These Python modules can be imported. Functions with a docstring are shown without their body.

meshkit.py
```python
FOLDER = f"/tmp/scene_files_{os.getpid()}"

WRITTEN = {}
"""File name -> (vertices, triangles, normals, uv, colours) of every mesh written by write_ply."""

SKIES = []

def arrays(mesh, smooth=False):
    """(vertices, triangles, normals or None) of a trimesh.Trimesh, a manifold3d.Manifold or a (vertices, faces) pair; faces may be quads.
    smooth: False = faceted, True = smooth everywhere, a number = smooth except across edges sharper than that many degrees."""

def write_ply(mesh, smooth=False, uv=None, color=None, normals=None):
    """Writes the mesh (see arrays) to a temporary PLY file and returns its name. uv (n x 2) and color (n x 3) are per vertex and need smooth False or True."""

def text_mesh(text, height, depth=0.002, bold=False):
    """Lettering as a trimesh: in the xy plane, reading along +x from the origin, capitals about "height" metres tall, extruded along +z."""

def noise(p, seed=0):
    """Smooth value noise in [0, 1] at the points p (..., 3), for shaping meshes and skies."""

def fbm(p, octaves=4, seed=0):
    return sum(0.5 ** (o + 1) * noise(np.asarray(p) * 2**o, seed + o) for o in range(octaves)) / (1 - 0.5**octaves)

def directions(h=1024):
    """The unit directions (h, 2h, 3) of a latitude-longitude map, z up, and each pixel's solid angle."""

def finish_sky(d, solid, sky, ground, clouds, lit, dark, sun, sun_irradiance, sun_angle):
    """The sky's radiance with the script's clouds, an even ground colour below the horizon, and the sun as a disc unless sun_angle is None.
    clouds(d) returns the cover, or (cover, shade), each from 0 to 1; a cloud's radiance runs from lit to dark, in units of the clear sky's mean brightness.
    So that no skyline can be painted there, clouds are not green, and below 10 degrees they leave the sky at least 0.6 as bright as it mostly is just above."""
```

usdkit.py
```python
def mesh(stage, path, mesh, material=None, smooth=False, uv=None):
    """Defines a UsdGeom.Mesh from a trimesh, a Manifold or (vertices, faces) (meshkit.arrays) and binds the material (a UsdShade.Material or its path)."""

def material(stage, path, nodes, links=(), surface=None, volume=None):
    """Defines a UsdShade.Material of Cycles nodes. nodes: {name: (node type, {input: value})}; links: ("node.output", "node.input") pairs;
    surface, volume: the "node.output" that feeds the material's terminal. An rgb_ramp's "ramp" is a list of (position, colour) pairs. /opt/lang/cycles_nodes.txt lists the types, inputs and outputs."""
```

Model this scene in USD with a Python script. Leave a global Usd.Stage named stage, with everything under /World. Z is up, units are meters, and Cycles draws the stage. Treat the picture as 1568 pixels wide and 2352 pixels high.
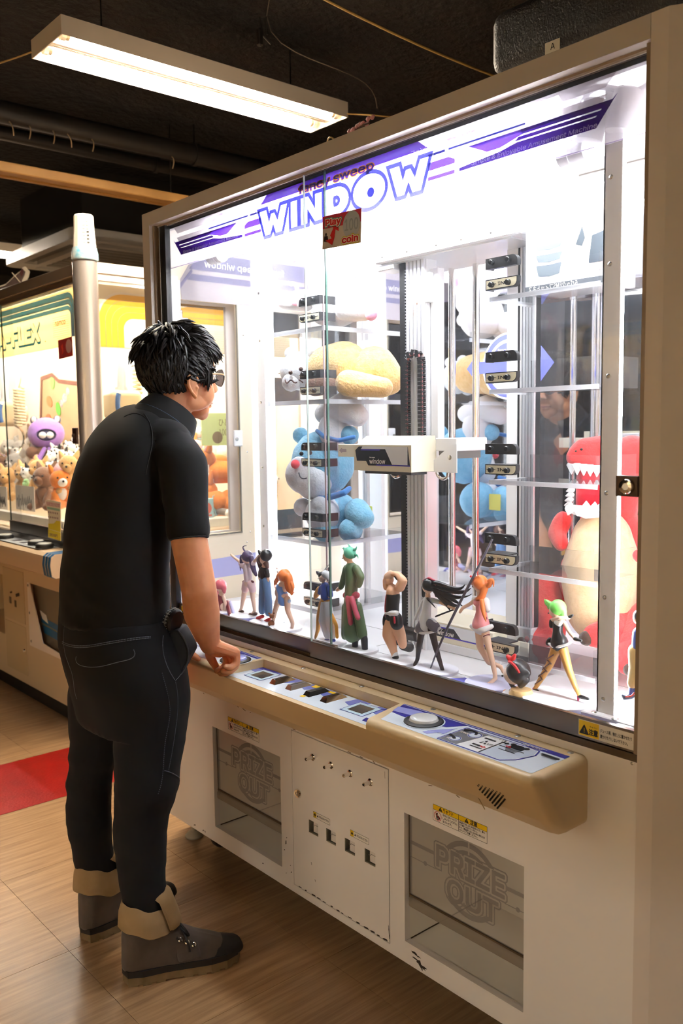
import math, random, glob
import numpy as np, trimesh, manifold3d as m3
from shapely import affinity, box as sbox, union_all
from shapely.geometry import Polygon, Point, LineString, MultiPolygon
from pxr import Usd, UsdGeom, UsdLux, UsdShade, Gf, Sdf
import usdkit, meshkit

random.seed(7)
stage = Usd.Stage.CreateInMemory()
UsdGeom.SetStageUpAxis(stage, UsdGeom.Tokens.z)
UsdGeom.SetStageMetersPerUnit(stage, 1.0)
UsdGeom.Xform.Define(stage, '/World')
UsdGeom.Scope.Define(stage, '/World/Looks')

# ---------------------------------------------------------------- camera
W, H, FPX = 1568, 2352, 2017.9
YAW, PITCH, ROLL = 0.858654, 0.0949538, 0.0133148
EYE = np.array([0.0, -1.42, 1.377])
_f = np.array([-math.sin(YAW) * math.cos(PITCH), math.cos(YAW) * math.cos(PITCH), -math.sin(PITCH)])
_r = np.cross(_f, [0, 0, 1]); _r /= np.linalg.norm(_r)
_d = np.cross(_f, _r)
_c, _s = math.cos(ROLL), math.sin(ROLL)
_r, _d = _c * _r + _s * _d, -_s * _r + _c * _d
cam = UsdGeom.Camera.Define(stage, '/World/camera')
cam.AddTransformOp().Set(Gf.Matrix4d(*[float(x) for row in ([*_r, 0], [*(-_d), 0], [*(-_f), 0], [*EYE, 1]) for x in row]))
cam.CreateHorizontalApertureAttr(24.0)
cam.CreateVerticalApertureAttr(36.0)
cam.CreateFocalLengthAttr(FPX * 24.0 / W)
cam.CreateFStopAttr(5.0)
cam.CreateFocusDistanceAttr(2.15)
cam.CreateClippingRangeAttr(Gf.Vec2f(0.05, 60))
cam.CreateExposureAttr(0.3)

# ---------------------------------------------------------------- faint light of the rest of the hall
dome = UsdLux.DomeLight.Define(stage, '/World/hall_light')
dome.CreateColorAttr(Gf.Vec3f(1.0, 0.86, 0.72))
dome.CreateIntensityAttr(0.06)

# tube radiances (lamps of the place; the meshes below emit)
TUBE_HALL = 250.0
TUBE_CASE = 60.0
TUBE_OLD = 66.0


def lin(h):
    h = h.lstrip('#')
    v = [int(h[i:i + 2], 16) / 255 for i in (0, 2, 4)]
    return tuple(x / 12.92 if x <= .04045 else ((x + .055) / 1.055) ** 2.4 for x in v)


_mats = {}


def mat(name, col, rough=.5, metal=0., spec=.5, bump=None, sheen=0., coat=0., noise=None, trans=0., sss=0., alpha=1.):
    """principled; bump=(scale, strength); noise=(scale, second colour)"""
    if name in _mats:
        return _mats[name]
    col = lin(col) if isinstance(col, str) else col
    n = {'p': ('principled_bsdf', dict(base_color=col, roughness=rough, metallic=metal, specular_ior_level=spec, sheen_weight=sheen, coat_weight=coat))}
    l = []
    if noise or bump:
        n['tc'] = ('texture_coordinate', {})
    if noise:
        c2 = lin(noise[1]) if isinstance(noise[1], str) else noise[1]
        n['nz'] = ('noise_texture', dict(scale=noise[0], detail=4.0))
        n['rp'] = ('rgb_ramp', dict(ramp=[(.3, col), (.7, c2)]))
        l += [('tc.object', 'nz.vector'), ('nz.fac', 'rp.fac'), ('rp.color', 'p.base_color')]
    if bump:
        n['bz'] = ('noise_texture', dict(scale=bump[0], detail=3.0))
        n['bp'] = ('bump', dict(strength=bump[1], distance=.01 if len(bump) < 3 else bump[2]))
        l += [('tc.object', 'bz.vector'), ('bz.fac', 'bp.height'), ('bp.normal', 'p.normal')]
    if trans:
        n['p'][1]['transmission_weight'] = trans
    if sss:
        n['p'][1].update(subsurface_weight=sss, subsurface_scale=.01)
    if alpha < 1:
        n['p'][1]['alpha'] = alpha
    _mats[name] = usdkit.material(stage, '/World/Looks/' + name, n, l, 'p.BSDF')
    return _mats[name]


def emit(name, col, strength):
    if name not in _mats:
        col = lin(col) if isinstance(col, str) else col
        _mats[name] = usdkit.material(stage, '/World/Looks/' + name, {'e': ('emission', dict(color=col, strength=strength))}, [], 'e.emission')
    return _mats[name]


def pane(name, tint=(1, 1, 1), refl=1.0, film=0.0, filmcol=(.8, .8, .8), ior=1.45):
    """see-through sheet: transparent mixed with a mirror by fresnel, and a little film that scatters"""
    if name in _mats:
        return _mats[name]
    n = {'t': ('transparent_bsdf', dict(color=tint)), 'g': ('glossy_bsdf', dict(color=(refl,) * 3, roughness=.01)), 'f': ('fresnel', dict(IOR=ior)),
         'q': ('geometry', {}), 'k': ('math', dict(math_type='subtract', value1=1.)), 'j': ('math', dict(math_type='multiply')), 'm': ('mix_closure', {})}
    l = [('q.backfacing', 'k.value2'), ('k.value', 'j.value1'), ('f.fac', 'j.value2'), ('j.value', 'm.fac'), ('t.BSDF', 'm.closure1'), ('g.BSDF', 'm.closure2')]
    out = 'm.closure'
    if film:
        n['d'] = ('diffuse_bsdf', dict(color=filmcol)); n['u'] = ('translucent_bsdf', dict(color=filmcol))
        n['a'] = ('mix_closure', dict(fac=.5)); n['b'] = ('mix_closure', dict(fac=film))
        l += [('d.BSDF', 'a.closure1'), ('u.BSDF', 'a.closure2'), ('m.closure', 'b.closure1'), ('a.closure', 'b.closure2')]
        out = 'b.closure'
    _mats[name] = usdkit.material(stage, '/World/Looks/' + name, n, l, out)
    return _mats[name]


def film(name, col, opaque=.85, back=.6):
    """printed film: lets light through (translucent) and is partly clear"""
    if name in _mats:
        return _mats[name]
    col = lin(col) if isinstance(col, str) else col
    n = {'t': ('transparent_bsdf', dict(color=(1, 1, 1))), 'd': ('diffuse_bsdf', dict(color=col)), 'u': ('translucent_bsdf', dict(color=col)),
         'a': ('mix_closure', dict(fac=back)), 'b': ('mix_closure', dict(fac=opaque))}
    l = [('d.BSDF', 'a.closure1'), ('u.BSDF', 'a.closure2'), ('t.BSDF', 'b.closure1'), ('a.closure', 'b.closure2')]
    _mats[name] = usdkit.material(stage, '/World/Looks/' + name, n, l, 'b.closure')
    return _mats[name]


# ---------------------------------------------------------------- scene tree
_count = {}


def numbered(parent, name):
    k = (parent, name)
    i = _count.get(k, 0)
    _count[k] = i + 1
    return name if i == 0 else f'{name}_{i:03d}'


class T:
    """a thing, part or sub-part: where it stands in the tree and the world point its meshes count from"""
    def __init__(s, path, loc):
        s.path, s.loc = path, np.asarray(loc, float)


def tag(path, **kw):
    p = stage.GetPrimAtPath(path)
    for k, v in kw.items():
        if v:
            p.SetCustomDataByKey(k, v)


def thing(name, label, cat, loc=(0, 0, 0), group=None, kind=None):
    path = '/World/' + numbered('/World', name)
    x = UsdGeom.Xform.Define(stage, path)
    x.AddTranslateOp().Set(Gf.Vec3d(*map(float, loc)))
    tag(path, label=label, category=cat, group=group, kind=kind)
    return T(path, loc)


def tri(m):
    v, f, _ = meshkit.arrays(m)
    return trimesh.Trimesh(np.asarray(v), np.asarray(f), process=False)


def join(ms):
    ms = [tri(m) for m in ms if m is not None]
    return trimesh.util.concatenate(ms)


def obj(name, mesh, m, parent=None, smooth=False, **kw):
    """one Mesh prim, in world coordinates, under parent or /World"""
    base = parent.path if parent else '/World'
    path = base + '/' + numbered(base, name)
    v, f, _ = meshkit.arrays(mesh)
    loc = parent.loc if parent else np.zeros(3)
    usdkit.mesh(stage, path, (np.asarray(v) - loc, f), m, smooth=smooth)
    if parent is None and 'kind' not in kw and 'label' not in kw:
        kw['kind'] = 'structure'
    tag(path, **kw)
    return T(path, loc)


def copy(src, loc, rotz=0., label=None, group=None, scale=1., tilt=(0, 0)):
    """an instance of a finished thing"""
    was = stage.GetPrimAtPath(src.path).GetCustomData()
    name = src.path.split('/')[-1]
    name = name[:-4] if name[-4:-3] == '_' and name[-3:].isdigit() else name
    path = '/World/' + numbered('/World', name)
    x = UsdGeom.Xform.Define(stage, path)
    x.GetPrim().GetReferences().AddInternalReference(src.path)
    x.ClearXformOpOrder()
    cz, sz = math.cos(rotz), math.sin(rotz)
    cx, sx = math.cos(tilt[0]), math.sin(tilt[0]); cy, sy = math.cos(tilt[1]), math.sin(tilt[1])
    R = np.array([[cz, -sz, 0], [sz, cz, 0], [0, 0, 1]]) @ np.array([[cy, 0, sy], [0, 1, 0], [-sy, 0, cy]]) @ np.array([[1, 0, 0], [0, cx, -sx], [0, sx, cx]]) * scale
    M = np.eye(4); M[:3, :3] = R.T; M[3, :3] = loc
    x.AddTransformOp(opSuffix='place').Set(Gf.Matrix4d(*[float(q) for q in M.ravel()]))
    x.GetPrim().SetInstanceable(True)
    tag(path, label=label or was.get('label'), category=was.get('category'), group=group or was.get('group'))
    return T(path, loc)


# ---------------------------------------------------------------- shapes
def bx(x0, x1, y0, y1, z0, z1, r=0.):
    """box, edges chamfered by r"""
    x0, x1 = sorted((x0, x1)); y0, y1 = sorted((y0, y1)); z0, z1 = sorted((z0, z1))
    if r <= 0:
        m = trimesh.creation.box((x1 - x0, y1 - y0, z1 - z0)); m.apply_translation(((x0 + x1) / 2, (y0 + y1) / 2, (z0 + z1) / 2))
        return m
    r = min(r, (x1 - x0) * .49, (y1 - y0) * .49, (z1 - z0) * .49)
    pts = []
    for X, dx in ((x0, r), (x1, -r)):
        for Y, dy in ((y0, r), (y1, -r)):
            for Z, dz in ((z0, r), (z1, -r)):
                pts += [(X, Y + dy, Z + dz), (X + dx, Y, Z + dz), (X + dx, Y + dy, Z)]
    return tri(m3.Manifold.hull_points(np.array(pts)))


def rbx(x0, x1, y0, y1, z0, z1, r, seg=12):
    """box with round edges"""
    s = m3.Manifold.sphere(r, seg)
    return tri(m3.Manifold.batch_hull([s.translate((X, Y, Z)) for X in (x0 + r, x1 - r) for Y in (y0 + r, y1 - r) for Z in (z0 + r, z1 - r)]))


def mbx(x0, x1, y0, y1, z0, z1):
    return m3.Manifold.cube((x1 - x0, y1 - y0, z1 - z0)).translate((x0, y0, z0))


def cyl(a, b, r, seg=16, r2=None):
    a, b = np.asarray(a, float), np.asarray(b, float)
    d = b - a; L = np.linalg.norm(d)
    m = m3.Manifold.cylinder(L, r, r if r2 is None else r2, seg)
    T4 = trimesh.geometry.align_vectors([0, 0, 1], d / L); T4[:3, 3] = a
    return tri(m).apply_transform(T4)


def ball(c, r, seg=16):
    """ellipsoid"""
    r = np.broadcast_to(np.asarray(r, float), 3)
    m = tri(m3.Manifold.sphere(1., seg)); m.apply_scale(r); m.apply_translation(c)
    return m


def tube(pts, r, seg=8, closed=False):
    """tube along points; r a number or one per point"""
    P = np.asarray(pts, float); n = len(P)
    r = np.broadcast_to(np.asarray(r, float), n)
    t = (np.roll(P, -1, 0) - np.roll(P, 1, 0)) if closed else np.gradient(P, axis=0)
    t /= np.maximum(np.linalg.norm(t, axis=1, keepdims=True), 1e-12)
    u = np.cross(t[0], [0, 0, 1.]);
    if np.linalg.norm(u) < 1e-3: u = np.cross(t[0], [1., 0, 0])
    u /= np.linalg.norm(u); V = []
    for i in range(n):
        u = u - t[i] * (u @ t[i]); u /= np.linalg.norm(u); w = np.cross(t[i], u)
        a = np.arange(seg) * 2 * math.pi / seg
        V.append(P[i] + r[i] * (np.cos(a)[:, None] * u + np.sin(a)[:, None] * w))
    V = np.vstack(V); F = []
    for i in range(n if closed else n - 1):
        j = (i + 1) % n
        for k in range(seg):
            q = (k + 1) % seg
            F += [[i * seg + k, i * seg + q, j * seg + q], [i * seg + k, j * seg + q, j * seg + k]]
    if not closed:
        V = np.vstack([V, P[0], P[-1]]); e = len(V)
        for k in range(seg):
            q = (k + 1) % seg
            F += [[e - 2, q, k], [e - 1, (n - 1) * seg + k, (n - 1) * seg + q]]
    return trimesh.Trimesh(V, np.array(F), process=False)


def spline(pts, n=24):
    from scipy.interpolate import CubicSpline
    P = np.asarray(pts, float); t = np.r_[0, np.cumsum(np.linalg.norm(np.diff(P, axis=0), axis=1))]
    return CubicSpline(t, P)(np.linspace(0, t[-1], n))


def lathe(profile, origin=(0, 0, 0), axis=(0, 0, 1), seg=32):
    m = trimesh.creation.revolve(np.asarray(profile, float), sections=seg)
    if m.volume < 0: m.invert()
    T4 = trimesh.geometry.align_vectors([0, 0, 1], np.asarray(axis, float) / np.linalg.norm(axis)); T4[:3, 3] = origin
    return m.apply_transform(T4)


def polys(g):
    return [p for p in getattr(g, 'geoms', [g]) if isinstance(p, Polygon) and p.area > 1e-12]


def slab(shape, o, u=(1, 0, 0), v=(0, 0, 1), t=.0006, lift=0.):
    """a flat shape (in metres along u and v from o) as a sheet of thickness t standing lift in front of the surface"""
    o, u, v = np.asarray(o, float), np.asarray(u, float), np.asarray(v, float)
    n = np.cross(u, v)
    out = []
    for p in polys(shape):
        m = trimesh.creation.extrude_polygon(p, t, engine='earcut')
        V = o + np.outer(m.vertices[:, 0], u) + np.outer(m.vertices[:, 1], v) + np.outer(m.vertices[:, 2] + lift, n)
        out.append(trimesh.Trimesh(V, m.faces, process=False))
    return trimesh.util.concatenate(out) if out else None


_fonts = {}
FONT_DIR = glob.glob('/opt/blender-*/*/datafiles/fonts/')[0]


def text2(s, h, cjk=False, bold=0, width=None, slant=0., center=False, simp=.6):
    """lettering as a flat shape, capitals h tall, baseline at y=0; width squeezes or stretches it to a length"""
    from PIL import Image, ImageDraw, ImageFont
    fn = 'Noto Sans CJK Regular.woff2' if cjk else 'Inter.woff2'
    px = 72
    if (fn, px) not in _fonts:
        _fonts[fn, px] = ImageFont.truetype(FONT_DIR + fn, px)
    font = _fonts[fn, px]
    x0, y0, x1, y1 = font.getbbox(s, anchor='ls', stroke_width=bold)
    im = Image.new('L', (int(x1 - x0 + 8), int(y1 - y0 + 8)))
    ImageDraw.Draw(im).text((4 - x0, 4 - y0), s, 255, font, anchor='ls', stroke_width=bold)
    on = np.pad(np.asarray(im) > 127, ((0, 0), (1, 1))).astype(np.int8)
    rows, starts = np.nonzero(np.diff(on, axis=1) == 1)
    ends = np.nonzero(np.diff(on, axis=1) == -1)[1]
    g = union_all(sbox(starts, -rows - 1, ends, -rows)).buffer(.6).buffer(-.6).simplify(simp)
    k = h / (px * .727)
    g = affinity.affine_transform(g, [k, 0, 0, k, -4 * k, (4 - y0) * k])
    if width:
        b = g.bounds
        g = affinity.scale(g, width / (b[2] - b[0]), 1, origin=(0, 0))
    if slant:
        g = affinity.skew(g, xs=math.degrees(math.atan(slant)), origin=(0, 0))
    b = g.bounds
    g = affinity.translate(g, -(b[0] + b[2]) / 2 if center else -b[0], 0)
    return g


def S(x, y):
    return lambda g: affinity.translate(g, x, y)


def sph(p, r, seg=14):
    m = m3.Manifold.sphere(1., seg)
    r = np.broadcast_to(np.asarray(r, float), 3)
    return m.scale(tuple(r)).translate(tuple(map(float, p)))


def limb(chain, seg=14):
    """hulls of neighbouring balls: [(p, r), ...] -> list of Manifolds"""
    return [m3.Manifold.batch_hull([sph(*a, seg), sph(*b, seg)]) for a, b in zip(chain[:-1], chain[1:])]


def melt(parts, edge, it=12, cut=None):
    """one continuous smooth surface from overlapping Manifolds"""
    m = m3.Manifold.batch_boolean(parts, m3.OpType.Add)
    if cut is not None:
        m = m - cut
    m = m.refine_to_length(edge)
    t = tri(m); t.merge_vertices()
    if it:
        trimesh.smoothing.filter_taubin(t, lamb=.5, nu=.52, iterations=it)
    return t


def at(px, py, y=None, x=None, z=None):
    """the point of the photograph's line of sight that lies at the given depth plane"""
    d = _r * ((px - W / 2) / FPX) + _d * ((py - H / 2) / FPX) + _f
    k, val = (0, x) if x is not None else (1, y) if y is not None else (2, z)
    return EYE + d * ((val - EYE[k]) / d[k])

# ================================================================ THE ROOM
def wood_mat(name, c1, c2, tint):
    n = {'tc': ('texture_coordinate', {}), 'mp': ('mapping', dict(scale=(30., 1.6, 1.))), 'nz': ('noise_texture', dict(scale=2.2, detail=6.0, roughness=.62)),
         'n2': ('noise_texture', dict(scale=1.3, detail=3.0)), 'oi': ('object_info', {}),
         'rp': ('rgb_ramp', dict(ramp=[(.25, lin(c1)), (.5, tuple((a + b) / 2 for a, b in zip(lin(c1), lin(c2)))), (.75, lin(c2))])),
         'r2': ('rgb_ramp', dict(ramp=[(.3, (.82, .80, .78)), (.7, (1.05, 1.03, 1.0))])), 'mx': ('mix', dict(mix_type='multiply', fac=1.0)),
         'r3': ('rgb_ramp', dict(ramp=[(0., (.93, .93, .93)), (1., (1.04, 1.03, 1.02))])), 'm2': ('mix', dict(mix_type='multiply', fac=1.0)),
         'bp': ('bump', dict(strength=.06, distance=.004)), 'p': ('principled_bsdf', dict(roughness=.27, specular_ior_level=.45))}
    l = [('tc.object', 'mp.vector'), ('mp.vector', 'nz.vector'), ('tc.object', 'n2.vector'), ('nz.fac', 'rp.fac'), ('n2.fac', 'r2.fac'), ('rp.color', 'mx.color1'), ('r2.color', 'mx.color2'),
         ('oi.random', 'r3.fac'), ('mx.color', 'm2.color1'), ('r3.color', 'm2.color2'), ('m2.color', 'p.base_color'), ('nz.fac', 'bp.height'), ('bp.normal', 'p.normal')]
    return usdkit.material(stage, '/World/Looks/' + name, n, l, 'p.BSDF')


M_wood = wood_mat('wood_vinyl', '#937050', '#c6a37a', 0)
M_redtile = mat('red_vinyl', '#a5120f', .38, noise=(7., '#8c0d0c'), bump=(90., .15))
M_seam = mat('floor_seam', '#3a281a', .8)
M_black = mat('black_ceiling', (.006, .0055, .005), .8, noise=(3., (.012, .011, .010)), bump=(26., .6, .03))
M_wallb = mat('dark_wall', (.03, .026, .022), .8)
M_pipe = mat('dark_pipe', (.022, .020, .018), .45)
M_wire = mat('thin_wire', '#b99a5a', .5)
M_tie = mat('cable_tie', '#cdb793', .5)

fl = obj('floor', bx(-9, 5, -6, 6, -.05, -.0012), M_seam, kind='structure')
TS = .485
for i in range(-4, 8):
    for j in range(-3, 5):
        x1 = -2.165 + TS * (3 - i); x0 = x1 - TS
        y0 = -.53 + TS * j; y1 = y0 + TS
        if x0 < -3.2 and x1 > -3.5:
            continue
        obj('tile', bx(x0 + .0006, x1 - .0006, y0 + .0006, y1 - .0006, -.02, 0), M_wood, fl)
obj('tile', bx(-3.619, -3.131, -1.985, 1.9, -.02, 0), M_redtile, fl, label='red vinyl strip inlaid in the wood-look floor')
obj('floor', join([bx(-8.9, -2.165 - TS * 5.01, -5.9, 5.9, -.02, -.0002), bx(-2.165 - TS * 5, 1.23, 2.38, 5.9, -.02, -.0002), bx(-2.165 - TS * 5, 4.9, -5.9, -1.986, -.02, -.0002), bx(1.24, 4.9, -1.98, 5.9, -.02, -.0002)]), M_wood, kind='structure')

obj('ceiling', bx(-9, 5, -6, 6, 2.95, 3.0), M_black, kind='structure')
obj('wall_back', bx(-9, 5, 6, 6.1, 0, 3), M_wallb, kind='structure')
obj('wall_front', bx(-9, 5, -6.1, -6, 0, 3), M_wallb, kind='structure')
obj('wall_left', bx(-9.1, -9, -6, 6, 0, 3), M_wallb, kind='structure')
obj('wall_right', bx(5, 5.1, -6, 6, 0, 3), M_wallb, kind='structure')

# black beams and pipes under the ceiling
for k, (x, z, r, what) in enumerate(((-4.05, 2.8, .05, 'upper'), (-4.45, 2.84, .035, 'thin far'))):
    t = thing('ceiling_pipe', ['black ceiling pipe hung with curled pale cable ties', 'thinner plain black ceiling pipe beyond the one with cable ties'][k], 'pipe', (x, .8, z))
    obj('pipe', tube([(x, -1.2, z), (x, .4, z), (x, 3.6, z)], r, 14), M_pipe, t, smooth=40)
    for y in (-.4, 1.1, 2.5):
        obj('bracket', lathe([(r + .001, -.012), (r + .008, -.012), (r + .008, .012), (r + .001, .012), (r + .001, -.012)], (x, y, z), (0, 1, 0), 20), M_pipe, t)
        obj('hanger', cyl((x, y, z + r), (x, y, 2.96), .006, 8), M_pipe, t)
    if k == 0:
        for y in (.13, .22, .33, .40, .52, .95):
            s = ((y * 37) % 1 - .5) * .03
            obj('cable_tie', tube(spline([(x + .03, y, z - .045), (x + .055, y + s * .4, z - .075), (x + .05, y + s, z - .10 - abs(s))], 8), .0028, 5), M_tie, t)
bm = obj('ceiling_beam', join([bx(-5.6, 1, 2.5, 2.8, 2.72, 2.95, .01), bx(-6, 1, 4.0, 4.3, 2.7, 2.95, .01)]), M_black, kind='structure')
for x0, x1, y0, y1 in ((-1.7, 1.2, 1.05, 2.1),):
    obj('ceiling_panel', bx(x0, x1, y0, y1, 2.72, 2.95, .01), mat('rough_acoustic', (.016, .012, .010), .9, bump=(120., 1.0, .02)), kind='structure')

# yellow cable rail
t = thing('cable_rail', 'long yellowish wooden rail fixed under the black ceiling', 'rail', (-4.12, 1, 2.55))
obj('rail', join([bx(-4.16, -4.09, -1.5, 4.0, 2.555, 2.60, .004), bx(-4.185, -4.16, -1.5, 4.0, 2.548, 2.562, .002)]), mat('yellow_wood', '#b98a4a', .55, noise=(6., '#a3763c')), t)
for y in (-1.2, 1.0, 3.0):
    obj('hanger', cyl((-4.125, y, 2.6), (-4.125, y, 2.96), .004, 8), M_pipe, t)

# ---------------------------------------------------------------- hanging lamps: white steel trough with two tubes
M_trough = mat('lamp_enamel', '#e8dccb', .35)
M_trough_in = mat('lamp_reflector', '#fff6e8', .3)
M_tubehall = emit('hall_tube', (1.0, .86, .68), TUBE_HALL)
M_hold = mat('lamp_holder', '#efe4d2', .4)
M_band = mat('tube_end', '#b9a98c', .4, metal=.5)


def lamp(cx, cy, zb, L, Wd, label, group=None):
    h = .062
    t = thing('fluorescent_lamp', label, 'lamp', (cx, cy, zb), group)
    w = Wd / 2; l = L / 2; e = .004
    body = m3.Manifold.cube((Wd, L, h), True).translate((cx, cy, zb + h / 2)) - m3.Manifold.cube((Wd - 2 * e, L - 2 * e, h), True).translate((cx, cy, zb + h / 2 - e))
    obj('housing', tri(body), M_trough, t)
    # raised middle ridge: the reflector between the tubes
    ridge = Polygon([(-w + e, h - e), (-w + e, h - e - .002), (-.035, h - e - .002), (-.018, .012), (.018, .012), (.035, h - e - .002), (w - e, h - e - .002), (w - e, h - e)])
    rm = trimesh.creation.extrude_polygon(ridge, L - 2 * e, engine='earcut')
    V = rm.vertices; rm = trimesh.Trimesh(np.c_[cx + V[:, 0], cy + l - e - V[:, 2], zb + V[:, 1]], rm.faces, process=False)
    obj('reflector', rm, M_trough_in, t)
    obj('ridge_seam', bx(cx - .0015, cx + .0015, cy - l + .02, cy + l - .02, zb + .0105, zb + .0118), mat('lamp_seam', '#8a7458', .6), t)
    for s in (-1, 1):
        x = cx + s * .072; z = zb + .022
        tb = obj('tube', cyl((x, cy - l + .045, z), (x, cy + l - .045, z), .0145, 16), M_tubehall, t, label='glowing fluorescent tube')
        for q in (-1, 1):
            y = cy + q * (l - .045)
            obj('tube_end', cyl((x, y - q * .004, z), (x, y + q * .012, z), .0155, 16), M_band, tb)
            obj('lamp_holder', join([cyl((x, y + q * .010, z), (x, y + q * .026, z), .019, 16), bx(x - .012, x + .012, y + q * .012, y + q * .026, z, zb + h - .004, .002)]), M_hold, t)
    for q in (-1, 1):
        obj('suspension_rod', cyl((cx, cy + q * .42, zb + h), (cx, cy + q * .42, 2.96), .003, 8), M_pipe, t)
    return t


HB = 2.648
l0 = lamp(-2.997, .499, HB + .03, 1.25, .252, 'white twin-tube fluorescent lamp hanging free under the black ceiling')
#copy(l0, (-.3, -3.6, HB + .03), 0, label='twin-tube fluorescent lamp over the aisle behind the camera')
copy(l0, (-6.6, .9, HB + .03), 0, label='twin-tube fluorescent lamp half cut off by the picture edge above the animal-shaped board')
#copy(l0, (-4.6, -2.6, HB + .03), 0, label='twin-tube fluorescent lamp over the aisle out of view')
# yellowish wires strung past the lamp
for k, (pts, r) in enumerate((([(-3.75, -.42, 2.71), (-3.4, -.25, 2.688), (-3.12, -.125, 2.70)], .003), ([(-2.90, 1.118, 2.70), (-2.75, 1.18, 2.665), (-2.73, 1.336, 2.68), (-2.7, 1.9, 2.74)], .003),
                              ([(-2.226, .30, 2.74), (-2.23, .7, 2.71), (-2.238, 1.285, 2.70), (-2.24, 2.2, 2.75)], .004),
                              ([(-2.70, .60, 2.95), (-2.69, .62, 2.80), (-2.62, .70, 2.735), (-2.60, .9, 2.715), (-2.72, 1.15, 2.68)], .002))):
    c = obj('wire', tube(spline(pts, 14), r, 6), M_wire if k != 3 else mat('grey_wire', '#6b6156', .5))
    tag(c.path, label=['yellow wire running from the near end of the hanging lamp out of the picture', 'yellow wire from the far end of the hanging lamp to the cabinet', 'sagging wire along the black ceiling panel above the big game cabinet', 'thin grey cord dangling in a loop behind the hanging lamp'][k], category='wire')
o = obj('plug', join([tube([(-2.70, .60, 2.78), (-2.70, .565, 2.80), (-2.70, .55, 2.86), (-2.70, .58, 2.87), (-2.70, .585, 2.81)], .004, 6), bx(-2.71, -2.69, .54, .56, 2.76, 2.82, .004)]), mat('dark_plug', (.02, .018, .015), .5))
tag(o.path, label='small dark hook and plug hanging near the lamp cord', category='plug')

# ceiling cassette of the air conditioner, far left
t = thing('air_conditioner', 'pale ceiling cassette air conditioner behind the paper-sided post top', 'air conditioner', (-5.4, 1.35, 2.5))
ax0, ax1, ay0, ay1, az = -6.15, -5.0, .86, 1.95, 2.51
M_ac = mat('ac_plastic', '#a8a49c', .45)
fr = m3.CrossSection([[(ax0, ay0), (ax1, ay0), (ax1, ay1), (ax0, ay1)]]).offset(-.08, m3.JoinType.Round, 2, 24).offset(.08, m3.JoinType.Round, 2, 24)
body = fr.extrude(.07).translate((0, 0, az))
for sx0, sx1, sy0, sy1 in ((ax0 + .2, ax1 - .2, ay0 + .06, ay0 + .16), (ax0 + .2, ax1 - .2, ay1 - .16, ay1 - .06), (ax0 + .06, ax0 + .16, ay0 + .2, ay1 - .2), (ax1 - .16, ax1 - .06, ay0 + .2, ay1 - .2)):
    body = body - mbx(sx0, sx1, sy0, sy1, az - .01, az + .05)
obj('panel', tri(body), M_ac, t)
obj('duct', bx(ax0 + .1, ax1 - .1, ay0 + .1, ay1 - .1, az + .07, 2.95), mat('ac_dark', (.02, .02, .02), .6), t)
for k in range(9):
    x = ax0 + .24 + k * (ax1 - ax0 - .48) / 8
    obj('grille_slat', bx(x - .03, x + .03, ay0 + .22, ay1 - .22, az - .006, az - .001), mat('ac_grille', '#77736b', .5), t)
for yy in (ay0 + .11, ay1 - .11):
    obj('louver', bx(ax0 + .21, ax1 - .21, yy - .03, yy + .02, az + .012, az + .016), mat('ac_louver', '#55524c', .5), t)

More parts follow.
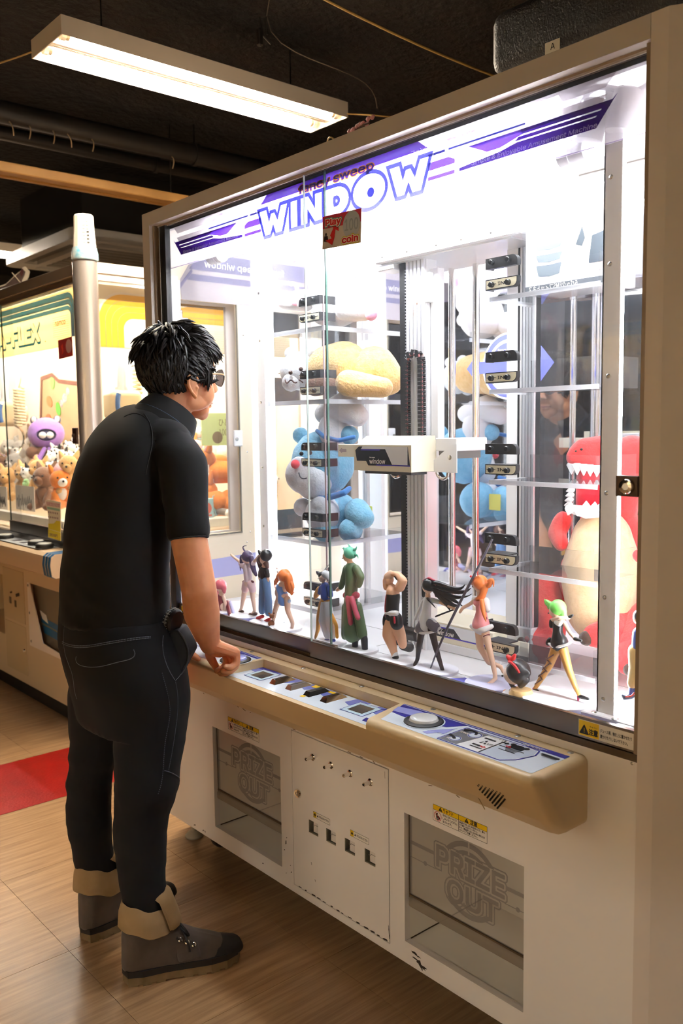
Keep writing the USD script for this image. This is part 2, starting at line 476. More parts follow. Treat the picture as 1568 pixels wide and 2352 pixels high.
# dark rounded speaker above the big cabinet with a paper tag
t = thing('ceiling_speaker', 'dark rounded speaker box above the cabinet, with a paper tag lettered A', 'speaker', (-1.2, .57, 2.34))
M_spk = mat('speaker_black', (.016, .011, .009), .45, bump=(200., .4))
obj('cabinet', rbx(-1.515, -.90, .40, .75, 2.262, 2.42, .035, 16), M_spk, t, smooth=40)
obj('bracket', cyl((-1.2, .58, 2.4), (-1.2, .58, 2.95), .02, 12), M_pipe, t)
pt = obj('paper_tag', slab(sbox(0, 0, .042, .026), (-1.338, .3995, 2.262), t=.001), mat('paper', '#d8cdb8', .7), t, label='cream paper tag lettered A')
obj('letter', slab(text2('A', .014), (-1.322, .3995, 2.268), t=.0004, lift=.001), mat('ink', '#1a1614', .6), pt)

# ================================================================ THE BIG CRANE GAME CABINET
XL, XR, XE, ZB, ZT = -2.585, -.821, -.789, .09, 2.062
M_white = mat('white_panel', '#f1eae5', .42, spec=.4, bump=(900., .05, .001))
M_frame = mat('warm_silver_frame', '#c9beb4', .42, spec=.45, bump=(1200., .06, .001))
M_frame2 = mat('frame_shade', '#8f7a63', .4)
M_col = mat('column_paint', '#ded2c9', .45, bump=(900., .05, .001))
M_blk = mat('black_rubber', (.012, .011, .011), .35)
M_chrome = mat('chrome', (.85, .83, .80), .12, metal=1.)
M_alu = mat('aluminium', (.86, .86, .88), .35, metal=.45)
M_steel = mat('brushed_steel', (.23, .20, .175), .3, metal=1., bump=(400., .08, .001))
M_groove = mat('dark_groove', '#54422f', .5)
M_inner = mat('inner_white', '#f4f3f4', .5)
M_beige = mat('beige_wall', '#e6d8bf', .5)
M_scuff = mat('scuff', '#3c3029', .8)
M_glass = pane('cabinet_glass', (.985, .99, .99), .9, .012, (.85, .9, 1.))
M_gedge = mat('glass_edge', '#4f6f64', .15, spec=.8)
M_screw = mat('screw_steel', (.6, .58, .55), .25, metal=1.)
M_dark = mat('near_black', (.008, .008, .008), .5)
M_ink = mat('ink', '#1a1614', .6)
M_yel = mat('sign_yellow', '#f2c900', .45)
M_wht = mat('label_white', '#f3ece2', .5)
M_red = mat('sign_red', '#d2202a', .5)

cab = thing('crane_game_cabinet', 'large white two-player crane game cabinet with a sliding glass front', 'arcade game', (-1.69, .35, 0))
FU, FV = (1, 0, 0), (0, 0, 1)


def screw(parent, p, n=(0, -1, 0), r=.0045):
    p = np.asarray(p, float); n = np.asarray(n, float)
    m = lathe([(0, .0022), (r * .6, .0019), (r, .0006), (r, -.001), (0, -.001)], p, n, 14)
    a = np.cross(n, [0.3, .2, .9]); a /= np.linalg.norm(a); b = np.cross(n, a)
    s = obj('screw', m, M_screw, parent, smooth=40)
    return s


# --- lower front with its openings
fp = mbx(-2.559, XR - .0012, 0., .018, ZB, .768)
for x0, x1, z0, z1 in ((-2.27, -1.922, .142, .464), (-1.432, -1.08, .144, .466), (-1.869, -1.483, .112, .5575)):
    fp = fp - mbx(x0, x1, -.02, .05, z0, z1)
front = obj('front_panel', tri(fp), M_white, cab)
obj('corner_strip', tri(m3.CrossSection([[(-2.5605, .001), (-2.60, .06), (-2.60, .70), (-2.56, .70)]]).extrude(.68).translate((0, 0, ZB))), M_white, cab)
obj('cabinet_side', bx(-2.60, -2.565, .06, .72, ZB, .79), M_white, cab)
obj('cabinet_bottom', bx(-2.56, -.74, .02, .70, ZB, ZB + .012), M_dark, cab)
obj('cabinet_back', bx(-2.61, -.74, .70, .73, ZB, ZT), M_white, cab)
for dx, dz, w, h, a in ((-2.40, .100, .014, .004, .3), (-2.345, .1, .006, .006, 0), (-2.33, .099, .004, .008, 1), (-1.905, .215, .005, .014, 0), (-1.912, .195, .004, .005, 0), (-1.90, .235, .003, .004, 0), (-2.02, .115, .007, .004, 0),
                        (-1.882, .14, .004, .005, .2), (-1.885, .16, .003, .003, 0), (-1.905, .13, .0025, .003, 0)):
    obj('paint_chip', slab(affinity.rotate(Polygon([(0, 0), (w, h * .3), (w * .9, h), (w * .3, h * .8)]), a * 40, origin=(0, 0)), (dx, 0, dz), t=.0003), M_scuff, front)
rs = np.random.RandomState(3)
for cx, cz, w, h in ((-1.395, .127, .022, .007), (-1.383, .108, .034, .016)):
    a = np.linspace(0, 2 * math.pi, 22)[:-1]
    k = 1 + .45 * rs.randn(21)
    obj('paint_chip', slab(Polygon(np.c_[w / 2 * np.cos(a) * np.clip(k, .4, 1.5), h / 2 * np.sin(a) * np.clip(k, .4, 1.5) - .3 * (w / 2 * np.cos(a))]).buffer(0), (cx, 0, cz), t=.0003), M_scuff, front, label='bare patch of chipped paint at the cabinet foot')
screw(front, (-.838, 0, .757), r=.003)


# --- prize chutes: white box behind the opening, a grey printed flap hanging in front
M_flap = pane('flap_plastic', (.98, .975, .96), .7, .26, (.86, .82, .78))
M_print = film('flap_print', '#a59c9b', .34, .3)
M_bar = pane('flap_bar', (.80, .76, .70), .8, .5, (.55, .50, .43))
M_chute = mat('chute_white', '#f4eee4', .4)
for i, (x0, x1, z0, z1) in enumerate(((-2.27, -1.922, .142, .464), (-1.432, -1.08, .144, .466))):
    ch = obj('prize_chute', join([bx(x0 - .012, x0, .018, .30, z0 - .012, z1 + .012), bx(x1, x1 + .012, .018, .30, z0 - .012, z1 + .012), bx(x0, x1, .018, .30, z0 - .012, z0 - .002), bx(x0, x1, .018, .30, z1, z1 + .012),
                                  bx(x0, x1, .285, .30, z0, z1)]), M_chute, cab, label=['left prize chute behind a grey flap', 'right prize chute behind a grey flap'][i])
    obj('chute_seam', join([bx(x0, x0 + .0015, .02, .285, z0 - .002, z0 + .0005), bx(x0 + .003, x0 + .006, .012, .02, .24, z1)]), M_groove, ch)
    fl_ = obj('flap', bx(x0 + .006, x1 - .001, .0125, .0150, .262, z1 - .003), M_flap, ch)
    obj('flap_bar', join([rbx(x0 + .006, x1 - .001, .004, .022, .2325, .258, .006, 10)]), M_bar, ch, smooth=40)
    obj('flap_gap', bx(x0 + .006, x1 - .001, .009, .0155, .2582, .2622), M_groove, ch)
    cx, cz, s = (x0 + x1) / 2 + .016, .366, 1.0
    ring = Point(0, 0).buffer(.089, 48).difference(Point(0, 0).buffer(.077, 48)).union(Point(0, 0).buffer(.068, 48).difference(Point(0, 0).buffer(.06, 48)))
    ring = ring.difference(sbox(-.125, -.024, .125, .054)).difference(sbox(-.004, .04, .001, .1)).difference(sbox(-.10, -.060, .105, -.02))
    words = union_all([affinity.translate(text2('PRIZE', .05, bold=2, width=.2, center=True), 0, 0), affinity.translate(text2('OUT', .048, bold=2, width=.15, center=True), .008, -.066)])
    halo = words.buffer(.0075, join_style=2).difference(words.buffer(.0045, join_style=2))
    lines = union_all([sbox(x0 + .006 - cx, .022, -.105, .031), sbox(.105, .022, x1 - cx - .002, .031), sbox(x0 + .006 - cx, -.0105, -.1, -.0085), sbox(.1, -.0105, x1 - cx - .002, -.0085), Point(-.135, -.0095).buffer(.0055), Point(.135, -.0095).buffer(.0055)])
    obj('print', slab(union_all([ring, words, halo, lines]), (cx, .0125, cz), t=.0003), M_print, ch, label='grey print reading PRIZE OUT in a broken ring')

# --- coin door
dr = mbx(-1.8665, -1.4855, -.0005, .0165, .1145, .555)
slots = [(-1.797, .2895), (-1.724, .2905), (-1.649, .2908), (-1.573, .2905)]
for x, z in slots:
    dr = dr - mbx(x, x + .0395, -.02, .05, z, z + .0358)
door = obj('coin_door', tri(dr), M_white, cab, label='white coin door with four knobs and four return slots')
obj('door_gap', join([bx(-1.869, -1.483, .0165, .019, .112, .5575)]), M_groove, cab)
M_slot = mat('slot_dark', '#8d8878', .4, metal=.4)
for x, z in slots:
    obj('coin_return', join([bx(x, x + .0395, .017, .03, z, z + .0358), bx(x, x + .003, .0, .02, z, z + .0358), bx(x, x + .0395, .0, .02, z, z + .003)]), M_slot, door)
    fl2 = trimesh.Trimesh([(x + .008, .010, z + .0355), (x + .0395, .010, z + .0355), (x + .0395, .004, z + .005), (x + .015, .004, z + .005), (x + .008, .014, z + .0355), (x + .0395, .014, z + .0355), (x + .0395, .008, z + .005), (x + .015, .008, z + .005)],
                          [[0, 3, 2], [0, 2, 1], [4, 5, 6], [4, 6, 7], [0, 1, 5], [0, 5, 4], [3, 7, 6], [3, 6, 2], [0, 4, 7], [0, 7, 3], [1, 2, 6], [1, 6, 5]], process=False)
    obj('coin_flap', fl2, mat('flap_white', '#e4dcd6', .3), door)
    obj('coin_mark', slab(LineString([(.011, .021), (.018, .021), (.019, .025), (.026, .0245), (.038, .0245)]).buffer(.0006), (x, .004, z), t=.0003), mat('grey_line', '#8f8780', .5), door)
for x in (-1.774, -1.698, -1.6225, -1.547):
    obj('knob', join([lathe([(0, .026), (.0035, .026), (.0048, .0245), (.0052, .004), (.0095, .003), (.0095, -.001), (0, -.001)], (x, 0, .5055), (0, -1, 0), 20)]), M_chrome, door, smooth=35, label='small chrome push knob')
lk = obj('lock', lathe([(0, .004), (.0055, .004), (.006, .006), (.0115, .0055), (.0125, .003), (.0135, 0), (.0135, -.001), (0, -.001)], (-1.841, 0, .384), (0, -1, 0), 24), M_chrome, door, smooth=35)
obj('key_slot', bx(-1.8416, -1.8404, -.0046, -.002, .3795, .3885), M_dark, lk)


def tri_sign(s):
    g = Polygon([(0, 0), (s, 0), (s / 2, s * .88)]).buffer(s * .06)
    return g.difference(sbox(s * .46, s * .26, s * .54, s * .6)).difference(Point(s * .5, s * .15).buffer(s * .05))


for x, z in ((-1.776, .343), (-1.626, .344)):
    st = obj('sticker', slab(sbox(0, 0, .0695, .0165), (x, -.0005, z - .004), t=.0003), M_wht, door, label='tiny yellow and white warning sticker above the coin returns')
    obj('yellow_field', slab(sbox(.0008, .0008, .0125, .0157), (x, -.0008, z - .004), t=.0002), M_yel, st)
    obj('print', slab(union_all([affinity.translate(tri_sign(.0075), .003, .0065), affinity.translate(text2('コイン', .0035, True, width=.008), .0028, .002), affinity.translate(tri_sign(.0055), .016, .006), affinity.translate(text2('手を入れないで下さい', .0052, True, width=.04), .0245, .006),
                                 sbox(0, 0, .0695, .0165).difference(sbox(.0005, .0005, .069, .016))]), (x, -.001, z - .004), t=.0002), M_ink, st)
for k in range(14):   # chipped bottom edge of the coin door
    x = -1.85 + k * .026 + rs.rand() * .01; w = .006 + rs.rand() * .018; h = .0012 + rs.rand() * .0022
    obj('paint_chip', slab(Polygon([(0, 0), (w * .3, -h * .8), (w, -h * .2), (w * .8, h), (w * .2, h * .6)]), (x, -.0005, .1155 + rs.rand() * .001), t=.0003), M_scuff, door)
for (x, z, w, h) in ((-1.790, .2, .004, .007), (-1.775, .158, .004, .006), (-1.497, .53, .0015, .018), (-1.489, .125, .0045, .035)):
    obj('paint_chip', slab(Polygon([(0, h), (w * .4, h * .9), (w, 0), (w * .7, 0)]), (x, -.0006, z), t=.0003), M_scuff, door)

# --- bilingual warning labels
for k, (x, z) in enumerate(((-2.18, .479), (-1.337, .48))):
    w, h = .159, .0385
    st = obj('warning_label', slab(sbox(0, 0, w, h), (x, 0, z), t=.0004), M_wht, front, label=['yellow and white caution label over the left prize chute', 'yellow and white caution label over the right prize chute'][k])
    obj('yellow_field', slab(sbox(.0006, .0265, w - .0006, h - .0006), (x, -.0004, z), t=.0002), M_yel, st)
    g = [sbox(0, 0, w, h).difference(sbox(.0006, .0006, w - .0006, h - .0006)), sbox(.0765, 0, .0773, h), sbox(0, .0260, w, .0266),
         affinity.translate(tri_sign(.0095), .018, .0283), affinity.translate(text2('ちゅうい', .0072, True, bold=1, width=.03), .031, .0295),
         affinity.translate(tri_sign(.0095), .096, .0283), affinity.translate(text2('注意', .0078, True, bold=2, width=.02), .111, .0288), affinity.translate(text2('ちゅうい', .002, True, width=.016), .112, .0363),
         affinity.translate(text2('なかにはいったり', .0043, True, bold=1, width=.041), .030, .0195), affinity.translate(text2('しないでください。', .0043, True, bold=1, width=.043), .030, .012), affinity.translate(text2('きけんです。', .0043, True, bold=1, width=.027), .030, .0045)]
    for j, s in enumerate(('商品取り出し口に足を掛けたり、乗っ', 'たり物を入れないでください。', 'また、商品取り出し口の中に手を入れ', 'ないようご注意ください。')):
        g.append(affinity.translate(text2(s, .0036, True, bold=1, width=.073 if j % 2 == 0 else .052), .0795, .0205 - j * .0057))
    obj('print', slab(union_all(g), (x, -.0006, z), t=.0002), M_ink, st)
    fig = union_all([Point(.0125, .0188).buffer(.0022), LineString([(.0105, .017), (.013, .0125), (.019, .009)]).buffer(.0022), LineString([(.0125, .0145), (.017, .0135), (.0205, .0105)]).buffer(.0012), LineString([(.011, .012), (.012, .007), (.016, .0055)]).buffer(.0014)])
    obj('figure_print', slab(fig, (x, -.0006, z), t=.0002), M_ink, st)
    ban = Point(.0145, .0135).buffer(.0113, 24).difference(Point(.0145, .0135).buffer(.0103, 24)).union(LineString([(.0072, .0208), (.0218, .0062)]).buffer(.0005))
    obj('red_ring', slab(ban, (x, -.0006, z), t=.0003), M_red, st)

# --- silver outer frame
fr = mbx(XL, XE, -.012, .05, .768, ZT) - mbx(-2.541, XR - .0008, -.05, .1, .7, 2.021)
cs = m3.CrossSection([[(XL, 2.062), (XL, .768), (-2.541, .768), (-2.541, 2.021), (XR - .001, 2.021), (XR - .001, 2.062)]])
obj('frame', slab(Polygon([(XL, .768), (-2.541, .768), (-2.541, 2.021), (XR - .0012, 2.021), (XR - .0012, 2.062), (XL, 2.062)]), (0, .05, 0), t=.062), M_frame, cab, label='warm silver frame around the glass front')
obj('column', tri(m3.CrossSection([[(XR, -.012), (XE, -.012), (-.66, .062), (-.66, .73), (XR, .73)]]).extrude(ZT - ZB).translate((0, 0, ZB))), M_col, cab, label='chamfered corner column')
obj('top_cover', bx(XL, XR, .05, .73, 2.056, ZT), M_frame, cab)
obj('left_side_frame', bx(-2.612, XL, .0, .06, .77, ZT, .01), M_frame, cab)
# jambs: shaded reveal, rubber, chrome line, rubber
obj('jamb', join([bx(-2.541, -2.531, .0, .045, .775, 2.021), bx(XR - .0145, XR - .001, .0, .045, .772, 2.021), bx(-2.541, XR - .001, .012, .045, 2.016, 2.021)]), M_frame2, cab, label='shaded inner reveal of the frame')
obj('rubber_seal', join([bx(-2.531, -2.512, .02, .045, .80, 2.016), bx(-2.509, -2.486, .012, .03, .80, 2.016), bx(-2.531, XR - .015, .030, .045, 2.006, 2.016)]), M_blk, cab)
obj('chrome_strip', join([bx(-2.513, -2.509, .006, .02, .80, 2.016), bx(-2.531, XR - .015, .016, .02, 2.0125, 2.0165)]), M_chrome, cab)
screw(cab, (-2.522, .02, 1.965), r=.004)

# --- sliding panes on their rails
g1 = obj('glass_pane', bx(-2.486, -1.72, .0215, .0265, .806, 2.012), M_glass, cab, label='left sliding glass pane')
obj('glass_edge', bx(-1.7215, -1.7185, .0212, .0268, .817, 2.012), M_gedge, g1)
obj('pane_rail', bx(-2.512, -1.70, .0185, .0295, .775, .8175, .001), M_steel, g1)
g2 = obj('glass_pane', bx(-1.782, XR - .0145, .006, .011, .806, 2.012), M_glass, cab, label='right sliding glass pane')
obj('glass_edge', bx(-1.7832, -1.7818, .0058, .0112, .817, 2.012), mat('pale_edge', '#c9d8d4', .15), g2)
obj('pane_rail', bx(-1.783, XR - .0145, .0025, .0145, .776, .8175, .001), M_steel, g2)
obj('rail_track', join([bx(-2.541, XR - .0012, -.002, .05, .762, .7685), bx(-2.541, XR - .0012, .0155, .018, .768, .779), bx(-2.541, XR - .0012, -.002, .0, .768, .7755)]), M_groove, cab, label='brown double track under the panes')
lp = obj('lock_plate', bx(-.879, -.834, -.004, .008, 1.248, 1.2855, .001), mat('lock_plate_bronze', '#4a3a30', .3, metal=.8), cab)
obj('lock', lathe([(0, .008), (.006, .008), (.007, .010), (.0125, .009), (.0135, .006), (.0145, 0), (0, 0)], (-.8545, -.004, 1.2665), (0, -1, 0), 28), M_chrome, lp, smooth=35)
for k, (x, z) in enumerate(((-.9545, .7795), (-2.466, .7795))):
    st = obj('caution_sticker', slab(sbox(0, 0, .119, .0315), (x, .0025 if k == 0 else .0185, z + .0015), t=.0004), M_wht, cab, label=['caution sticker at the right end of the pane rail', 'caution sticker at the left end of the pane rail'][k])
    obj('yellow_field', slab(sbox(.001, .001, .045, .0305), (x, .0021 if k == 0 else .0181, z + .0015), t=.0002), M_yel, st)
    obj('print', slab(union_all([affinity.translate(tri_sign(.0185), .0035, .0055), affinity.translate(text2('注意', .0095, True, bold=3, width=.02), .023, .0065), affinity.translate(text2('ちゅうい', .0028, True, width=.016), .025, .0205),
                                 affinity.translate(text2('ジュース等、物を上に置かせたり', .0055, True, bold=1, width=.066), .048, .0175), affinity.translate(text2('腰かけたりしないで下さい。', .0055, True, bold=1, width=.058), .048, .0065)]), (x, .0019 if k == 0 else .0179, z + .0015), t=.0002), M_ink, st)

# --- feet
M_cast = mat('caster_grey', '#6a5e52', .45)
M_wheel = mat('caster_wheel', '#4b3d31', .35)
for k, (x, y) in enumerate(((-2.39, .10), (-1.0, .10), (-2.39, .62), (-1.0, .62))):
    w = obj('caster', join([bx(x - .03, x + .03, y - .03, y + .03, .084, .09), bx(x - .022, x - .018, y - .02, y + .02, .035, .085), bx(x + .018, x + .022, y - .02, y + .02, .035, .085)]), M_cast, cab)
    obj('wheel', join([lathe([(.008, -.0145), (.024, -.0145), (.028, -.0125), (.036, -.0125), (.039, -.008), (.039, .008), (.036, .0125), (.028, .0125), (.024, .0145), (.008, .0145), (.008, -.0145)], (x, y, .039), (1, 0, 0), 32)]), M_wheel, w, smooth=35)
    obj('leveling_foot', lathe([(0, .0), (.03, .0), (.031, .005), (.022, .016), (.011, .022), (.009, .09), (0, .09)], (x - .125 if x < -2 else x + .1, y - .03, 0), (0, 0, 1), 24), mat('foot_pale', '#b9ae98', .4), cab, smooth=35)

# ================================================================ INSIDE THE BIG CABINET
FZ = .795                                   # the show floor
YM = .66                                    # the mirror behind everything
M_tubecase = emit('case_tube', (.93, .96, 1.0), TUBE_CASE)
M_mirror = _mats['mirror'] = usdkit.material(stage, '/World/Looks/mirror', {'p': ('principled_bsdf', dict(base_color=(.80, .82, .86), metallic=1., roughness=.03))}, [], 'p.BSDF')
M_floorw = mat('show_floor', '#efeef0', .35)
M_blueprint = mat('floor_blue', '#5a5cc4', .4)
M_lav = mat('lavender_print', '#a3a3cf', .5)
M_acr = pane('acrylic', (.975, .98, .985), .7, .02, (.9, .93, 1.))
M_acre = pane('acrylic_edge', (.80, .82, .84), .8, .55, (.93, .94, .97))

fl2 = obj('show_floor', bx(-2.53, -.795, .0475, YM, FZ - .006, FZ), M_floorw, cab, label='white show floor with blue prints')
obj('floor_seam', join([bx(-2.53, -.8, .30, .302, FZ - .001, FZ + .0006), bx(-1.69, -1.688, .06, .30, FZ - .001, FZ + .0006), bx(-1.69, -.8, .115, .1165, FZ - .001, FZ + .0006)]), mat('pale_seam', '#b9b6b6', .6), fl2)
for p in ([(-2.45, .055), (-2.12, .055), (-2.02, .11), (-2.40, .13)], [(-1.99, .052), (-1.77, .052), (-1.80, .085), (-1.96, .085)], [(-1.36, .052), (-1.19, .052), (-1.22, .10), (-1.33, .10)], [(-1.03, .052), (-.90, .052), (-.95, .115), (-1.02, .10)]):
    obj('blue_print', slab(Polygon(p), (0, 0, FZ), (1, 0, 0), (0, 1, 0), t=.0005), M_blueprint, fl2)
obj('mirror', bx(-2.53, -.66, YM, YM + .01, FZ - .006, 2.03), M_mirror, cab, label='tall mirror at the back of the show case')
obj('inner_ceiling', bx(-2.53, -.70, .05, YM, 2.046, 2.056), M_inner, cab)
obj('inner_right_wall', bx(-.80, -.785, .05, YM, FZ - .006, 2.03), M_inner, cab)
# left wall: beige sheet with two windows, white post between
lw = mbx(-2.545, -2.53, .0475, YM, FZ - .006, 2.03) - mbx(-2.56, -2.5, .085, .305, 1.025, 1.80) - mbx(-2.56, -2.5, .435, .64, .97, 1.80)
lwp = obj('inner_left_wall', tri(lw), M_beige, cab, label='beige inner side wall with two windows')
obj('outer_left_wall', tri(mbx(-2.612, -2.60, .06, .72, .78, 2.03) - mbx(-2.62, -2.5, .085, .305, 1.025, 1.80) - mbx(-2.62, -2.5, .435, .64, .97, 1.80)), M_white, cab)
obj('window_trim', join([bx(-2.532, -2.527, .302, .306, 1.02, 1.80), bx(-2.532, -2.527, .085, .305, 1.02, 1.025)]), mat('trim_grey', '#7b7568', .4), lwp)
obj('window_pane', bx(-2.60, -2.596, .085, .305, 1.025, 1.80), M_glass, lwp)
obj('window_pane', bx(-2.60, -2.596, .435, .64, .97, 1.80), M_glass, lwp)
obj('lavender_band', join([slab(Polygon([(.055, .872), (.36, .875), (.46, .90), (.52, .955), (.36, .945), (.055, .935)]), (-2.53, 0, 0), (0, 1, 0), (0, 0, 1), t=.0006), slab(Polygon([(.055, .935), (.30, .94), (.20, .925)]), (-2.5294, 0, 0), (0, 1, 0), (0, 0, 1), t=.0006)]), M_lav, lwp)
for y, z in ((.330, 1.70), (.335, 1.30), (.34, 1.02), (.325, .985), (.12, .99)):
    screw(lwp, (-2.53, y, z), (1, 0, 0), .003)
br = obj('window_bracket', join([bx(-2.53, -2.518, .07, .11, 1.69, 1.74, .003), bx(-2.53, -2.518, .275, .31, 1.32, 1.375, .003)]), M_inner, lwp)
screw(lwp, (-2.518, .10, 1.72), (1, 0, 0), .007); screw(lwp, (-2.518, .285, 1.345), (1, 0, 0), .007)
obj('white_corner', join([bx(-2.53, -2.526, .05, .085, 1.0, 1.86), bx(-2.53, -2.522, .05, .075, FZ, 1.87)]), M_inner, lwp)
st = obj('notice_sticker', slab(sbox(0, 0, .038, .03), (-2.525, .052, 1.735), (0, 1, 0), (0, 0, 1), t=.0004), M_wht, lwp)
obj('print', slab(union_all([sbox(0, 0, .038, .03).difference(sbox(.0008, .0008, .0372, .0292)), affinity.translate(text2('注意', .007, True), .004, .018), affinity.translate(text2('ガラス', .004, True), .022, .02), affinity.translate(text2('手を触れない', .004, True, width=.03), .004, .006)]),
                      (-2.5246, .052, 1.735), (0, 1, 0), (0, 0, 1), t=.0003), M_ink, st)
# header film of the side window: read from outside, so mirrored from in here
hd = obj('side_header_film', slab(Polygon([(.09, 1.80), (.62, 1.80), (.62, 1.99), (.17, 1.99), (.085, 1.86)]), (-2.528, 0, 0), (0, 1, 0), (0, 0, 1), t=.0004), film('lav_film', '#dcd9ea', .4, .6), lwp, label='lavender header film lettered for the outside')
m_ = affinity.scale(text2('fancy sweep window', .021, bold=1, width=.33), -1, 1, origin=(0, 0))
obj('print', slab(affinity.translate(m_, .51, 1.912), (-2.5276, 0, 0), (0, 1, 0), (0, 0, 1), t=.0004), M_wht, hd)
obj('print', slab(union_all([Polygon([(.12, 1.90), (.165, 1.955), (.60, 1.955), (.60, 1.90)]), Polygon([(.115, 1.865), (.60, 1.865), (.60, 1.885), (.13, 1.885)]), Polygon([(.06, 1.82), (.13, 1.90), (.135, 1.893), (.075, 1.82)])]), (-2.52785, 0, 0), (0, 1, 0), (0, 0, 1), t=.0002), film('lav_film2', '#b9b5d6', .45, .5), hd)
# lit posts
for k, (x0, x1, y0, y1, zt) in enumerate(((-2.512, -2.468, .372, .392, 2.0), (-.966, -.928, .080, .098, 2.0))):
    p = obj('post', join([bx(x0, x1, y0, y0 + .003, FZ, zt), bx(x0, x0 + .003, y0, y1, FZ, zt) if k else bx(x1 - .003, x1, y0 + .012, y1, FZ, zt)]), mat('post_white', '#efeff2', .45), cab, label=['white corner post beside the side windows', 'white screwed post beside the right shelf tower'][k])
    obj('post_tube', cyl(((x0 + x1) / 2 + (.02 if k == 0 else .0), y1 + .012, FZ + .03), ((x0 + x1) / 2 + (.02 if k == 0 else .0), y1 + .012, 1.96), .008, 10), M_tubecase, p, label='vertical lamp tube behind the post')
    for z in (.835, 1.04, 1.245, 1.47, 1.68, 1.84):
        screw(p, ((x0 + x1) / 2 - .004, y0, z), (0, -1, 0), .0045)
obj('post_foot', bx(-.99, -.85, .06, .11, FZ, FZ + .012, .002), mat('post_white', '#efeff2'), cab)
screw(cab, (-.915, .066, FZ + .012), (0, 0, 1), .007); screw(cab, (-.965, .07, FZ + .012), (0, 0, 1), .005)

# lamps over the header
for k, (y, z, x0, x1, r) in enumerate(((.085, 2.028, -2.25, -1.062, .013), (.10, 1.909, -2.30, -1.075, .015))):
    tb = obj('header_tube', cyl((x0, y, z), (x1, y, z), r, 16), M_tubecase, cab, label=['upper lamp tube behind the header sign', 'lower lamp tube under the header sign'][k])
    for q, x in ((-1, x0), (1, x1)):
        obj('tube_holder', join([lathe([(0, 0), (r + .008, 0), (r + .008, .02), (r + .010, .02), (r + .010, .026), (r + .008, .026), (r + .008, .06), (0, .06)], (x, y, z), (q, 0, 0), 24), bx(x + q * .02 - .012, x + q * .02 + .012, y - .01, y + .01, z, 2.046)]), mat('holder_grey', '#c3c0c6', .4), tb, smooth=35)
obj('inner_tube', cyl((-2.1, .40, 2.002), (-1.1, .40, 2.002), .013, 12), M_tubecase, cab, label='lamp tube under the case ceiling')
for x in (-1.0, -.93):
    obj('ballast', join([lathe([(0, 0), (.028, 0), (.028, .07), (.02, .075), (0, .075)], (x, .075, 1.915), (.2, .1, 1), 20)]), mat('ballast_grey', '#c9c6cc', .35), cab, smooth=35)
obj('cable_loop', tube(spline([(-1.03, .09, 1.98), (-.98, .08, 2.01), (-.92, .08, 1.985), (-.86, .08, 2.0)], 14), .006, 8), mat('cable_pale', '#dcd6de', .4), cab)

# --- printed header
SY = .032
M_sheet = film('sign_sheet', '#f2eef8', .30, .75)
M_purple = film('sign_purple', '#4a1d86', .95, .6)
M_violet = film('sign_violet', '#6a35b8', .9, .6)
M_silver = film('sign_silver', '#b9aeb4', .62, .6)
M_signw = film('sign_white', '#ffffff', .7, .75)
M_signb = film('sign_blue', '#2a2aa8', .88, .5)
M_org = film('sign_orange', '#f09a28', .97, .5)
hs = obj('header_sign', slab(sbox(-2.52, 1.884, XR - .015, 2.018), (0, SY, 0), t=.0015), M_sheet, cab, label='printed header sign lettered WINDOW behind the glass')


def sg(name, g, m, lift, **kw):
    return obj(name, slab(g, (0, SY, 0), t=.00025, lift=.0015 + lift), m, hs, **kw)


def sx(x):       # mirror about the cabinet's middle
    return -1.687 * 2 - x


CX = -1.687
def both(pts):
    return union_all([Polygon(pts).buffer(0), Polygon([(2 * CX - x, z) for x, z in pts]).buffer(0)])


sg('silver_band', both([(-2.44, 1.985), (-2.465, 2.008), (-1.687, 2.008), (-1.687, 1.985)]), M_silver, 0)
sg('silver_band', both([(-2.43, 1.955), (-2.445, 1.973), (-1.687, 1.973), (-1.687, 1.955)]).difference(sbox(-2.02, 1.9, -1.36, 2.01)), M_silver, .0002)
sg('purple_wing', both([(-2.496, 2.004), (-2.422, 1.918), (-2.09, 1.915), (-2.09, 1.922), (-2.20, 1.93), (-2.24, 1.9375), (-2.42, 1.9375), (-2.424, 1.940), (-2.235, 1.940), (-2.245, 1.947), (-2.43, 1.947), (-2.4335, 1.9497), (-2.25, 1.9497), (-2.25, 1.960), (-2.455, 1.9605), (-2.496, 1.992)]), M_purple, .0004, label='dark purple wings of the header print')
sg('violet_band', both([(-2.25, 1.960), (-2.255, 1.9497), (-2.20, 1.937), (-2.165, 1.937), (-2.115, 1.960)]), M_violet, .0005)
sg('violet_band', both([(-2.00, 1.985), (-1.97, 2.006), (-1.687, 2.006), (-1.687, 1.985)]).difference(both([(-2.05, 1.98), (-2.01, 2.01), (-1.985, 2.01), (-2.02, 1.98)])), M_violet, .0006, label='violet band behind the words fancy sweep')
sg('violet_band', both([(-2.25, 1.985), (-2.22, 2.0), (-2.03, 2.0), (-2.06, 1.985)]), film('sign_pale', '#c9b3e4', .55, .7), .0006)
sg('violet_band', both([(-2.078, 1.914), (-2.0, 1.914), (-2.0, 1.922), (-2.078, 1.922)]).union(both([(-2.078, 1.935), (-2.0, 1.935), (-2.0, 1.952), (-2.06, 1.952), (-2.078, 1.944)])), M_violet, .0007)
sg('blue_line', both([(-2.262, 1.966), (-2.262, 1.970), (-2.06, 1.970), (-2.06, 1.966)]).union(both([(-2.05, 1.965), (-2.05, 1.970), (-2.0, 1.970), (-2.0, 1.965)])), M_signb, .0008)
for k, (x, mir) in enumerate(((-2.41, 0), (-1.25, 0))):
    sg('slogan', affinity.translate(text2('Simple & Enjoyable Amusement Machine', .0082, width=.30, slant=.2), x, 1.9195), film('sign_lilac', '#e9dcf6', .9, .6), .0009, label='slogan Simple and Enjoyable Amusement Machine')
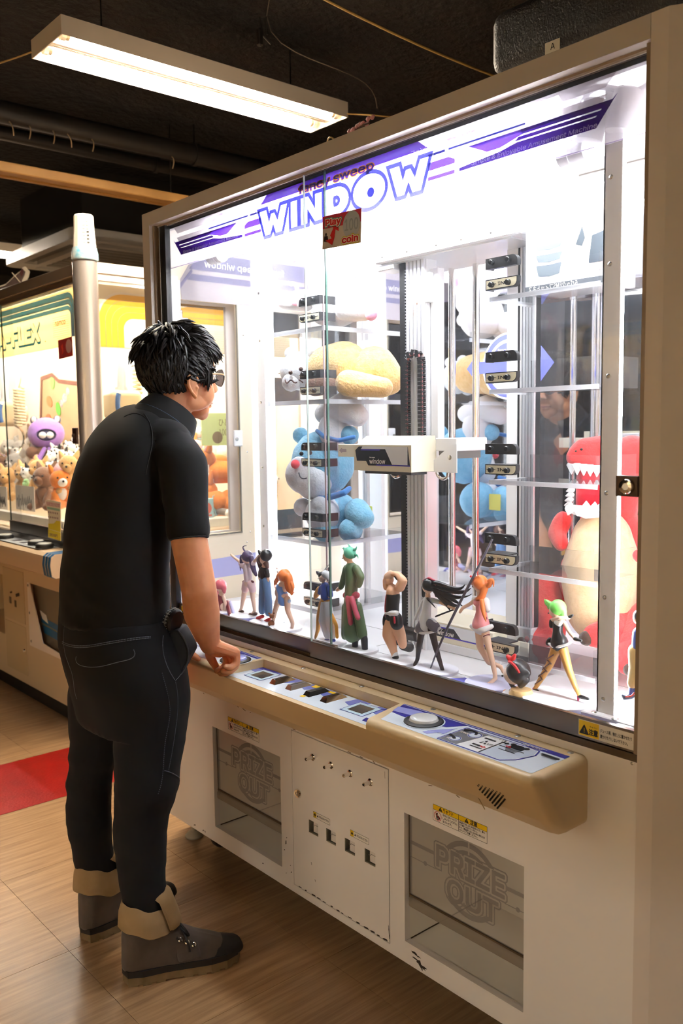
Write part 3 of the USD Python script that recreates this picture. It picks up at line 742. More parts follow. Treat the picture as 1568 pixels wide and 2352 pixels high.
sg('katakana', affinity.translate(text2('ファンシースイープウィンドウ', .0095, True, bold=1, width=.185), -1.425, 1.980), film('sign_lilac', '#e9dcf6'), .0009)
fs = text2('fancy sweep', .0175, bold=2, width=.285)
fs = affinity.translate(fs, -1.832, 1.9795)
sg('orange_outline', fs.buffer(.0022).difference(fs), M_org, .0010)
sg('words', fs, film('sign_violet2', '#5a2f9a', .95, .5), .0013, label='words fancy sweep in violet with an orange edge')
# WINDOW: block letters on an arc-free baseline, wedge W at both ends
def wl():
    return Polygon([(0, 1), (.30, 1), (.42, .45), (.52, .80), (.66, .80), (.80, .45), (.96, 1), (1.22, 1), (.98, 0), (.72, 0), (.60, .40), (.46, 0), (.24, 0)])
Iw = sbox(0, 0, .26, 1)
Nw = Polygon([(0, 0), (0, 1), (.30, 1), (.58, .45), (.58, 1), (.84, 1), (.84, 0), (.56, 0), (.26, .56), (.26, 0)])
Dw = sbox(0, 0, .40, 1).union(affinity.scale(Point(.40, .5).buffer(.5, 32), .9, 1)).difference(sbox(.30, .30, .38, .70).union(affinity.scale(Point(.38, .5).buffer(.2, 24), .8, 1)).intersection(sbox(.28, 0, 2, 1)))
Ow = affinity.scale(Point(.55, .5).buffer(.55, 40), 1, 1.04)
hh = .066
row = []; x = 0.
for g, w in ((wl(), 1.22), (Iw, .26), (Nw, .84), (Dw, .86), (Ow, 1.10), (wl(), 1.22)):
    row.append((g, x)); x += w + .16
ks = .632 / (x - .16)
word = [affinity.translate(affinity.scale(g, ks, hh, origin=(0, 0)), -2.003 + x_ * ks, 1.9) for g, x_ in row]
hole = affinity.translate(affinity.scale(Point(0, 0).buffer(1, 24), .012, .011), -2.003 + (row[4][1] + .62) * ks, 1.928)
wedge = affinity.translate(affinity.scale(Polygon([(0, 0), (-.5, 1.2), (.35, 1.35)]), .028, .024), -2.003 + (row[4][1] + .52) * ks, 1.936)
allw = union_all(word)
sg('word_edge', allw.buffer(.013, join_style=2, mitre_limit=1.6).difference(allw.buffer(.0095, join_style=2, mitre_limit=1.8)), film('sign_halo', '#e8e4f6', .7, .7), .0010)
sg('word_border', allw.buffer(.0095, join_style=2, mitre_limit=1.8).difference(allw), M_signb, .0014, label='blue border of the word WINDOW')
sg('word', allw, M_signw, .0018, label='big white letters WINDOW')
sg('word_line', union_all([w.buffer(-.0028).difference(w.buffer(-.0034)) for w in word]), film('sign_grey', '#8d8fb0', .8, .5), .0021)
sg('word_disc', union_all([hole, wedge]), M_signb, .0022)
sg('panel_line', sbox(-2.52, 1.8845, XR - .016, 1.8858), film('sign_line', '#a98fc9', .8, .5), .0004)

# price card stuck to the glass
pc = obj('price_card', slab(affinity.rotate(sbox(0, 0, .142, .078), -2.5, origin=(0, 0)), (-1.71, .0055, 1.818), t=.0006), mat('card_grey', '#d9cfc6', .5), g2, label='red and white price card Play 100 coin stuck to the glass')


def pcg(n, g, m, l):
    obj(n, slab(affinity.rotate(g, -2.5, origin=(0, 0)), (-1.71, .0055, 1.818), t=.0003, lift=.0006 + l), m, pc)


pcg('red_field', sbox(0, .048, .142, .078), mat('card_pink', '#c8324a', .5), 0)
pcg('coin', affinity.scale(Point(.108, .046).buffer(.031, 32), 1, 1.02), mat('card_silver', '#c3c9d0', .4), .0003)
pcg('coin_print', affinity.translate(text2('100', .026, bold=1, width=.048, center=True), .108, .033), mat('card_silver2', '#a3adb8', .4), .0006)
pcg('arrow', Polygon([(.012, .02), (.038, .006), (.046, .022), (.050, .042), (.062, .036), (.058, .058), (.034, .052), (.042, .046), (.030, .030), (.036, .022)]), M_red, .0004)
g = affinity.translate(text2('Play', .014, bold=3, width=.058), .012, .054)
pcg('word_edge', g.buffer(.004), mat('card_teal', '#3f8f86', .5), .0004); pcg('word_edge', g.buffer(.002), M_wht, .0007); pcg('word', g, M_red, .001)
g = affinity.translate(text2('coin', .014, bold=3, width=.058), .075, .006)
pcg('word_edge', g.buffer(.004), mat('card_yellow', '#d8c23a', .5), .0004); pcg('word_edge', g.buffer(.002), M_wht, .0007); pcg('word', g, M_red, .001)
pcg('figure', union_all([Point(.014, .034).buffer(.0035), Polygon([(.008, .030), (.02, .030), (.024, .014), (.006, .018)])]), mat('card_ink', '#3a3434', .5), .0003)

# --- acrylic shelf towers
M_brk = mat('bracket_black', (.015, .015, .016), .4)
M_brl = mat('bracket_label', '#e6dfc2', .45)
M_knob = mat('knob_black', (.01, .01, .01), .25)
LEV = [1.69, 1.485, 1.28, 1.077, .873]
for k, (x0, x1, y0, y1) in enumerate(((-2.195, -1.918, .18, .52), (-1.30, -1.018, .15, .30))):
    tw = obj('shelf_tower', bx(x0, x0 + .004, y1 - .02, y1, FZ, 1.98), M_acr, cab, label=['left clear shelf tower full of plush toys', 'right clear shelf tower beside the red plush dinosaur'][k])
    if k == 0:
        obj('tower_wall', bx(x1 - .005, x1, y0, y0 + .05, FZ, 1.98), M_acr, tw)
        obj('tower_edge', join([bx(x1 - .0055, x1 + .0005, y0 - .0008, y0 + .0008, FZ, 1.98)]), mat('pink_edge', '#f0d6d6', .3), tw)
    else:
        obj('tower_wall', bx(x0 + .09, x0 + .095, y0, y1, FZ, 1.98), M_acr, tw)
    for j, z in enumerate(LEV):
        zt = z - .026
        bare = k == 0 and j == 2                  # the blue plush needs this shelf's room
        if not bare: obj('tray', bx(x0, x1, y0, y1, zt - .005, zt), M_acr, tw)
        if bare: pass
        elif k == 0:
            obj('tray_lip', join([bx(x0, x1, y0 - .001, y0 + .004, zt - .012, zt + .001), bx(x1 - .004, x1 + .001, y0, y1, zt - .012, zt + .001)]), M_acre, tw)
            obj('tray_side', join([bx(x0, x0 + .003, y0, y1 - .1, zt, zt + .075), bx(x1 - .003, x1, y0, y1, zt, zt + .02)]), M_acr, tw)
        else:
            obj('tray_lip', join([bx(x0, x1, y0 - .001, y0 + .004, zt - .009, zt + .001), bx(x0, x0 + .004, y0, y1, zt - .009, zt + .001)]), M_acre, tw)
            obj('tray_side', join([bx(x0 + .1, x1, y0 + .02, y0 + .023, zt, zt + .06), bx(x1 - .003, x1, y0, y1, zt, zt + .06)]), M_acr, tw)
        bx0, bx1 = ((-2.013, -1.92) if k == 0 else (-1.30, -1.212))
        for top in (0, 1):
            zz = z + (.046 if top else 0); h = .0115
            yb = y0 - .012
            # a bar with one rounded corner, bent back along the tower's side
            rc = .014
            prof = sbox(bx0, zz - h, bx1, zz + h)
            cxr, sgn = (bx0, 1) if k == 0 else (bx1, -1)
            czr = zz - h if not top or k else zz + h
            czr = (zz + h) if top else (zz - h)
            cut = sbox(min(cxr, cxr + sgn * rc), min(czr, czr - rc if top else czr + rc), max(cxr, cxr + sgn * rc), max(czr, czr - rc if top else czr + rc))
            cc = Point(cxr + sgn * rc, czr - rc if top else czr + rc).buffer(rc, 10)
            prof = prof.difference(cut).union(cc.intersection(cut))
            m_ = [slab(prof, (0, y0 - .002, 0), t=.012)]
            ex = bx1 if k == 0 else bx0
            m_.append(bx(ex - .003, ex, y0 - .002, y0 + .045, zz - h, zz + h) if k == 0 else bx(ex, ex + .003, y0 - .002, y0 + .012, zz - h, zz + h))
            if not top and k:
                m_.append(bx(bx0, bx1 - .03, y0 - .002, y0 + .035, zz + h - .003, zz + h))
            b = obj('bracket', join(m_), M_brk, tw, label='black upper bracket' if top else 'black bracket labelled IN')
            for kx in (.22, .74):
                xx = bx0 + (bx1 - bx0) * kx
                obj('thumb_screw', lathe([(0, .009), (.005, .009), (.0062, .0075), (.0062, 0), (0, 0)], (xx, y0 - .014, zz + (.001 if top else -.001)), (0, -1, 0), 16), M_knob, b, smooth=35)
            if not top:
                lab = prof.buffer(-.0022)
                obj('label_field', slab(lab, (0, y0 - .014, 0), t=.0003), M_brl, b)
                mid = (bx0 + bx1) / 2
                f_ = -1 if k == 0 else 1
                t_ = text2('IN', .0068, bold=1, width=.0185, center=True)
                arrow = Polygon([(f_ * .012, -.004), (f_ * .012, .004), (f_ * .024, .004)]) if True else None
                pr = union_all([affinity.translate(affinity.scale(t_, 1, 1, origin=(0, 0)), mid, zz - .0035), affinity.translate(arrow, mid, zz), sbox(mid - f_ * .040, zz - .0005, mid - f_ * .014, zz + .0008) if f_ < 0 else sbox(mid - .040, zz - .0005, mid - .014, zz + .0008)])
                obj('label_print', slab(pr, (0, y0 - .0143, 0), t=.0003), M_ink, b)
    if k == 0:
        obj('tower_rail', join([bx(x0 + .03, x0 + .05, y1 + .005, y1 + .03, FZ, 1.98), bx(x0 + .052, x0 + .064, y1 + .012, y1 + .03, FZ, 1.98)]), M_alu, tw)
        obj('rail_cover', bx(x0 + .085, x0 + .14, y1 + .005, y1 + .02, FZ, 1.98), M_inner, tw)
    else:
        obj('rail_cover', bx(-1.374, -1.342, .305, .33, FZ, 1.98), M_inner, tw)
        obj('tower_rail', join([bx(-1.335 + .009 * i, -1.329 + .009 * i, .305, .33, FZ, 1.98) for i in range(5)] + [bx(-1.335, -1.293, .312, .33, FZ, 1.98)]), M_alu, tw)
        obj('rail_belt', bx(-1.341, -1.336, .306, .32, FZ, 1.98), M_brk, tw)

# --- the cranes: carriage, mast, rods, arm
cr = obj('crane', bx(-1.72, -1.245, .19, .41, 1.803, 1.975, .003), M_inner, cab, label='white crane carriage with mast and arm')
for x in (-1.69, -1.60, -1.50, -1.42, -1.33):
    screw(cr, (x, .19, 1.818), r=.003)
obj('carriage_plate', join([bx(-1.70, -1.28, .20, .40, 1.799, 1.803), bx(-1.72, -1.66, .20, .26, 1.785, 1.80, .002)]), M_alu, cr)
obj('mast', join([bx(-1.632, -1.566, .225, .262, FZ, 1.80)] + [bx(-1.632 + .0135 * i, -1.632 + .0135 * i + .009, .218, .226, FZ, 1.80) for i in range(5)]), M_alu, cr, label='ribbed aluminium mast')
obj('belt', bx(-1.655, -1.636, .218, .232, FZ + .02, 1.80), M_brk, cr, label='toothed black drive belt')
obj('belt_teeth', join([bx(-1.6365, -1.6335, .218, .232, FZ + .03 + i * .008, FZ + .034 + i * .008) for i in range(120)]), mat('belt_grey', '#8f8f92', .5), cr, kind='stuff')
obj('mast_cover', bx(-1.564, -1.540, .238, .262, 1.30, 1.775), M_inner, cr)
obj('sensor_plate', bx(-1.595, -1.552, .222, .2375, 1.69, 1.765, .002), mat('sensor_white', '#eef0f2', .4), cr)
obj('sensor_wire', tube(spline([(-1.585, .225, 1.70), (-1.60, .22, 1.685), (-1.605, .222, 1.65)], 8), .0016, 5), mat('wire_copper', '#a9744e', .4), cr)
for x, zb in ((-1.620, .80), (-1.536, .80)):
    obj('guide_rod', cyl((x, .38, zb), (x, .38, 1.80), .0095, 16), M_chrome, cr, label='polished guide rod', smooth=40)
    obj('rod_foot', lathe([(0, .02), (.015, .02), (.018, .0), (0, 0)], (x, .38, FZ), (0, 0, 1), 18), M_alu, cr)
obj('pulley', join([cyl((-1.66, .225, FZ + .035), (-1.60, .225, FZ + .035), .02, 20), bx(-1.67, -1.655, .20, .25, FZ, FZ + .06, .002)]), mat('pulley_dark', '#3a3a3c', .35, metal=.5), cr)
# cable chain: links along a tall loop
pts = []
for s in np.linspace(0, 1, 60):
    pts.append(None)
cxl, cxr_, ztop, zbot, rr = -1.624, -1.570, 1.540, 1.35, .027
path = [(cxl, z) for z in np.arange(zbot, ztop, .0105)] + [(cxl + rr - rr * math.cos(a), ztop + rr * math.sin(a)) for a in np.linspace(.35, math.pi - .35, 5)] + [(cxr_, z) for z in np.arange(ztop, zbot, -.0105)]
M_chain = mat('chain_black', (.022, .022, .024), .4)
ch = obj('cable_chain', tube([(a_, .21, z_) for a_, z_ in path[::2]], .0035, 8), mat('chain_wires', '#b06a6a', .5), cr, label='black link chain holding the arm cables')
for i in range(len(path)):
    a = path[i]; b = path[min(i + 1, len(path) - 1)] if i < len(path) - 1 else (path[i][0], path[i][1] - .01)
    ang = math.atan2(b[1] - a[1], b[0] - a[0])
    m_ = join([bx(-.0047, .0047, -.0075, -.0055, -.0075, .0075), bx(-.0047, .0047, .0055, .0075, -.0075, .0075), bx(-.002, .002, -.0055, .0055, -.0075, -.0058), bx(-.002, .002, -.0055, .0055, .0058, .0075)])
    m_.apply_transform(trimesh.transformations.rotation_matrix(-ang, (0, 1, 0)))
    m_.apply_translation((a[0], .21, a[1]))
    obj('chain_link', m_, M_chain, ch)
# arm head
M_head = mat('head_cream', '#f2ead2', .35)
def arm(x0, x1, y0, y1, z0, z1, parent, label, txt):
    pr = Polygon([(y0, z0), (y0, z1 - .022), (y0 + .012, z1 - .02), (y0 + .045, z1), (y1, z1), (y1, z0)])
    m_ = trimesh.creation.extrude_polygon(pr, x1 - x0, engine='earcut')
    V = m_.vertices; m_ = trimesh.Trimesh(np.c_[x0 + V[:, 2], V[:, 0], V[:, 1]], m_.faces[:, ::-1] if False else m_.faces, process=False)
    h = obj('arm_head', m_, M_head, parent, label=label)
    zz = z1 - .024; w = x1 - x0
    obj('name_plate', slab(Polygon([(.006, zz - z0 - .012), (.02, zz - z0 - .002), (w - .012, zz - z0 - .002), (w - .004, .014), (.055, .014), (.047, .025), (.012, .025)]), (x0, y0, z0), t=.0008), mat('plate_black', '#23242a', .35), h, label='dark name plate')
    obj('plate_blue', slab(union_all([Polygon([(.026, zz - z0 - .012), (.03, zz - z0 - .009), (.10, zz - z0 - .009), (.097, zz - z0 - .012)]), sbox(.085, .014, w - .004, .017)]), (x0, y0, z0), t=.0003, lift=.0008), mat('plate_blue', '#4b3fb8', .35), h)
    obj('plate_white', slab(union_all([Polygon([(.028, zz - z0 - .0085), (.034, zz - z0 - .002), (w - .012, zz - z0 - .002), (w - .012, .0175), (.142, .0175), (.118, zz - z0 - .0085)])]), (x0, y0, z0), t=.0002, lift=.0008), mat('plate_white', '#eef0f4', .35), h)
    obj('word', slab(union_all([affinity.translate(text2(txt, .0115, bold=1, width=.058), .060, .0190), affinity.translate(text2('fancy sweep', .0025, bold=1, width=.02), .06, .0335)]), (x0, y0, z0), t=.0003, lift=.0011), M_wht, h)
    obj('head_underside', bx(x0 + .02, x1 - .02, y0 + .02, y1 - .01, z0 - .008, z0), mat('dark_part', '#4d4d50', .4, metal=.4), h)
    return h
a1 = arm(-1.708, -1.50, .10, .185, 1.268, 1.356, cr, 'cream arm head lettered window', 'window')
obj('arm_paddle', join([bx(-1.83, -1.70, .15, .154, 1.300, 1.334, .001), bx(-1.69, -1.52, .19, .21, 1.285, 1.345)]), M_head, a1, label='cream pushing paddle with a grey arrow')
obj('paddle_arrow', slab(Polygon([(0, 0), (.012, .008), (.012, .004), (.03, .004), (.03, -.004), (.012, -.004), (.012, -.008)]), (-1.825, .15, 1.317), t=.0003), mat('arrow_grey', '#b9a8a8', .5), a1)
obj('arm_bracket', join([slab(Polygon([(-1.53, 1.266), (-1.425, 1.266), (-1.425, 1.335), (-1.44, 1.335), (-1.515, 1.285), (-1.53, 1.285)]), (0, .182, 0), t=.003), bx(-1.50, -1.43, .185, .30, 1.318, 1.35, .002)]), M_inner, a1)
obj('arm_motor', bx(-1.498, -1.435, .195, .28, 1.30, 1.318), mat('motor_grey', '#7e7b78', .4, metal=.5), a1)
for x, z in ((-1.447, 1.303), (-1.508, 1.28)):
    screw(a1, (x, .179, z), r=.006)
obj('arm_claw', join([tube(spline([(-1.60, .13, 1.265), (-1.59, .13, 1.255), (-1.57, .13, 1.258)], 6), .005, 8), tube(spline([(-1.50, .19, 1.265), (-1.485, .19, 1.25), (-1.468, .19, 1.252), (-1.462, .19, 1.265)], 8), .004, 8)]), M_chrome, a1)
cr2 = obj('crane', bx(-1.63, -1.34, .245, .36, FZ, FZ + .022, .002), M_alu, cab, label='second crane arm parked low on the show floor')
a2 = arm(-1.615, -1.37, .25, .35, FZ + .022, FZ + .095, cr2, 'low cream arm head lettered window', 'window')
obj('arm_paddle', bx(-1.38, -1.27, .26, .264, FZ + .03, FZ + .065, .001), M_head, a2)
obj('arm_post', bx(-1.34, -1.29, .30, .36, FZ, FZ + .09, .003), mat('post_white', '#efeff2'), a2)
obj('arm_motor', cyl((-1.33, .285, FZ + .035), (-1.30, .285, FZ + .035), .02, 18), M_brk, a2)

# round sticker on the mirror, with its two arrows
mk = obj('arrow_sticker', slab(Point(0, 0).buffer(.098, 48), (-1.65, YM, 1.553), t=.0006), mat('sticker_white', '#f4f5fb', .4), cab, label='round blue and white arrow sticker on the mirror')
ringb = union_all([Point(0, 0).buffer(.092, 48).difference(Point(0, 0).buffer(.078, 48)), Point(0, 0).buffer(.068, 48).intersection(sbox(-.1, -.005, .1, .1)), Polygon([(-.16, 0), (-.115, .05), (-.115, .018), (.115, .018), (.115, .05), (.16, 0), (.115, -.05), (.115, -.018), (-.115, -.018), (-.115, -.05)])])
obj('print', slab(ringb, (-1.65, YM, 1.553), t=.0003, lift=.0006), mat('sticker_blue', '#6a72cc', .4), mk)
obj('print', slab(union_all([affinity.translate(text2('fancy sweep', .010, bold=1, width=.08, center=True), 0, .042), affinity.translate(text2('window', .018, bold=2, width=.088, center=True), 0, .020)]), (-1.65, YM, 1.553), t=.0003, lift=.0009), M_wht, mk)

# ================================================================ THE CONTROL CONSOLE
M_bei = mat('console_beige', '#d9bf94', .38, spec=.5, coat=.15, bump=(700., .04, .001))
KX0, KX1, KT, KB, KD = -2.44, -.931, .745, .602, .168
# cross-section across the depth (y, z): flat top, round nose, face leaning back under a crease
prof = Polygon([(0, KB), (-.078, KB), (-.108, .640), (-.150, .712), (-KD, KT), (0, KT)])
core = m3.CrossSection([[(y, z) for y, z in prof.exterior.coords[:-1]][::-1]])
body = core.offset(-.016, m3.JoinType.Miter).extrude(KX1 - KX0 - .060)
def cons_pts(x, dx):
    return [(x, y, z) for y, z in prof.exterior.coords[:-1]]
rr_ = .0155
def rim(inset, x):
    c = np.array([(.02, KB + rr_ + inset * .3), (-.066 + inset * .4, KB + rr_ + inset * .3), (-.100 + inset, .650), (-.136 + inset, .713), (-KD + rr_ + inset, KT - rr_), (.02, KT - rr_)])
    return [sph((x, y, z), rr_, 20) for y, z in c]
hull_main = m3.Manifold.batch_hull(rim(0, KX0 + .034) + rim(0, KX1 - .034) + rim(.016, KX0 + rr_) + rim(.016, KX1 - rr_) + rim(.004, KX0 + .022) + rim(.004, KX1 - .022))
hull_main = hull_main - mbx(-3, 0, 0, .2, .5, .9)
# recesses: middle tray (20 mm deep) and two thin beds for the side panels
def bed(pts, z0):
    return m3.CrossSection([pts]).extrude(.1).translate((0, 0, z0))
mid = [(-1.945, -.036), (-1.992, -.160), (-1.955, -.20), (-1.36, -.20), (-1.372, -.160), (-1.425, -.030)]
mid = [(-1.942, -.034), (-1.950, -.20), (-1.372, -.20), (-1.408, -.034)]
hull_main = hull_main - bed(mid[::-1] if m3.CrossSection([mid]).area() < 0 else mid, .7225)
con = obj('console', tri(hull_main), M_bei, cab, smooth=28, label='long cream control console')
obj('crease', join([bx(KX0 + .05, -1.13, -.1212, -.1185, .6565, .6578)]), mat('crease_tan', '#a88c62', .5), con)
obj('crease', tube([(-1.135, -.120, .657), (-1.120, -.1185, .655), (-1.114, -.112, .645), (-1.112, -.088, .606)], .0009, 6), mat('crease_tan', '#a88c62'), con)
M_pblue = mat('panel_blue', '#2f3196', .3, coat=.3)
M_pmid = mat('panel_midblue', '#6f7ac9', .3, coat=.3)
M_pwht = mat('panel_pale', '#dfe9f4', .3, coat=.3)
M_pink = mat('panel_black', '#1b1b22', .35)
M_pgry = mat('panel_grey', '#6d6f76', .35)
Z1 = .7452


def top(name, g, m, parent, lift=0., z=Z1, **kw):
    return obj(name, slab(g, (0, 0, z), (1, 0, 0), (0, 1, 0), t=.0004, lift=lift), m, parent, **kw)


# right panel
rp = Polygon([(-1.398, -.030), (-.951, -.028), (-.951, -.150), (-1.358, -.143), (-1.362, -.130)])
P = top('control_panel', rp.buffer(-.004).buffer(.004), M_pwht, con, label='right control panel with round button and how to play print')
top('blue_print', union_all([Polygon([(-1.397, -.031), (-.952, -.029), (-.952, -.046), (-1.04, -.045), (-1.06, -.040), (-1.20, -.040), (-1.225, -.078), (-1.30, -.10), (-1.375, -.092)])]), M_pblue, P, .0004)
top('midblue_print', union_all([Polygon([(-1.392, -.055), (-1.33, -.043), (-1.26, -.062), (-1.30, -.075), (-1.38, -.085)]), Polygon([(-1.235, -.12), (-1.205, -.073), (-1.20, -.115), (-1.212, -.112), (-1.225, -.138), (-1.24, -.135)])]), mat('panel_lilac', '#9a9fdc', .3), P, .0007)
top('white_line', union_all([LineString([(-1.395, -.036), (-1.21, -.0365), (-1.0, -.0362)]).buffer(.0009), Polygon([(-1.238, -.121), (-1.2035, -.069), (-1.197, -.118)]).buffer(.001).difference(Polygon([(-1.238, -.121), (-1.2035, -.069), (-1.197, -.118)]))]), M_pwht, P, .001)
fr_ = Polygon([(-1.190, -.052), (-1.03, -.050), (-1.008, -.052), (-1.000, -.075), (-1.012, -.118), (-1.032, -.141), (-1.19, -.1405)])
top('guide_border', fr_.buffer(.003).difference(fr_), M_pblue, P, .0008)
top('guide_field', fr_, mat('guide_white', '#f0f1f2', .35), P, .0008)
top('guide_photo', union_all([Polygon([(-1.189, -.0525), (-1.131, -.0525), (-1.143, -.1395), (-1.189, -.1395)])]), M_pgry, P, .0010)
top('guide_photo', Polygon([(-1.078, -.052), (-1.01, -.053), (-1.002, -.075), (-1.014, -.117), (-1.033, -.1395), (-1.085, -.1395), (-1.082, -.10)]), mat('guide_pale', '#c3cede', .35), P, .0010)
gd = [Point(-1.150, -.074).buffer(.0145).difference(Point(-1.150, -.074).buffer(.0125)), Point(-1.166, -.117).buffer(.0125).difference(Point(-1.166, -.117).buffer(.0108))]
top('guide_discs', union_all([Point(-1.150, -.074).buffer(.0155), Point(-1.166, -.117).buffer(.0135)]), M_pwht, P, .0013)
top('guide_rings', union_all(gd), M_pblue, P, .0016)
blob = union_all([Point(-1.180, -.066).buffer(.006), LineString([(-1.186, -.062), (-1.168, -.058), (-1.155, -.060), (-1.151, -.070)]).buffer(.003), LineString([(-1.187, -.108), (-1.175, -.112), (-1.167, -.118)]).buffer(.0035), sbox(-1.125, -.074, -1.098, -.069), sbox(-1.122, -.116, -1.098, -.111), sbox(-1.12, -.126, -1.09, -.123),
                  Polygon([(-1.113, -.088), (-1.106, -.088), (-1.106, -.10), (-1.102, -.10), (-1.1095, -.081), (-1.117, -.10), (-1.113, -.10)]).buffer(0), Polygon([(-1.088, -.063), (-1.076, -.063), (-1.076, -.059), (-1.068, -.065), (-1.076, -.071), (-1.076, -.067), (-1.088, -.067)]),
                  Point(-1.046, -.072).buffer(.0165).intersection(sbox(-1.07, -.078, -1.0, 0)), Point(-1.062, -.060).buffer(.006), Point(-1.030, -.060).buffer(.006), sbox(-1.08, -.0835, -1.02, -.0815), sbox(-1.07, -.098, -1.03, -.0965), sbox(-1.0855, -.1395, -1.0835, -.052), sbox(-.996, -.062, -.955, -.056), sbox(-.99, -.068, -.956, -.066)])
top('guide_print', blob, M_pink, P, .0019)
top('guide_face', Point(-1.046, -.084).buffer(.014).difference(sbox(-1.1, -.0815, -1, 0)), M_pgry, P, .0019)
top('guide_letters', union_all([affinity.translate(text2('STOP', .0062, bold=1, width=.024), -1.183, -.083), affinity.translate(text2('UP', .0062, bold=1, width=.011), -1.180, -.128)]), M_wht, P, .0021)
top('guide_letters', union_all([affinity.translate(text2('UP', .0075, width=.013), -1.100, -.098)]), M_pgry, P, .0021)
top('guide_letters', affinity.translate(text2('ほしいプライズのとなりで', .0058, True, bold=1, width=.072), -1.155, -.0595), mat('panel_ltgrey', '#c7cbb9', .4), P, .0022)
top('how_to_play', affinity.translate(text2('HOW TO PLAY', .0042, bold=1, width=.046), -1.052, -.0455), M_wht, P, .0022, label='words HOW TO PLAY')
top('red_marks', union_all([LineString([(-1.102, -.113), (-1.095, -.110), (-1.09, -.114), (-1.095, -.118), (-1.10, -.115)]).buffer(.0008), LineString([(-1.068, -.076), (-1.06, -.073), (-1.056, -.078), (-1.064, -.08), (-1.068, -.076)]).buffer(.0008)]), M_red, P, .0022)
M_btn = mat('button_clear', '#e6e7e6', .18, coat=.6)
for k, (bx_, by_) in enumerate(((-1.281, -.0885), (-1.985, -.0985))):
    b = obj('button', lathe([(0, .012), (.022, .0118), (.0295, .010), (.0325, .005), (.033, 0), (0, 0)], (bx_, by_, Z1 + .0005), (0, 0, 1), 40), M_btn if k == 0 else mat('button_blue', '#aeb4f2', .15, coat=.6), con, smooth=35, label=['big round clear push button on the right panel', 'round bluish push button under the player\'s hand'][k])
    obj('button_ring', lathe([(.0325, .0), (.0325, .0055), (.036, .0060), (.043, .003), (.0435, 0), (.0325, 0)], (bx_, by_, Z1 + .0005), (0, 0, 1), 40), M_dark, b, smooth=35)
    top('button_halo', Point(bx_, by_).buffer(.0465, 40).difference(Point(bx_, by_).buffer(.0435, 40)), M_pwht, b, .0012)
# left panel
lp_ = Polygon([(-2.392, -.020), (-1.953, -.030), (-1.957, -.050), (-1.985, -.148), (-2.40, -.146)])
P = top('control_panel', lp_.buffer(-.004).buffer(.004), M_pwht, con, label='left control panel partly under the player\'s hands')
top('blue_print', Polygon([(-2.392, -.021), (-1.955, -.031), (-1.958, -.047), (-2.02, -.044), (-2.06, -.060), (-2.10, -.05), (-2.39, -.036)]), M_pblue, P, .0004)
top('white_line', LineString([(-2.39, -.028), (-2.1, -.034), (-1.96, -.037)]).buffer(.0009), M_pwht, P, .0008)
top('guide_print', union_all([affinity.translate(text2('HOW TO PLAY', .0042, bold=1, width=.07), -2.33, -.041), sbox(-2.35, -.06, -2.28, -.052), LineString([(-2.27, -.06), (-2.24, -.055)]).buffer(.003), sbox(-2.30, -.09, -2.16, -.085)]), mat('panel_ltblue', '#8f99c8', .4), P, .0008)
# middle tray with the coin slots
ZM = .7227
mp = Polygon([(-1.948, -.037), (-1.953, -.1495), (-1.38, -.1495), (-1.409, -.037)])
P = top('coin_panel', mp, M_pwht, con, 0, ZM, label='sunken middle panel with four coin slots')
gr = []
for k, (x0, x1) in enumerate(((-1.945, -1.86), (-1.80, -1.76), (-1.72, -1.68), (-1.65, -1.60), (-1.55, -1.51), (-1.47, -1.41))):
    gr.append(Polygon([(x0, -.038), (x1 + .01, -.038), (x1 - .02, -.085), (x0 - .005, -.075)]))
top('blue_print', union_all(gr).intersection(mp.buffer(-.002)), M_pmid, P, .0004, ZM)
top('blue_print', union_all([Polygon([(-1.945, -.038), (-1.865, -.038), (-1.885, -.05), (-1.945, -.052)]), Polygon([(-1.435, -.115), (-1.405, -.115), (-1.395, -.135), (-1.428, -.135)]), Polygon([(-1.45, -.038), (-1.415, -.038), (-1.42, -.05), (-1.452, -.05)])]), M_pblue, P, .0006, ZM)
M_glassd = mat('display_dark', '#59544e', .12, spec=.6)
for k, x in enumerate((-1.880, -1.487)):
    d = top('display', Polygon([(x - .040, -.050), (x + .034, -.048), (x + .040, -.118), (x - .034, -.120)]), mat('display_pale', '#c3dbe6', .3), P, .0008, ZM, label=['left credit window', 'right credit window'][k])
    top('display_edge', Polygon([(x - .040, -.050), (x + .034, -.048), (x + .040, -.118), (x - .034, -.120)]).buffer(.0006).difference(Polygon([(x - .040, -.050), (x + .034, -.048), (x + .040, -.118), (x - .034, -.120)]).buffer(-.0006)), M_pblue, d, .001, ZM)
    top('display_glass', Polygon([(x - .027, -.062), (x + .022, -.060), (x + .027, -.106), (x - .022, -.108)]), M_glassd, d, .0011, ZM)
for k, x in enumerate((-1.795, -1.728, -1.655, -1.59)):
    m_ = tri(m3.Manifold.hull_points(np.array([(x - .012, -.115, ZM), (x + .012, -.115, ZM), (x - .012, -.045, ZM), (x + .012, -.045, ZM), (x - .008, -.108, ZM + .011), (x + .008, -.108, ZM + .011), (x - .008, -.060, ZM + .011), (x + .008, -.060, ZM + .011)])))
    c_ = obj('coin_slot', m_, [M_chrome, mat('slot_silver', (.75, .75, .76), .25, metal=1.), mat('slot_black', '#201f1c', .3), M_chrome][k], P, label=['first chrome coin slot', 'silver coin slot', 'black taped coin slot', 'last chrome coin slot'][k])
    obj('slit', bx(x - .0014, x + .0014, -.104, -.064, ZM + .0105, ZM + .0114), M_dark, c_)
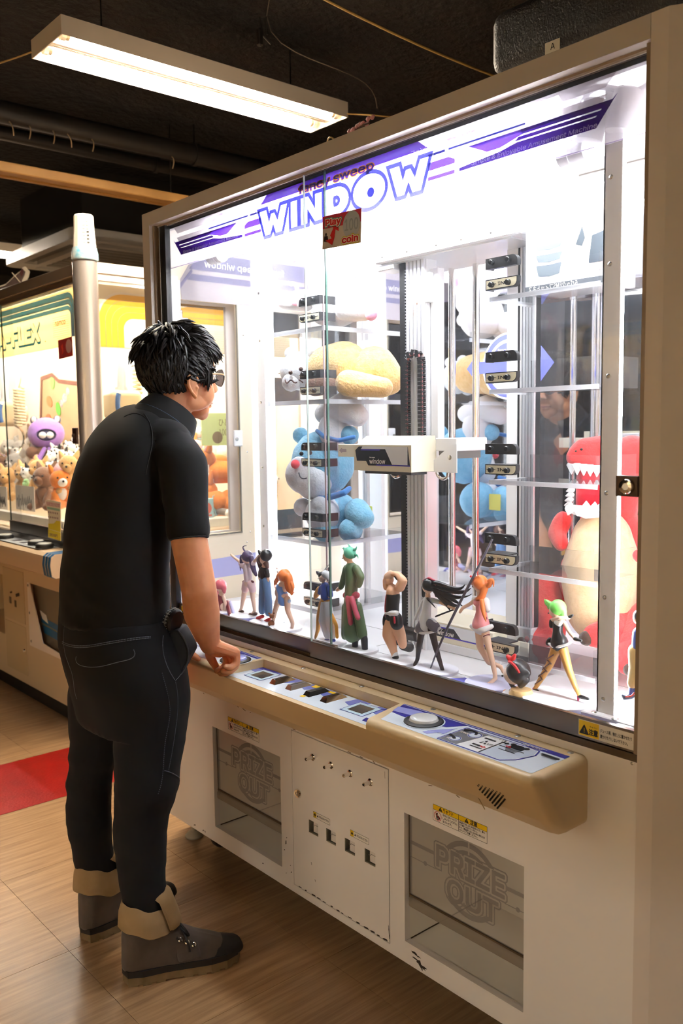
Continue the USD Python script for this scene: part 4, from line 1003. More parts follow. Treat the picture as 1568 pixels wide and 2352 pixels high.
top('yellow_tape', union_all([Polygon([(-1.71, -.040), (-1.675, -.039), (-1.672, -.052), (-1.705, -.058)]), Polygon([(-1.645, -.045), (-1.617, -.044), (-1.62, -.055), (-1.642, -.056)]), Polygon([(-1.668, -.116), (-1.654, -.113), (-1.652, -.125), (-1.665, -.127)])]), M_yel, P, .0009, ZM)
for x in (-2.405, -2.034, -1.797, -1.566, -1.327, -1.091, -.964):
    s_ = screw(con, (x, -.0095, KT), (0, 0, 1), .0065)
# speaker holes in a diamond on the nose
hs_ = []
nrm = np.array([0, -.78, -.62]); nrm /= np.linalg.norm(nrm)
fv = np.array([0, -.028, .056]); fv /= np.linalg.norm(fv)
for i in range(-6, 7):
    for j in range(-6, 7):
        a, b = (i + j) * .0052, (i - j) * .0052
        if abs(i) <= 4 and abs(j) <= 4 and not (abs(i) == 4 and abs(j) == 4 and i * j > 0):
            hs_.append((a * .85, b))
cx_, cz_ = -1.058, .6735
fn = np.cross((1, 0, 0), fv)
y_at = lambda z: -.1155 - (z - .657) * .62
ho = [cyl(np.array([cx_ + a, -.1285, cz_]) + fv * b - fn * .002, np.array([cx_ + a, -.1285, cz_]) + fv * b + fn * .0062, .00185, 8) for a, b in hs_]
sp_ = obj('speaker_holes', join(ho), M_dark, con, kind='stuff', label='diamond of small speaker holes')
rs = np.random.RandomState(9)
for k in range(10):
    x = -2.2 + rs.rand() * 1.15; y0_ = -.088 - rs.rand() * .01
    obj('scuff_mark', tube([(x, -.0795, .603 + .004 * rs.rand()), (x + .006 + .012 * rs.rand(), -.0815, .6035 + .003 * rs.rand())], .0008, 5), mat('scuff_brown', '#8a6a44', .6), con)

# ================================================================ THE OLDER CREAM CRANE GAME BEHIND, LEFT
XA, YA, XW, YB = -3.55, .24, -5.75, 1.42
M_cream = mat('old_cream', '#d6bd97', .45, bump=(500., .05, .001))
M_pil = mat('pillar_silver', (.62, .56, .53), .34, metal=.75)
M_rail = mat('old_rail', '#8d7966', .35, metal=.5)
M_old = mat('old_white', '#e9dcc6', .45)
M_tubeold = emit('old_tube', (1.0, .94, .86), TUBE_OLD)
oc = thing('crane_game_cabinet', 'older cream crane game cabinet with a round silver corner post, beside the red floor strip', 'arcade game', (XA - .9, .8, 0))
b_ = mbx(XW, XA + .01, YA, YB, .085, .75)
b_ = b_ - mbx(-4.36, -3.80, YA - .1, YA + .25, .30, .625) - mbx(-5.4, -4.70, YA - .1, YA + .25, .30, .625)
ob = obj('base', tri(b_), M_cream, oc)
obj('kick_strip', bx(XW + .02, XA - .02, YA + .03, YB - .02, 0, .085), M_dark, oc)
obj('service_door', bx(-4.685, -4.40, YA - .004, YA, .40, .67, .001), mat('old_door', '#cbb288', .45), oc, label='cream coin door with two dark slots')
for x, z, w, h in ((-4.60, .485, .022, .035), (-4.53, .475, .022, .035)):
    obj('coin_return', bx(x, x + w, YA - .0055, YA - .001, z, z + h), M_groove, ob)
for x, z, w, h in ((-4.59, .54, .03, .01), (-4.51, .535, .05, .016)):
    obj('paint_chip', slab(affinity.rotate(sbox(0, 0, w, h), 14), (x, YA - .004, z), t=.001), M_scuff, ob)
obj('lower_door', bx(-4.685, -4.40, YA - .003, YA, .13, .385, .001), mat('old_door', '#cbb288'), oc)
obj('door_lock', lathe([(0, .006), (.008, .006), (.011, 0), (0, 0)], (-4.43, YA - .003, .26), (0, -1, 0), 18), M_chrome, oc, smooth=35)
# prize opening with a slanted bright plate
obj('prize_plate', slab(Polygon([(-4.36, .30), (-4.36, .625), (-4.33, .625), (-4.19, .34), (-3.80, .31), (-3.80, .30)]), (0, YA + .004, 0), t=.004), mat('prize_plate', '#efe2d4', .35), oc, label='white slanted plate in the prize opening')
obj('prize_flap', bx(-4.36, -3.80, YA + .03, YA + .034, .30, .625), pane('old_flap', (.9, .88, .84), .6, .35, (.62, .58, .48)), oc)
obj('blue_band', join([slab(Polygon([(-4.27, .46), (-3.80, .43), (-3.80, .40), (-4.27, .43)]), (0, YA + .029, 0), t=.001), slab(Polygon([(-4.26, .42), (-3.80, .39), (-3.80, .35), (-4.24, .38)]), (0, YA + .029, 0), t=.001)]), mat('old_blue', '#1d5f8e', .4), oc)
obj('prize_note', slab(Polygon([(-4.28, .49), (-4.20, .475), (-4.18, .435), (-4.25, .45)]), (0, YA + .028, 0), t=.001), M_wht, oc)
for x, z in ((-4.35, .61), (-4.345, .47), (-4.34, .325)):
    screw(oc, (x, YA, z), r=.007)
# console
cp = Polygon([(YA, .755), (.105, .742), (.088, .752), (.082, .80), (.088, .836), (.105, .848), (YA, .852)])
cm = trimesh.creation.extrude_polygon(cp, XA - .12 - XW, engine='earcut'); V = cm.vertices
oco = obj('console', trimesh.Trimesh(np.c_[XW + V[:, 2], V[:, 0], V[:, 1]], cm.faces, process=False), mat('old_console', '#d9bd9a', .4), oc, smooth=30)
cpb = cp.buffer(.0012)
M_oblue = mat('old_blue', '#1d5f8e')
for k in range(3):
    x0 = -3.755 + k * .030
    m_ = trimesh.creation.extrude_polygon(cpb, .021, engine='earcut'); V = m_.vertices
    obj('blue_stripe', trimesh.Trimesh(np.c_[x0 + V[:, 2], V[:, 0], V[:, 1]], m_.faces, process=False), M_oblue, oco, smooth=30)
obj('panel', slab(Polygon([(XW, .11), (-3.86, .11), (-3.86, .21), (XW, .21)]), (0, 0, .853), (1, 0, 0), (0, 1, 0), t=.001), mat('old_panel', '#b9bdc0', .3), oco)
for x, y in ((-4.02, .165), (-3.89, .150), (-4.38, .15)):
    obj('button', join([lathe([(0, .020), (.036, .020), (.040, .016), (.040, 0), (0, 0)], (x, y, .853), (0, 0, 1), 28)]), M_dark, oco, smooth=35, label='black rimmed round button')
    obj('button_cap', lathe([(0, .025), (.028, .024), (.032, .0205), (0, .0195)], (x, y, .853), (0, 0, 1), 28), mat('cap_clear', '#d9dad4', .2), oco, smooth=35)
for k in range(5):
    obj('print', slab(affinity.skew(sbox(0, 0, .045, .04), 20), (-4.33 + k * .055, .14, .8545), (1, 0, 0), (0, 1, 0), t=.0005), mat('old_print', '#4a4650', .4) if k % 2 else mat('old_print2', '#dfe2e2', .4), oco)
# show case shell
obj('case_floor', bx(XW, XA, YA, YB, .85, .87), M_old, oc)
obj('case_back', bx(XW, XA, YB, YB + .02, .85, 2.03), M_old, oc)
obj('case_left', bx(XW - .02, XW, YA, YB, .85, 2.03), M_old, oc)
obj('case_roof', bx(XW, XA, YA, YB, 2.03, 2.075), M_rail, oc)
obj('inner_roof', bx(XW, XA - .02, YA + .04, YB, 2.020, 2.03), M_old, oc)
ytop = 2.03
obj('front_rail', join([bx(XW, XA - .04, YA - .028, YA + .02, 2.035, 2.085, .003), bx(XW, XA - .04, YA - .016, YA + .02, 2.005, 2.035, .003)]), M_rail, oc)
obj('side_rail', join([bx(XA - .012, XA + .012, YA + .03, YB, 2.045, 2.09, .002), bx(XA - .010, XA + .006, YA + .03, YB, 2.015, 2.045, .002)]), mat('side_rail_pale', '#e2d3c0', .4), oc)
obj('corner_post', lathe([(0, 1.245), (.046, 1.245), (.052, 1.236), (.052, 0), (0, 0)], (XA, YA, .845), (0, 0, 1), 40), M_pil, oc, smooth=40, label='thick round silver corner post')
obj('corner_post', cyl((XA, YB, .85), (XA, YB, 2.08), .045, 28), M_pil, oc, smooth=40)
g_ = obj('front_pane', bx(-4.47, XA - .04, .214, .219, .885, 2.01), M_glass, oc)
obj('pane_edge', bx(-4.472, -4.4675, .2135, .2195, .885, 2.01), mat('edge_dark', '#20302a', .3), g_)
obj('pane_rail', bx(-4.47, XA - .04, .208, .224, .878, .935, .001), M_steel, g_)
obj('front_pane', bx(XW, -4.35, .226, .231, .885, 2.01), M_glass, oc)
obj('low_rail', bx(XW, XA - .04, .205, .24, .852, .882, .002), M_steel, oc)
obj('pane_clamp', join([bx(-3.668, -3.625, .205, .216, 1.325, 1.395, .002), lathe([(0, .008), (.007, .008), (.011, 0), (0, 0)], (-3.648, .205, 1.36), (0, -1, 0), 18)]), mat('clamp_brown', '#3a1f1a', .35), oc)
obj('side_pane', bx(XA - .004, XA + .001, YA + .05, YB - .03, .87, 2.02), M_glass, oc)
# lit header behind the front pane
M_hd = _mats['header_lit'] = usdkit.material(stage, '/World/Looks/header_lit', {'u': ('translucent_bsdf', dict(color=lin('#fff0c4'))), 'd': ('diffuse_bsdf', dict(color=lin('#f7e6ba'))), 'm': ('mix_closure', dict(fac=.3))},
                                             [('u.BSDF', 'm.closure1'), ('d.BSDF', 'm.closure2')], 'm.closure')
YH = .28
hd = obj('header_sign', slab(sbox(XW, 1.765, -3.735, 2.012).difference(sbox(-3.80, 1.7, -3.7, 1.80)), (0, YH, 0), t=.003), M_hd, oc, label='lit cream header with blue stripes and outlined lettering')
obj('header_tube', cyl((XW + .1, YH + .10, 1.89), (-3.80, YH + .10, 1.89), .014, 12), M_tubeold, oc, label='lamp tube behind the header')
obj('roof_tube', cyl((XW + .2, .95, 2.0), (-3.70, .95, 2.0), .014, 12), M_tubeold, oc, label='lamp tube under the roof of the case')
obj('roof_tube', cyl((-3.72, .55, 2.0), (-3.72, 1.35, 2.0), .012, 12), M_tubeold, oc)


def hs2(name, g, m, l, **kw):
    return obj(name, slab(g, (0, YH, 0), t=.0004, lift=.003 + l), m, hd, **kw)


def stripe(zc, w, xr):       # straight band that turns down at its right end
    r = .06 + (2.0 - zc) * -.25
    pts = [(XW, zc), (xr - r, zc)] + [(xr - r + r * math.sin(a), zc - r + r * math.cos(a)) for a in np.linspace(.1, math.pi / 2, 10)] + [(xr, 1.80)]
    return LineString(pts).buffer(w / 2, cap_style=2)


for k, (zc, w, xr) in enumerate(((1.985, .028, -3.765), (1.957, .024, -3.775), (1.932, .017, -3.785))):
    hs2('blue_stripe', stripe(zc, w, xr), film('stripe_blue', '#3fa4ea', .8, .65), 0)
for k in range(4):
    hs2('gold_line', stripe(2.002 - k * .0265, .0018, -3.756 - k * .010), film('stripe_gold', '#b79a50', .9, .4), .0004)
for k in range(13):
    hs2('thin_line', sbox(-3.99 if k > 2 else -3.95, 1.785 + k * .0095, -3.815, 1.7862 + k * .0095), film('line_gold', '#bfa76a', .9, .4), .0002)
wd = text2('NA', .078, bold=2, width=.22)
w2 = text2('A-FLEX', .078, bold=2, width=.55)
word_ = affinity.translate(w2, -4.70, 1.815)
hs2('word_shadow', affinity.translate(word_.buffer(.010), .004, -.006).difference(word_.buffer(.004)), film('old_wordblue', '#2d8ab5', .92, .5), .0004)
hs2('word', word_.buffer(.004), film('old_wordwhite', '#fffdf0', .25, .8), .0008, label='rounded lettering A-FLEX outlined in blue')
hs2('maker_name', affinity.translate(text2('namco', .024, bold=1, width=.115), -3.965, 1.862), film('old_red', '#c4622c', .92, .4), .0006, label='small orange word at the end of the header')
hs2('trademark', affinity.translate(text2('TM', .007, width=.012), -4.09, 1.80), M_ink, .0006)
# yellow side header
YS = lambda px, py: at(px, py, x=XA - .05)[1:]
side = obj('side_header', slab(sbox(.30, 1.74, 1.36, 2.012), (XA - .06, 0, 0), (0, 1, 0), (0, 0, 1), t=.003), mat('side_header_cream', '#e9d9b4', .45), oc, label='yellow striped header on the side')
def arch(y0, z1, r, zb):
    a = np.linspace(math.pi, math.pi / 2, 16)
    return Polygon([(y0, zb)] + [(y0 + r + r * math.cos(t), z1 - r + r * math.sin(t)) for t in a] + [(1.36, z1), (1.36, zb)])
ys0 = YS(230, 760)[0]
zb_ = 1.745
obj('yellow_field', slab(arch(ys0, 1.975, .115, zb_).difference(arch(ys0 + .115, 1.875, .05, zb_)), (XA - .057, 0, 0), (0, 1, 0), (0, 0, 1), t=.0008), mat('side_yellow', '#eab030', .4), side)
obj('edge_line', slab(arch(ys0 - .008, 1.985, .12, zb_).difference(arch(ys0 - .002, 1.979, .117, zb_)), (XA - .057, 0, 0), (0, 1, 0), (0, 0, 1), t=.0010), M_old, side)
for d in (.028, .056, .085):
    A = arch(ys0 + d, 1.975 - d * .87, .115 - d * .6, zb_)
    obj('thin_line', slab(A.difference(arch(ys0 + d + .0022, 1.973 - d * .87, .113 - d * .6, zb_)), (XA - .0562, 0, 0), (0, 1, 0), (0, 0, 1), t=.0006), mat('side_line', '#a8926a', .4), side)
obj('white_field', slab(arch(ys0 + .118, 1.872, .048, zb_), (XA - .057, 0, 0), (0, 1, 0), (0, 0, 1), t=.0009), mat('side_white', '#f0e8da', .4), side)
for k in range(9):
    obj('thin_line', slab(sbox(ys0 + .135, 1.755 + k * .011, 1.36, 1.756 + k * .011), (XA - .056, 0, 0), (0, 1, 0), (0, 0, 1), t=.0004), mat('side_line2', '#d6c7ae', .4), side)
obj('round_logo', slab(Point(ys0 + .235, 1.82).buffer(.036, 24).difference(Point(ys0 + .235, 1.82).buffer(.014, 20)), (XA - .0555, 0, 0), (0, 1, 0), (0, 0, 1), t=.0005), mat('side_white2', '#ffffff', .4), side)

# claws hanging in it
M_claw = mat('claw_cream', '#d9c49a', .35)
def claw(p, zt, sc, label):
    x, y, z = p
    c = obj('claw', rbx(x - .055 * sc, x + .055 * sc, y - .085 * sc, y + .085 * sc, z - .075 * sc, z + .07 * sc, .03 * sc, 14), M_claw, oc, smooth=40, label=label)
    obj('claw_column', join([cyl((x, y, z + .06), (x, y, zt), .026 * sc, 20), cyl((x, y, z + .05), (x, y, z + .085), .036 * sc, 20)]), M_alu, c, smooth=40)
    a = np.linspace(-.9, .9, 12)
    obj('blue_band', tube([(x + .056 * sc, y - .035 * sc - .02 * math.cos(t) * sc, z + .066 * sc * math.sin(t)) for t in a], .012 * sc, 8), mat('claw_blue', '#3d66a0', .4), c, smooth=40)
    obj('claw_cap', cyl((x, y + .08 * sc, z), (x, y + .115 * sc, z), .05 * sc, 20), M_claw, c, smooth=40)
    for s in (-1, 1):
        obj('prong', tube(spline([(x, y + s * .05 * sc, z - .07 * sc), (x, y + s * .10 * sc, z - .13 * sc), (x, y + s * .07 * sc, z - .22 * sc), (x, y + s * .02 * sc, z - .25 * sc)], 10), .007, 8), M_chrome, c)
    return c
pc_ = at(282, 930, x=-3.93)
claw(pc_, 1.79, 1.0, 'cream claw with a blue band behind the man\'s neck')
pc2 = at(14, 950, y=.50)
claw(pc2, 1.80, 1.0, 'cream claw cut off by the picture edge')
t_ = np.linspace(0, 1, 90)
cc = np.array([at(38, 930, y=.52)]) if False else at(45, 930, y=.52)
obj('coil_cord', tube(np.c_[cc[0] + .028 * np.cos(t_ * 2 * math.pi * 13), cc[1] + .028 * np.sin(t_ * 2 * math.pi * 13), cc[2] + .10 - t_ * .22], .008, 7), mat('cord_cream', '#d7c49f', .5), oc, label='thick coiled cream cord')
obj('thin_cord', tube(spline([cc + (0, 0, .1), cc + (-.01, 0, .22), cc + (-.04, 0, .25), cc + (-.02, 0, .33), cc + (-.04, 0, .42)], 20), .004, 6), mat('cord_cream', '#d7c49f'), oc)
cd = at(316, 900, x=-3.95)
obj('coil_cord', tube(np.c_[cd[0] + .02 * np.cos(t_ * 2 * math.pi * 10), cd[1] + .02 * np.sin(t_ * 2 * math.pi * 10), cd[2] + .12 - t_ * .20], .006, 7), mat('cord_cream', '#d7c49f'), oc)
# things standing in its window: poster, tray, notes
po = at(300, 850, x=-4.35)
pb = obj('poster', bx(-4.36, -4.35, po[1] - .22, po[1] + .24, po[2] - .20, po[2] + .16), mat('poster_white', '#eef0ea', .5), oc, label='pale poster with a turquoise figure and red lettering')
U3, V3 = (0, 1, 0), (0, 0, 1)
def pst(n, g, m, l=0):
    obj(n, slab(g, (-4.35, po[1], po[2]), U3, V3, t=.001, lift=l), m, pb)
pst('turquoise_field', union_all([Polygon([(-.20, -.2), (-.20, .10), (-.10, .12), (0, .04), (.10, .0), (.12, -.2)])]), mat('poster_teal', '#8fd0cc', .5))
pst('white_shape', union_all([Point(-.01, -.03).buffer(.075), Polygon([(-.09, -.06), (-.13, -.2), (.02, -.2), (.05, -.04)])]), M_wht, .001)
pst('eyes', union_all([Point(-.03, -.01).buffer(.009), Point(.03, -.02).buffer(.007)]), M_ink, .002)
pst('red_letters', affinity.rotate(text2('かわいい', .05, True, width=.17), 12), mat('poster_pink', '#e98a86', .5), .001)
pst('red_letters', affinity.translate(text2('プライズ', .03, True, width=.10), .03, .11), mat('poster_pink', '#e98a86'), .001)
py_ = at(505, 985, x=-3.72)
pn = obj('notice', bx(-3.735, -3.73, .90, 1.12, 1.30, 1.46), mat('notice_green', '#cfe09a', .5), oc, label='green notice with handwriting behind the bird plushes')
obj('print', slab(union_all([affinity.translate(text2('ひとつ', .03, True, width=.09), 1.0, 1.40), affinity.translate(text2('100円', .03, True, width=.08), 1.0, 1.35), Point(.99, 1.34).buffer(.03)]), (-3.73, 0, 0), U3, V3, t=.0008), mat('notice_brown', '#7d6a4a', .5), pn)
tr = obj('white_tray', join([bx(XW + .3, -3.68, .30, .33, .90, .955, .004), bx(-3.70, -3.66, .33, 1.3, .90, .945, .004), bx(-4.05, -4.02, .30, .6, .90, .95, .004)]), mat('tray_white', '#ece6da', .4), oc)
for k, (px, w) in enumerate(((5, .16), (58, .26))):
    q = at(px, 1142, y=.34)
    nb = obj('paper_note', bx(q[0] - w / 2, q[0] + w / 2, .338, .340, q[2] - .07, q[2] + .06), M_wht, oc, label=['white paper note with thick black handwriting', 'white paper note with thin grey handwriting'][k])
    rs = np.random.RandomState(k)
    obj('handwriting', slab(union_all([LineString([(x, -.02 + .03 * rs.randn() * .4), (x + .01, .02 + .01 * rs.randn()), (x + .02, -.03 + .01 * rs.randn())]).buffer(.004 if k == 0 else .0018) for x in np.arange(-w / 2 + .015, w / 2 - .03, .024)]), (q[0], .338, q[2] - .02), t=.001), M_ink if k == 0 else mat('pencil', '#77736c', .6), nb)
bd = at(125, 940, y=.86)
bb = obj('brown_board', slab(Polygon([(-.26, -.35), (-.17, .2), (.0, .215), (.10, .17), (.40, .14), (.40, -.35)]), (bd[0], .87, bd[2]), t=.012), mat('board_tan', '#cdb48e', .6, noise=(3., '#bfa37a')), oc, label='tan board with a dark rim and paper leaves')
obj('board_rim', slab(LineString([(-.26, -.35), (-.17, .2), (.0, .215), (.10, .17), (.40, .14)]).buffer(.012), (bd[0], .856, bd[2]), t=.004), mat('board_rim', '#7a4a3c', .5), bb)
for k, (x, z, c_) in enumerate(((.0, .17, '#8fd06a'), (.07, .0, '#6cc24a'), (-.06, .05, '#f08a5a'), (-.09, -.06, '#ef7d54'))):
    obj('paper_leaf', slab(affinity.rotate(affinity.scale(Point(0, 0).buffer(.045), .7, 1), 30 * k), (bd[0] + x, .856, bd[2] + z), t=.003), mat('leaf%d' % k if False else ('leaf_green', 'leaf_green_deep', 'leaf_orange', 'leaf_red')[k], c_, .6), bb)
# red price card on the pane beside the post
q = at(135, 823, y=.212)
c2 = obj('price_card', slab(affinity.rotate(sbox(0, 0, .145, .082), 2, origin=(0, 0)), (q[0], .2135, q[2] - .004), t=.0008), mat('card_red', '#a02a2c', .5), oc, label='dark red price card stuck beside the post')
obj('coin_print', slab(Point(.108, .045).buffer(.03), (q[0], .2127, q[2]), t=.0005), mat('card_rose', '#c99a92', .5), c2)
obj('arrow_print', slab(union_all([Polygon([(.03, .01), (.05, .025), (.045, .06), (.025, .05), (.038, .03)]), affinity.translate(text2('coin', .012, bold=1, width=.05), .08, .006)]), (q[0], .2127, q[2]), t=.0006), mat('card_deepred', '#d2402a', .5), c2)

# --- tapered slatted white cover with the taped blue roll on top of the corner post
t = thing('post_cap', 'white tapered slotted tub standing on a mottled blue roll on the silver corner post', 'tub', (XA + .02, YA, 2.09))
cx0, cy0 = XA + .005, YA
obj('blue_roll', lathe([(0, 0), (.052, 0), (.055, .006), (.054, .03), (.049, .052), (0, .052)], (cx0, cy0, 2.09), (0, 0, 1), 32), mat('roll_blue', '#e6e0d4', .5, noise=(28., '#4f9fb8')), t, smooth=40)
obj('tub', lathe([(0, 0), (.047, 0), (.0445, .04), (.041, .09), (.0405, .128), (.037, .134), (0, .134)], (cx0, cy0, 2.142), (0, 0, 1), 12), mat('tub_white', '#efe2d2', .5), t, smooth=20, label='white tapered tub')
vd = (EYE - np.array([cx0, cy0, 0])); va = math.atan2(vd[1], vd[0])
for c_ in range(2):
    for k in range(7):
        a = va - .06 + .36 * c_ + .05
        zz = 2.158 + k * .0145
        rr2 = .0455 - k * .0008
        p = np.array([cx0 + rr2 * math.cos(a), cy0 + rr2 * math.sin(a), zz]); tdir = np.array([-math.sin(a), math.cos(a), 0])
        obj('slot', slab(sbox(-.005, -.0035, .005, .0035), p - .0045 * np.array([math.cos(a), math.sin(a), 0]), tdir, (0, 0, 1), t=.0062), M_dark if (c_ == 1 and k < 4) else mat('slot_tan', '#b8a690', .6), t)
# --- board in the shape of an animal, standing on the cabinet
bo = at(22, 645, y=.45)
t = thing('animal_board', 'brown animal-shaped board with a cream edge standing on the cream cabinet', 'sign board', (bo[0], .45, 2.075))
shape = affinity.scale(Polygon([(-.42, -.08), (.08, -.08), (.115, -.02), (.135, .05), (.15, .10), (.178, .135), (.19, .165), (.172, .175), (.162, .19), (.145, .185), (.13, .165), (.08, .14), (-.05, .06), (-.42, -.02)]).buffer(.012).buffer(-.004), .5, .72, origin=(0, -.08))
obj('board', slab(shape.buffer(-.010), (bo[0] + .0, .45, 2.17), (.6, .8, 0), (0, 0, 1), t=.016), mat('board_brown', '#4d3a33', .5), t)
obj('edge', slab(shape.buffer(.004), (bo[0] + .0, .455, 2.17), (.6, .8, 0), (0, 0, 1), t=.014, lift=-.018), mat('board_cream', '#e6d8be', .5), t)
obj('spots', slab(affinity.scale(union_all([affinity.rotate(affinity.scale(Point(.0, .03).buffer(.02), .6, 1), -25), Polygon([(.12, .15), (.155, .185), (.165, .15), (.14, .12)])]), .5, .72, origin=(0, -.08)), (bo[0], .45, 2.17), (.6, .8, 0), (0, 0, 1), t=.002, lift=.016), mat('board_maroon', '#4a1a1c', .5), t)
obj('stay_wire', tube([(bo[0] + .12, .42, 2.24), (bo[0] + .30, .46, 2.085)], .003, 6), mat('stay_pale', '#d9c9b0', .5), t)
obj('stand_foot', bx(bo[0] - .1, bo[0] + .06, .44, .50, 2.076, 2.10), mat('board_brown', '#4d3a33'), t)
# --- yellow price card hanging on the front pane
q = at(122, 1195, y=.196)
t = thing('price_sheet', 'yellow and white price sheet hanging before the old cabinet\'s front pane', 'price sheet', (q[0], .2, q[2]))
sh = Polygon([(-.085, .085), (-.06, .092), (.085, .088), (.078, .02), (.07, -.09), (-.075, -.085), (-.058, .01)])
obj('sheet', slab(sh, (q[0], .2, q[2]), t=.001), mat('sheet_white', '#efe6cf', .5), t)
obj('yellow_field', slab(union_all([Polygon([(-.072, -.084), (.069, -.089), (.071, -.052), (-.068, -.046)]), Polygon([(-.062, -.02), (-.064, -.044), (.071, -.05), (.072, .0), (.03, .0), (.0, -.015)])]), (q[0], .199, q[2]), t=.0006), mat('sheet_yellow', '#e8cf2a', .5), t)
obj('red_band', slab(Polygon([(-.078, .082), (.078, .080), (.075, .062), (-.072, .064)]), (q[0], .199, q[2]), t=.0006), mat('sheet_red', '#b8506a', .5, noise=(300., '#efe0d0')), t)
obj('green_band', slab(Polygon([(-.070, .058), (.074, .056), (.073, .046), (-.066, .048)]), (q[0], .199, q[2]), t=.0006), mat('sheet_green', '#9cc4a8', .5), t)
obj('small_print', slab(union_all([sbox(-.058 + i * .02, .03 - j * .022, -.049 + i * .02, .038 - j * .022) for i in range(6) for j in range(2)] + [affinity.translate(text2('1回100円', .012, True, bold=1, width=.09), -.055, -.076)]), (q[0], .1985, q[2]), t=.0006), mat('sheet_ink', '#8a5a55', .5), t)

# ================================================================ PLUSH TOYS, one of each kind, the rest copies
def fur(name, c, c2=None, b=.5):
    return mat(name, c, .85, spec=.2, sheen=.35, bump=(160., b, .004), noise=(60., c2) if c2 else None)


F_white = fur('fur_white', '#f4f1ee'); F_orange = fur('fur_orange', '#ee8f3c', '#e37f2c'); F_tan = fur('fur_tan', '#d9b077', '#c99c62'); F_brown = fur('fur_brown', '#7a5a46', '#6a4b3a')
F_grey = fur('fur_grey', '#a9a6a2', '#bab7b2'); F_pink = fur('fur_pink', '#f0b9c0'); F_black = fur('fur_black', '#221f20'); F_purple = fur('fur_purple', '#a77fd0', '#9a72c6'); F_navy = fur('fur_navy', '#4a4a66')
F_mag = fur('fur_magenta', '#e46aa0', '#d95592')
M_eye = mat('toy_eye', (.01, .008, .008), .15)


def plush_dog(name, label, loc, body, muz, group=None, spots=None, hat=None, s=1., cat='plush toy', rotz=0.):
    """sitting soft dog about 0.2 m tall (x forward)"""
    t = thing(name, label, cat, loc, group)
    o = np.array(loc, float)
    cz, sz = math.cos(rotz), math.sin(rotz)
    def P(x, y, z): return o + s * np.array([x * cz - y * sz, x * sz + y * cz, z])
    def L(*ch): return limb([(P(*p), r * s) for p, r in ch], 12)
    obj('body', melt(L(((0, 0, .055), .055), ((.01, 0, .10), .042)) + L(((.03, .035, .03), .026), ((.075, .045, .02), .020)) + L(((.03, -.035, .03), .026), ((.075, -.045, .02), .020)) + L(((.03, .035, .085), .020), ((.06, .03, .045), .016)) + L(((.03, -.035, .085), .020), ((.06, -.03, .045), .016)), .014 * s, 6), body, t, smooth=True)
    obj('head', tri(sph(P(.02, 0, .16), .056 * s, 22)), body, t, smooth=True)
    obj('muzzle', melt([sph(P(.062, 0, .148), .026 * s), sph(P(.05, 0, .17), .02 * s)], .012 * s, 4), muz, t, smooth=True)
    obj('chest', tri(sph(P(.035, 0, .085), (.03 * s, .028 * s, .042 * s), 16)), muz, t, smooth=True)
    for q in (-1, 1):
        obj('ear', tri(m3.Manifold.batch_hull([sph(P(.0, q * .035, .20), .02 * s, 10), sph(P(-.005, q * .05, .235), .008 * s, 8)])), body if spots is None else F_black if q > 0 else body, t, smooth=True)
        obj('eye', tri(sph(P(.066, q * .024, .172), .0065 * s, 10)), M_eye, t, smooth=True)
    obj('nose', tri(sph(P(.087, 0, .154), .007 * s, 10)), M_eye, t, smooth=True)
    obj('tail', tri(m3.Manifold.batch_hull([sph(P(-.05, 0, .04), .018 * s, 10), sph(P(-.08, 0, .06), .012 * s, 10)])), body, t, smooth=True)
    if spots:
        for k, (x, y, z) in enumerate(((.045, .03, .20), (.0, .055, .17), (.05, -.045, .185), (.0, -.05, .14), (.02, .0, .214), (.04, .045, .10), (.05, -.03, .11), (-.03, .03, .19), (.06, .055, .03))):
            d = P(x, y, z)
            obj('spot', tri(sph(d, .0105 * s, 8)), spots, t, smooth=True)
    if hat:
        obj('hat', tri(m3.Manifold.batch_hull([sph(P(.01, 0, .205), .035 * s, 14), sph(P(.0, 0, .23), .02 * s, 12)])), hat, t, smooth=True)
    return t


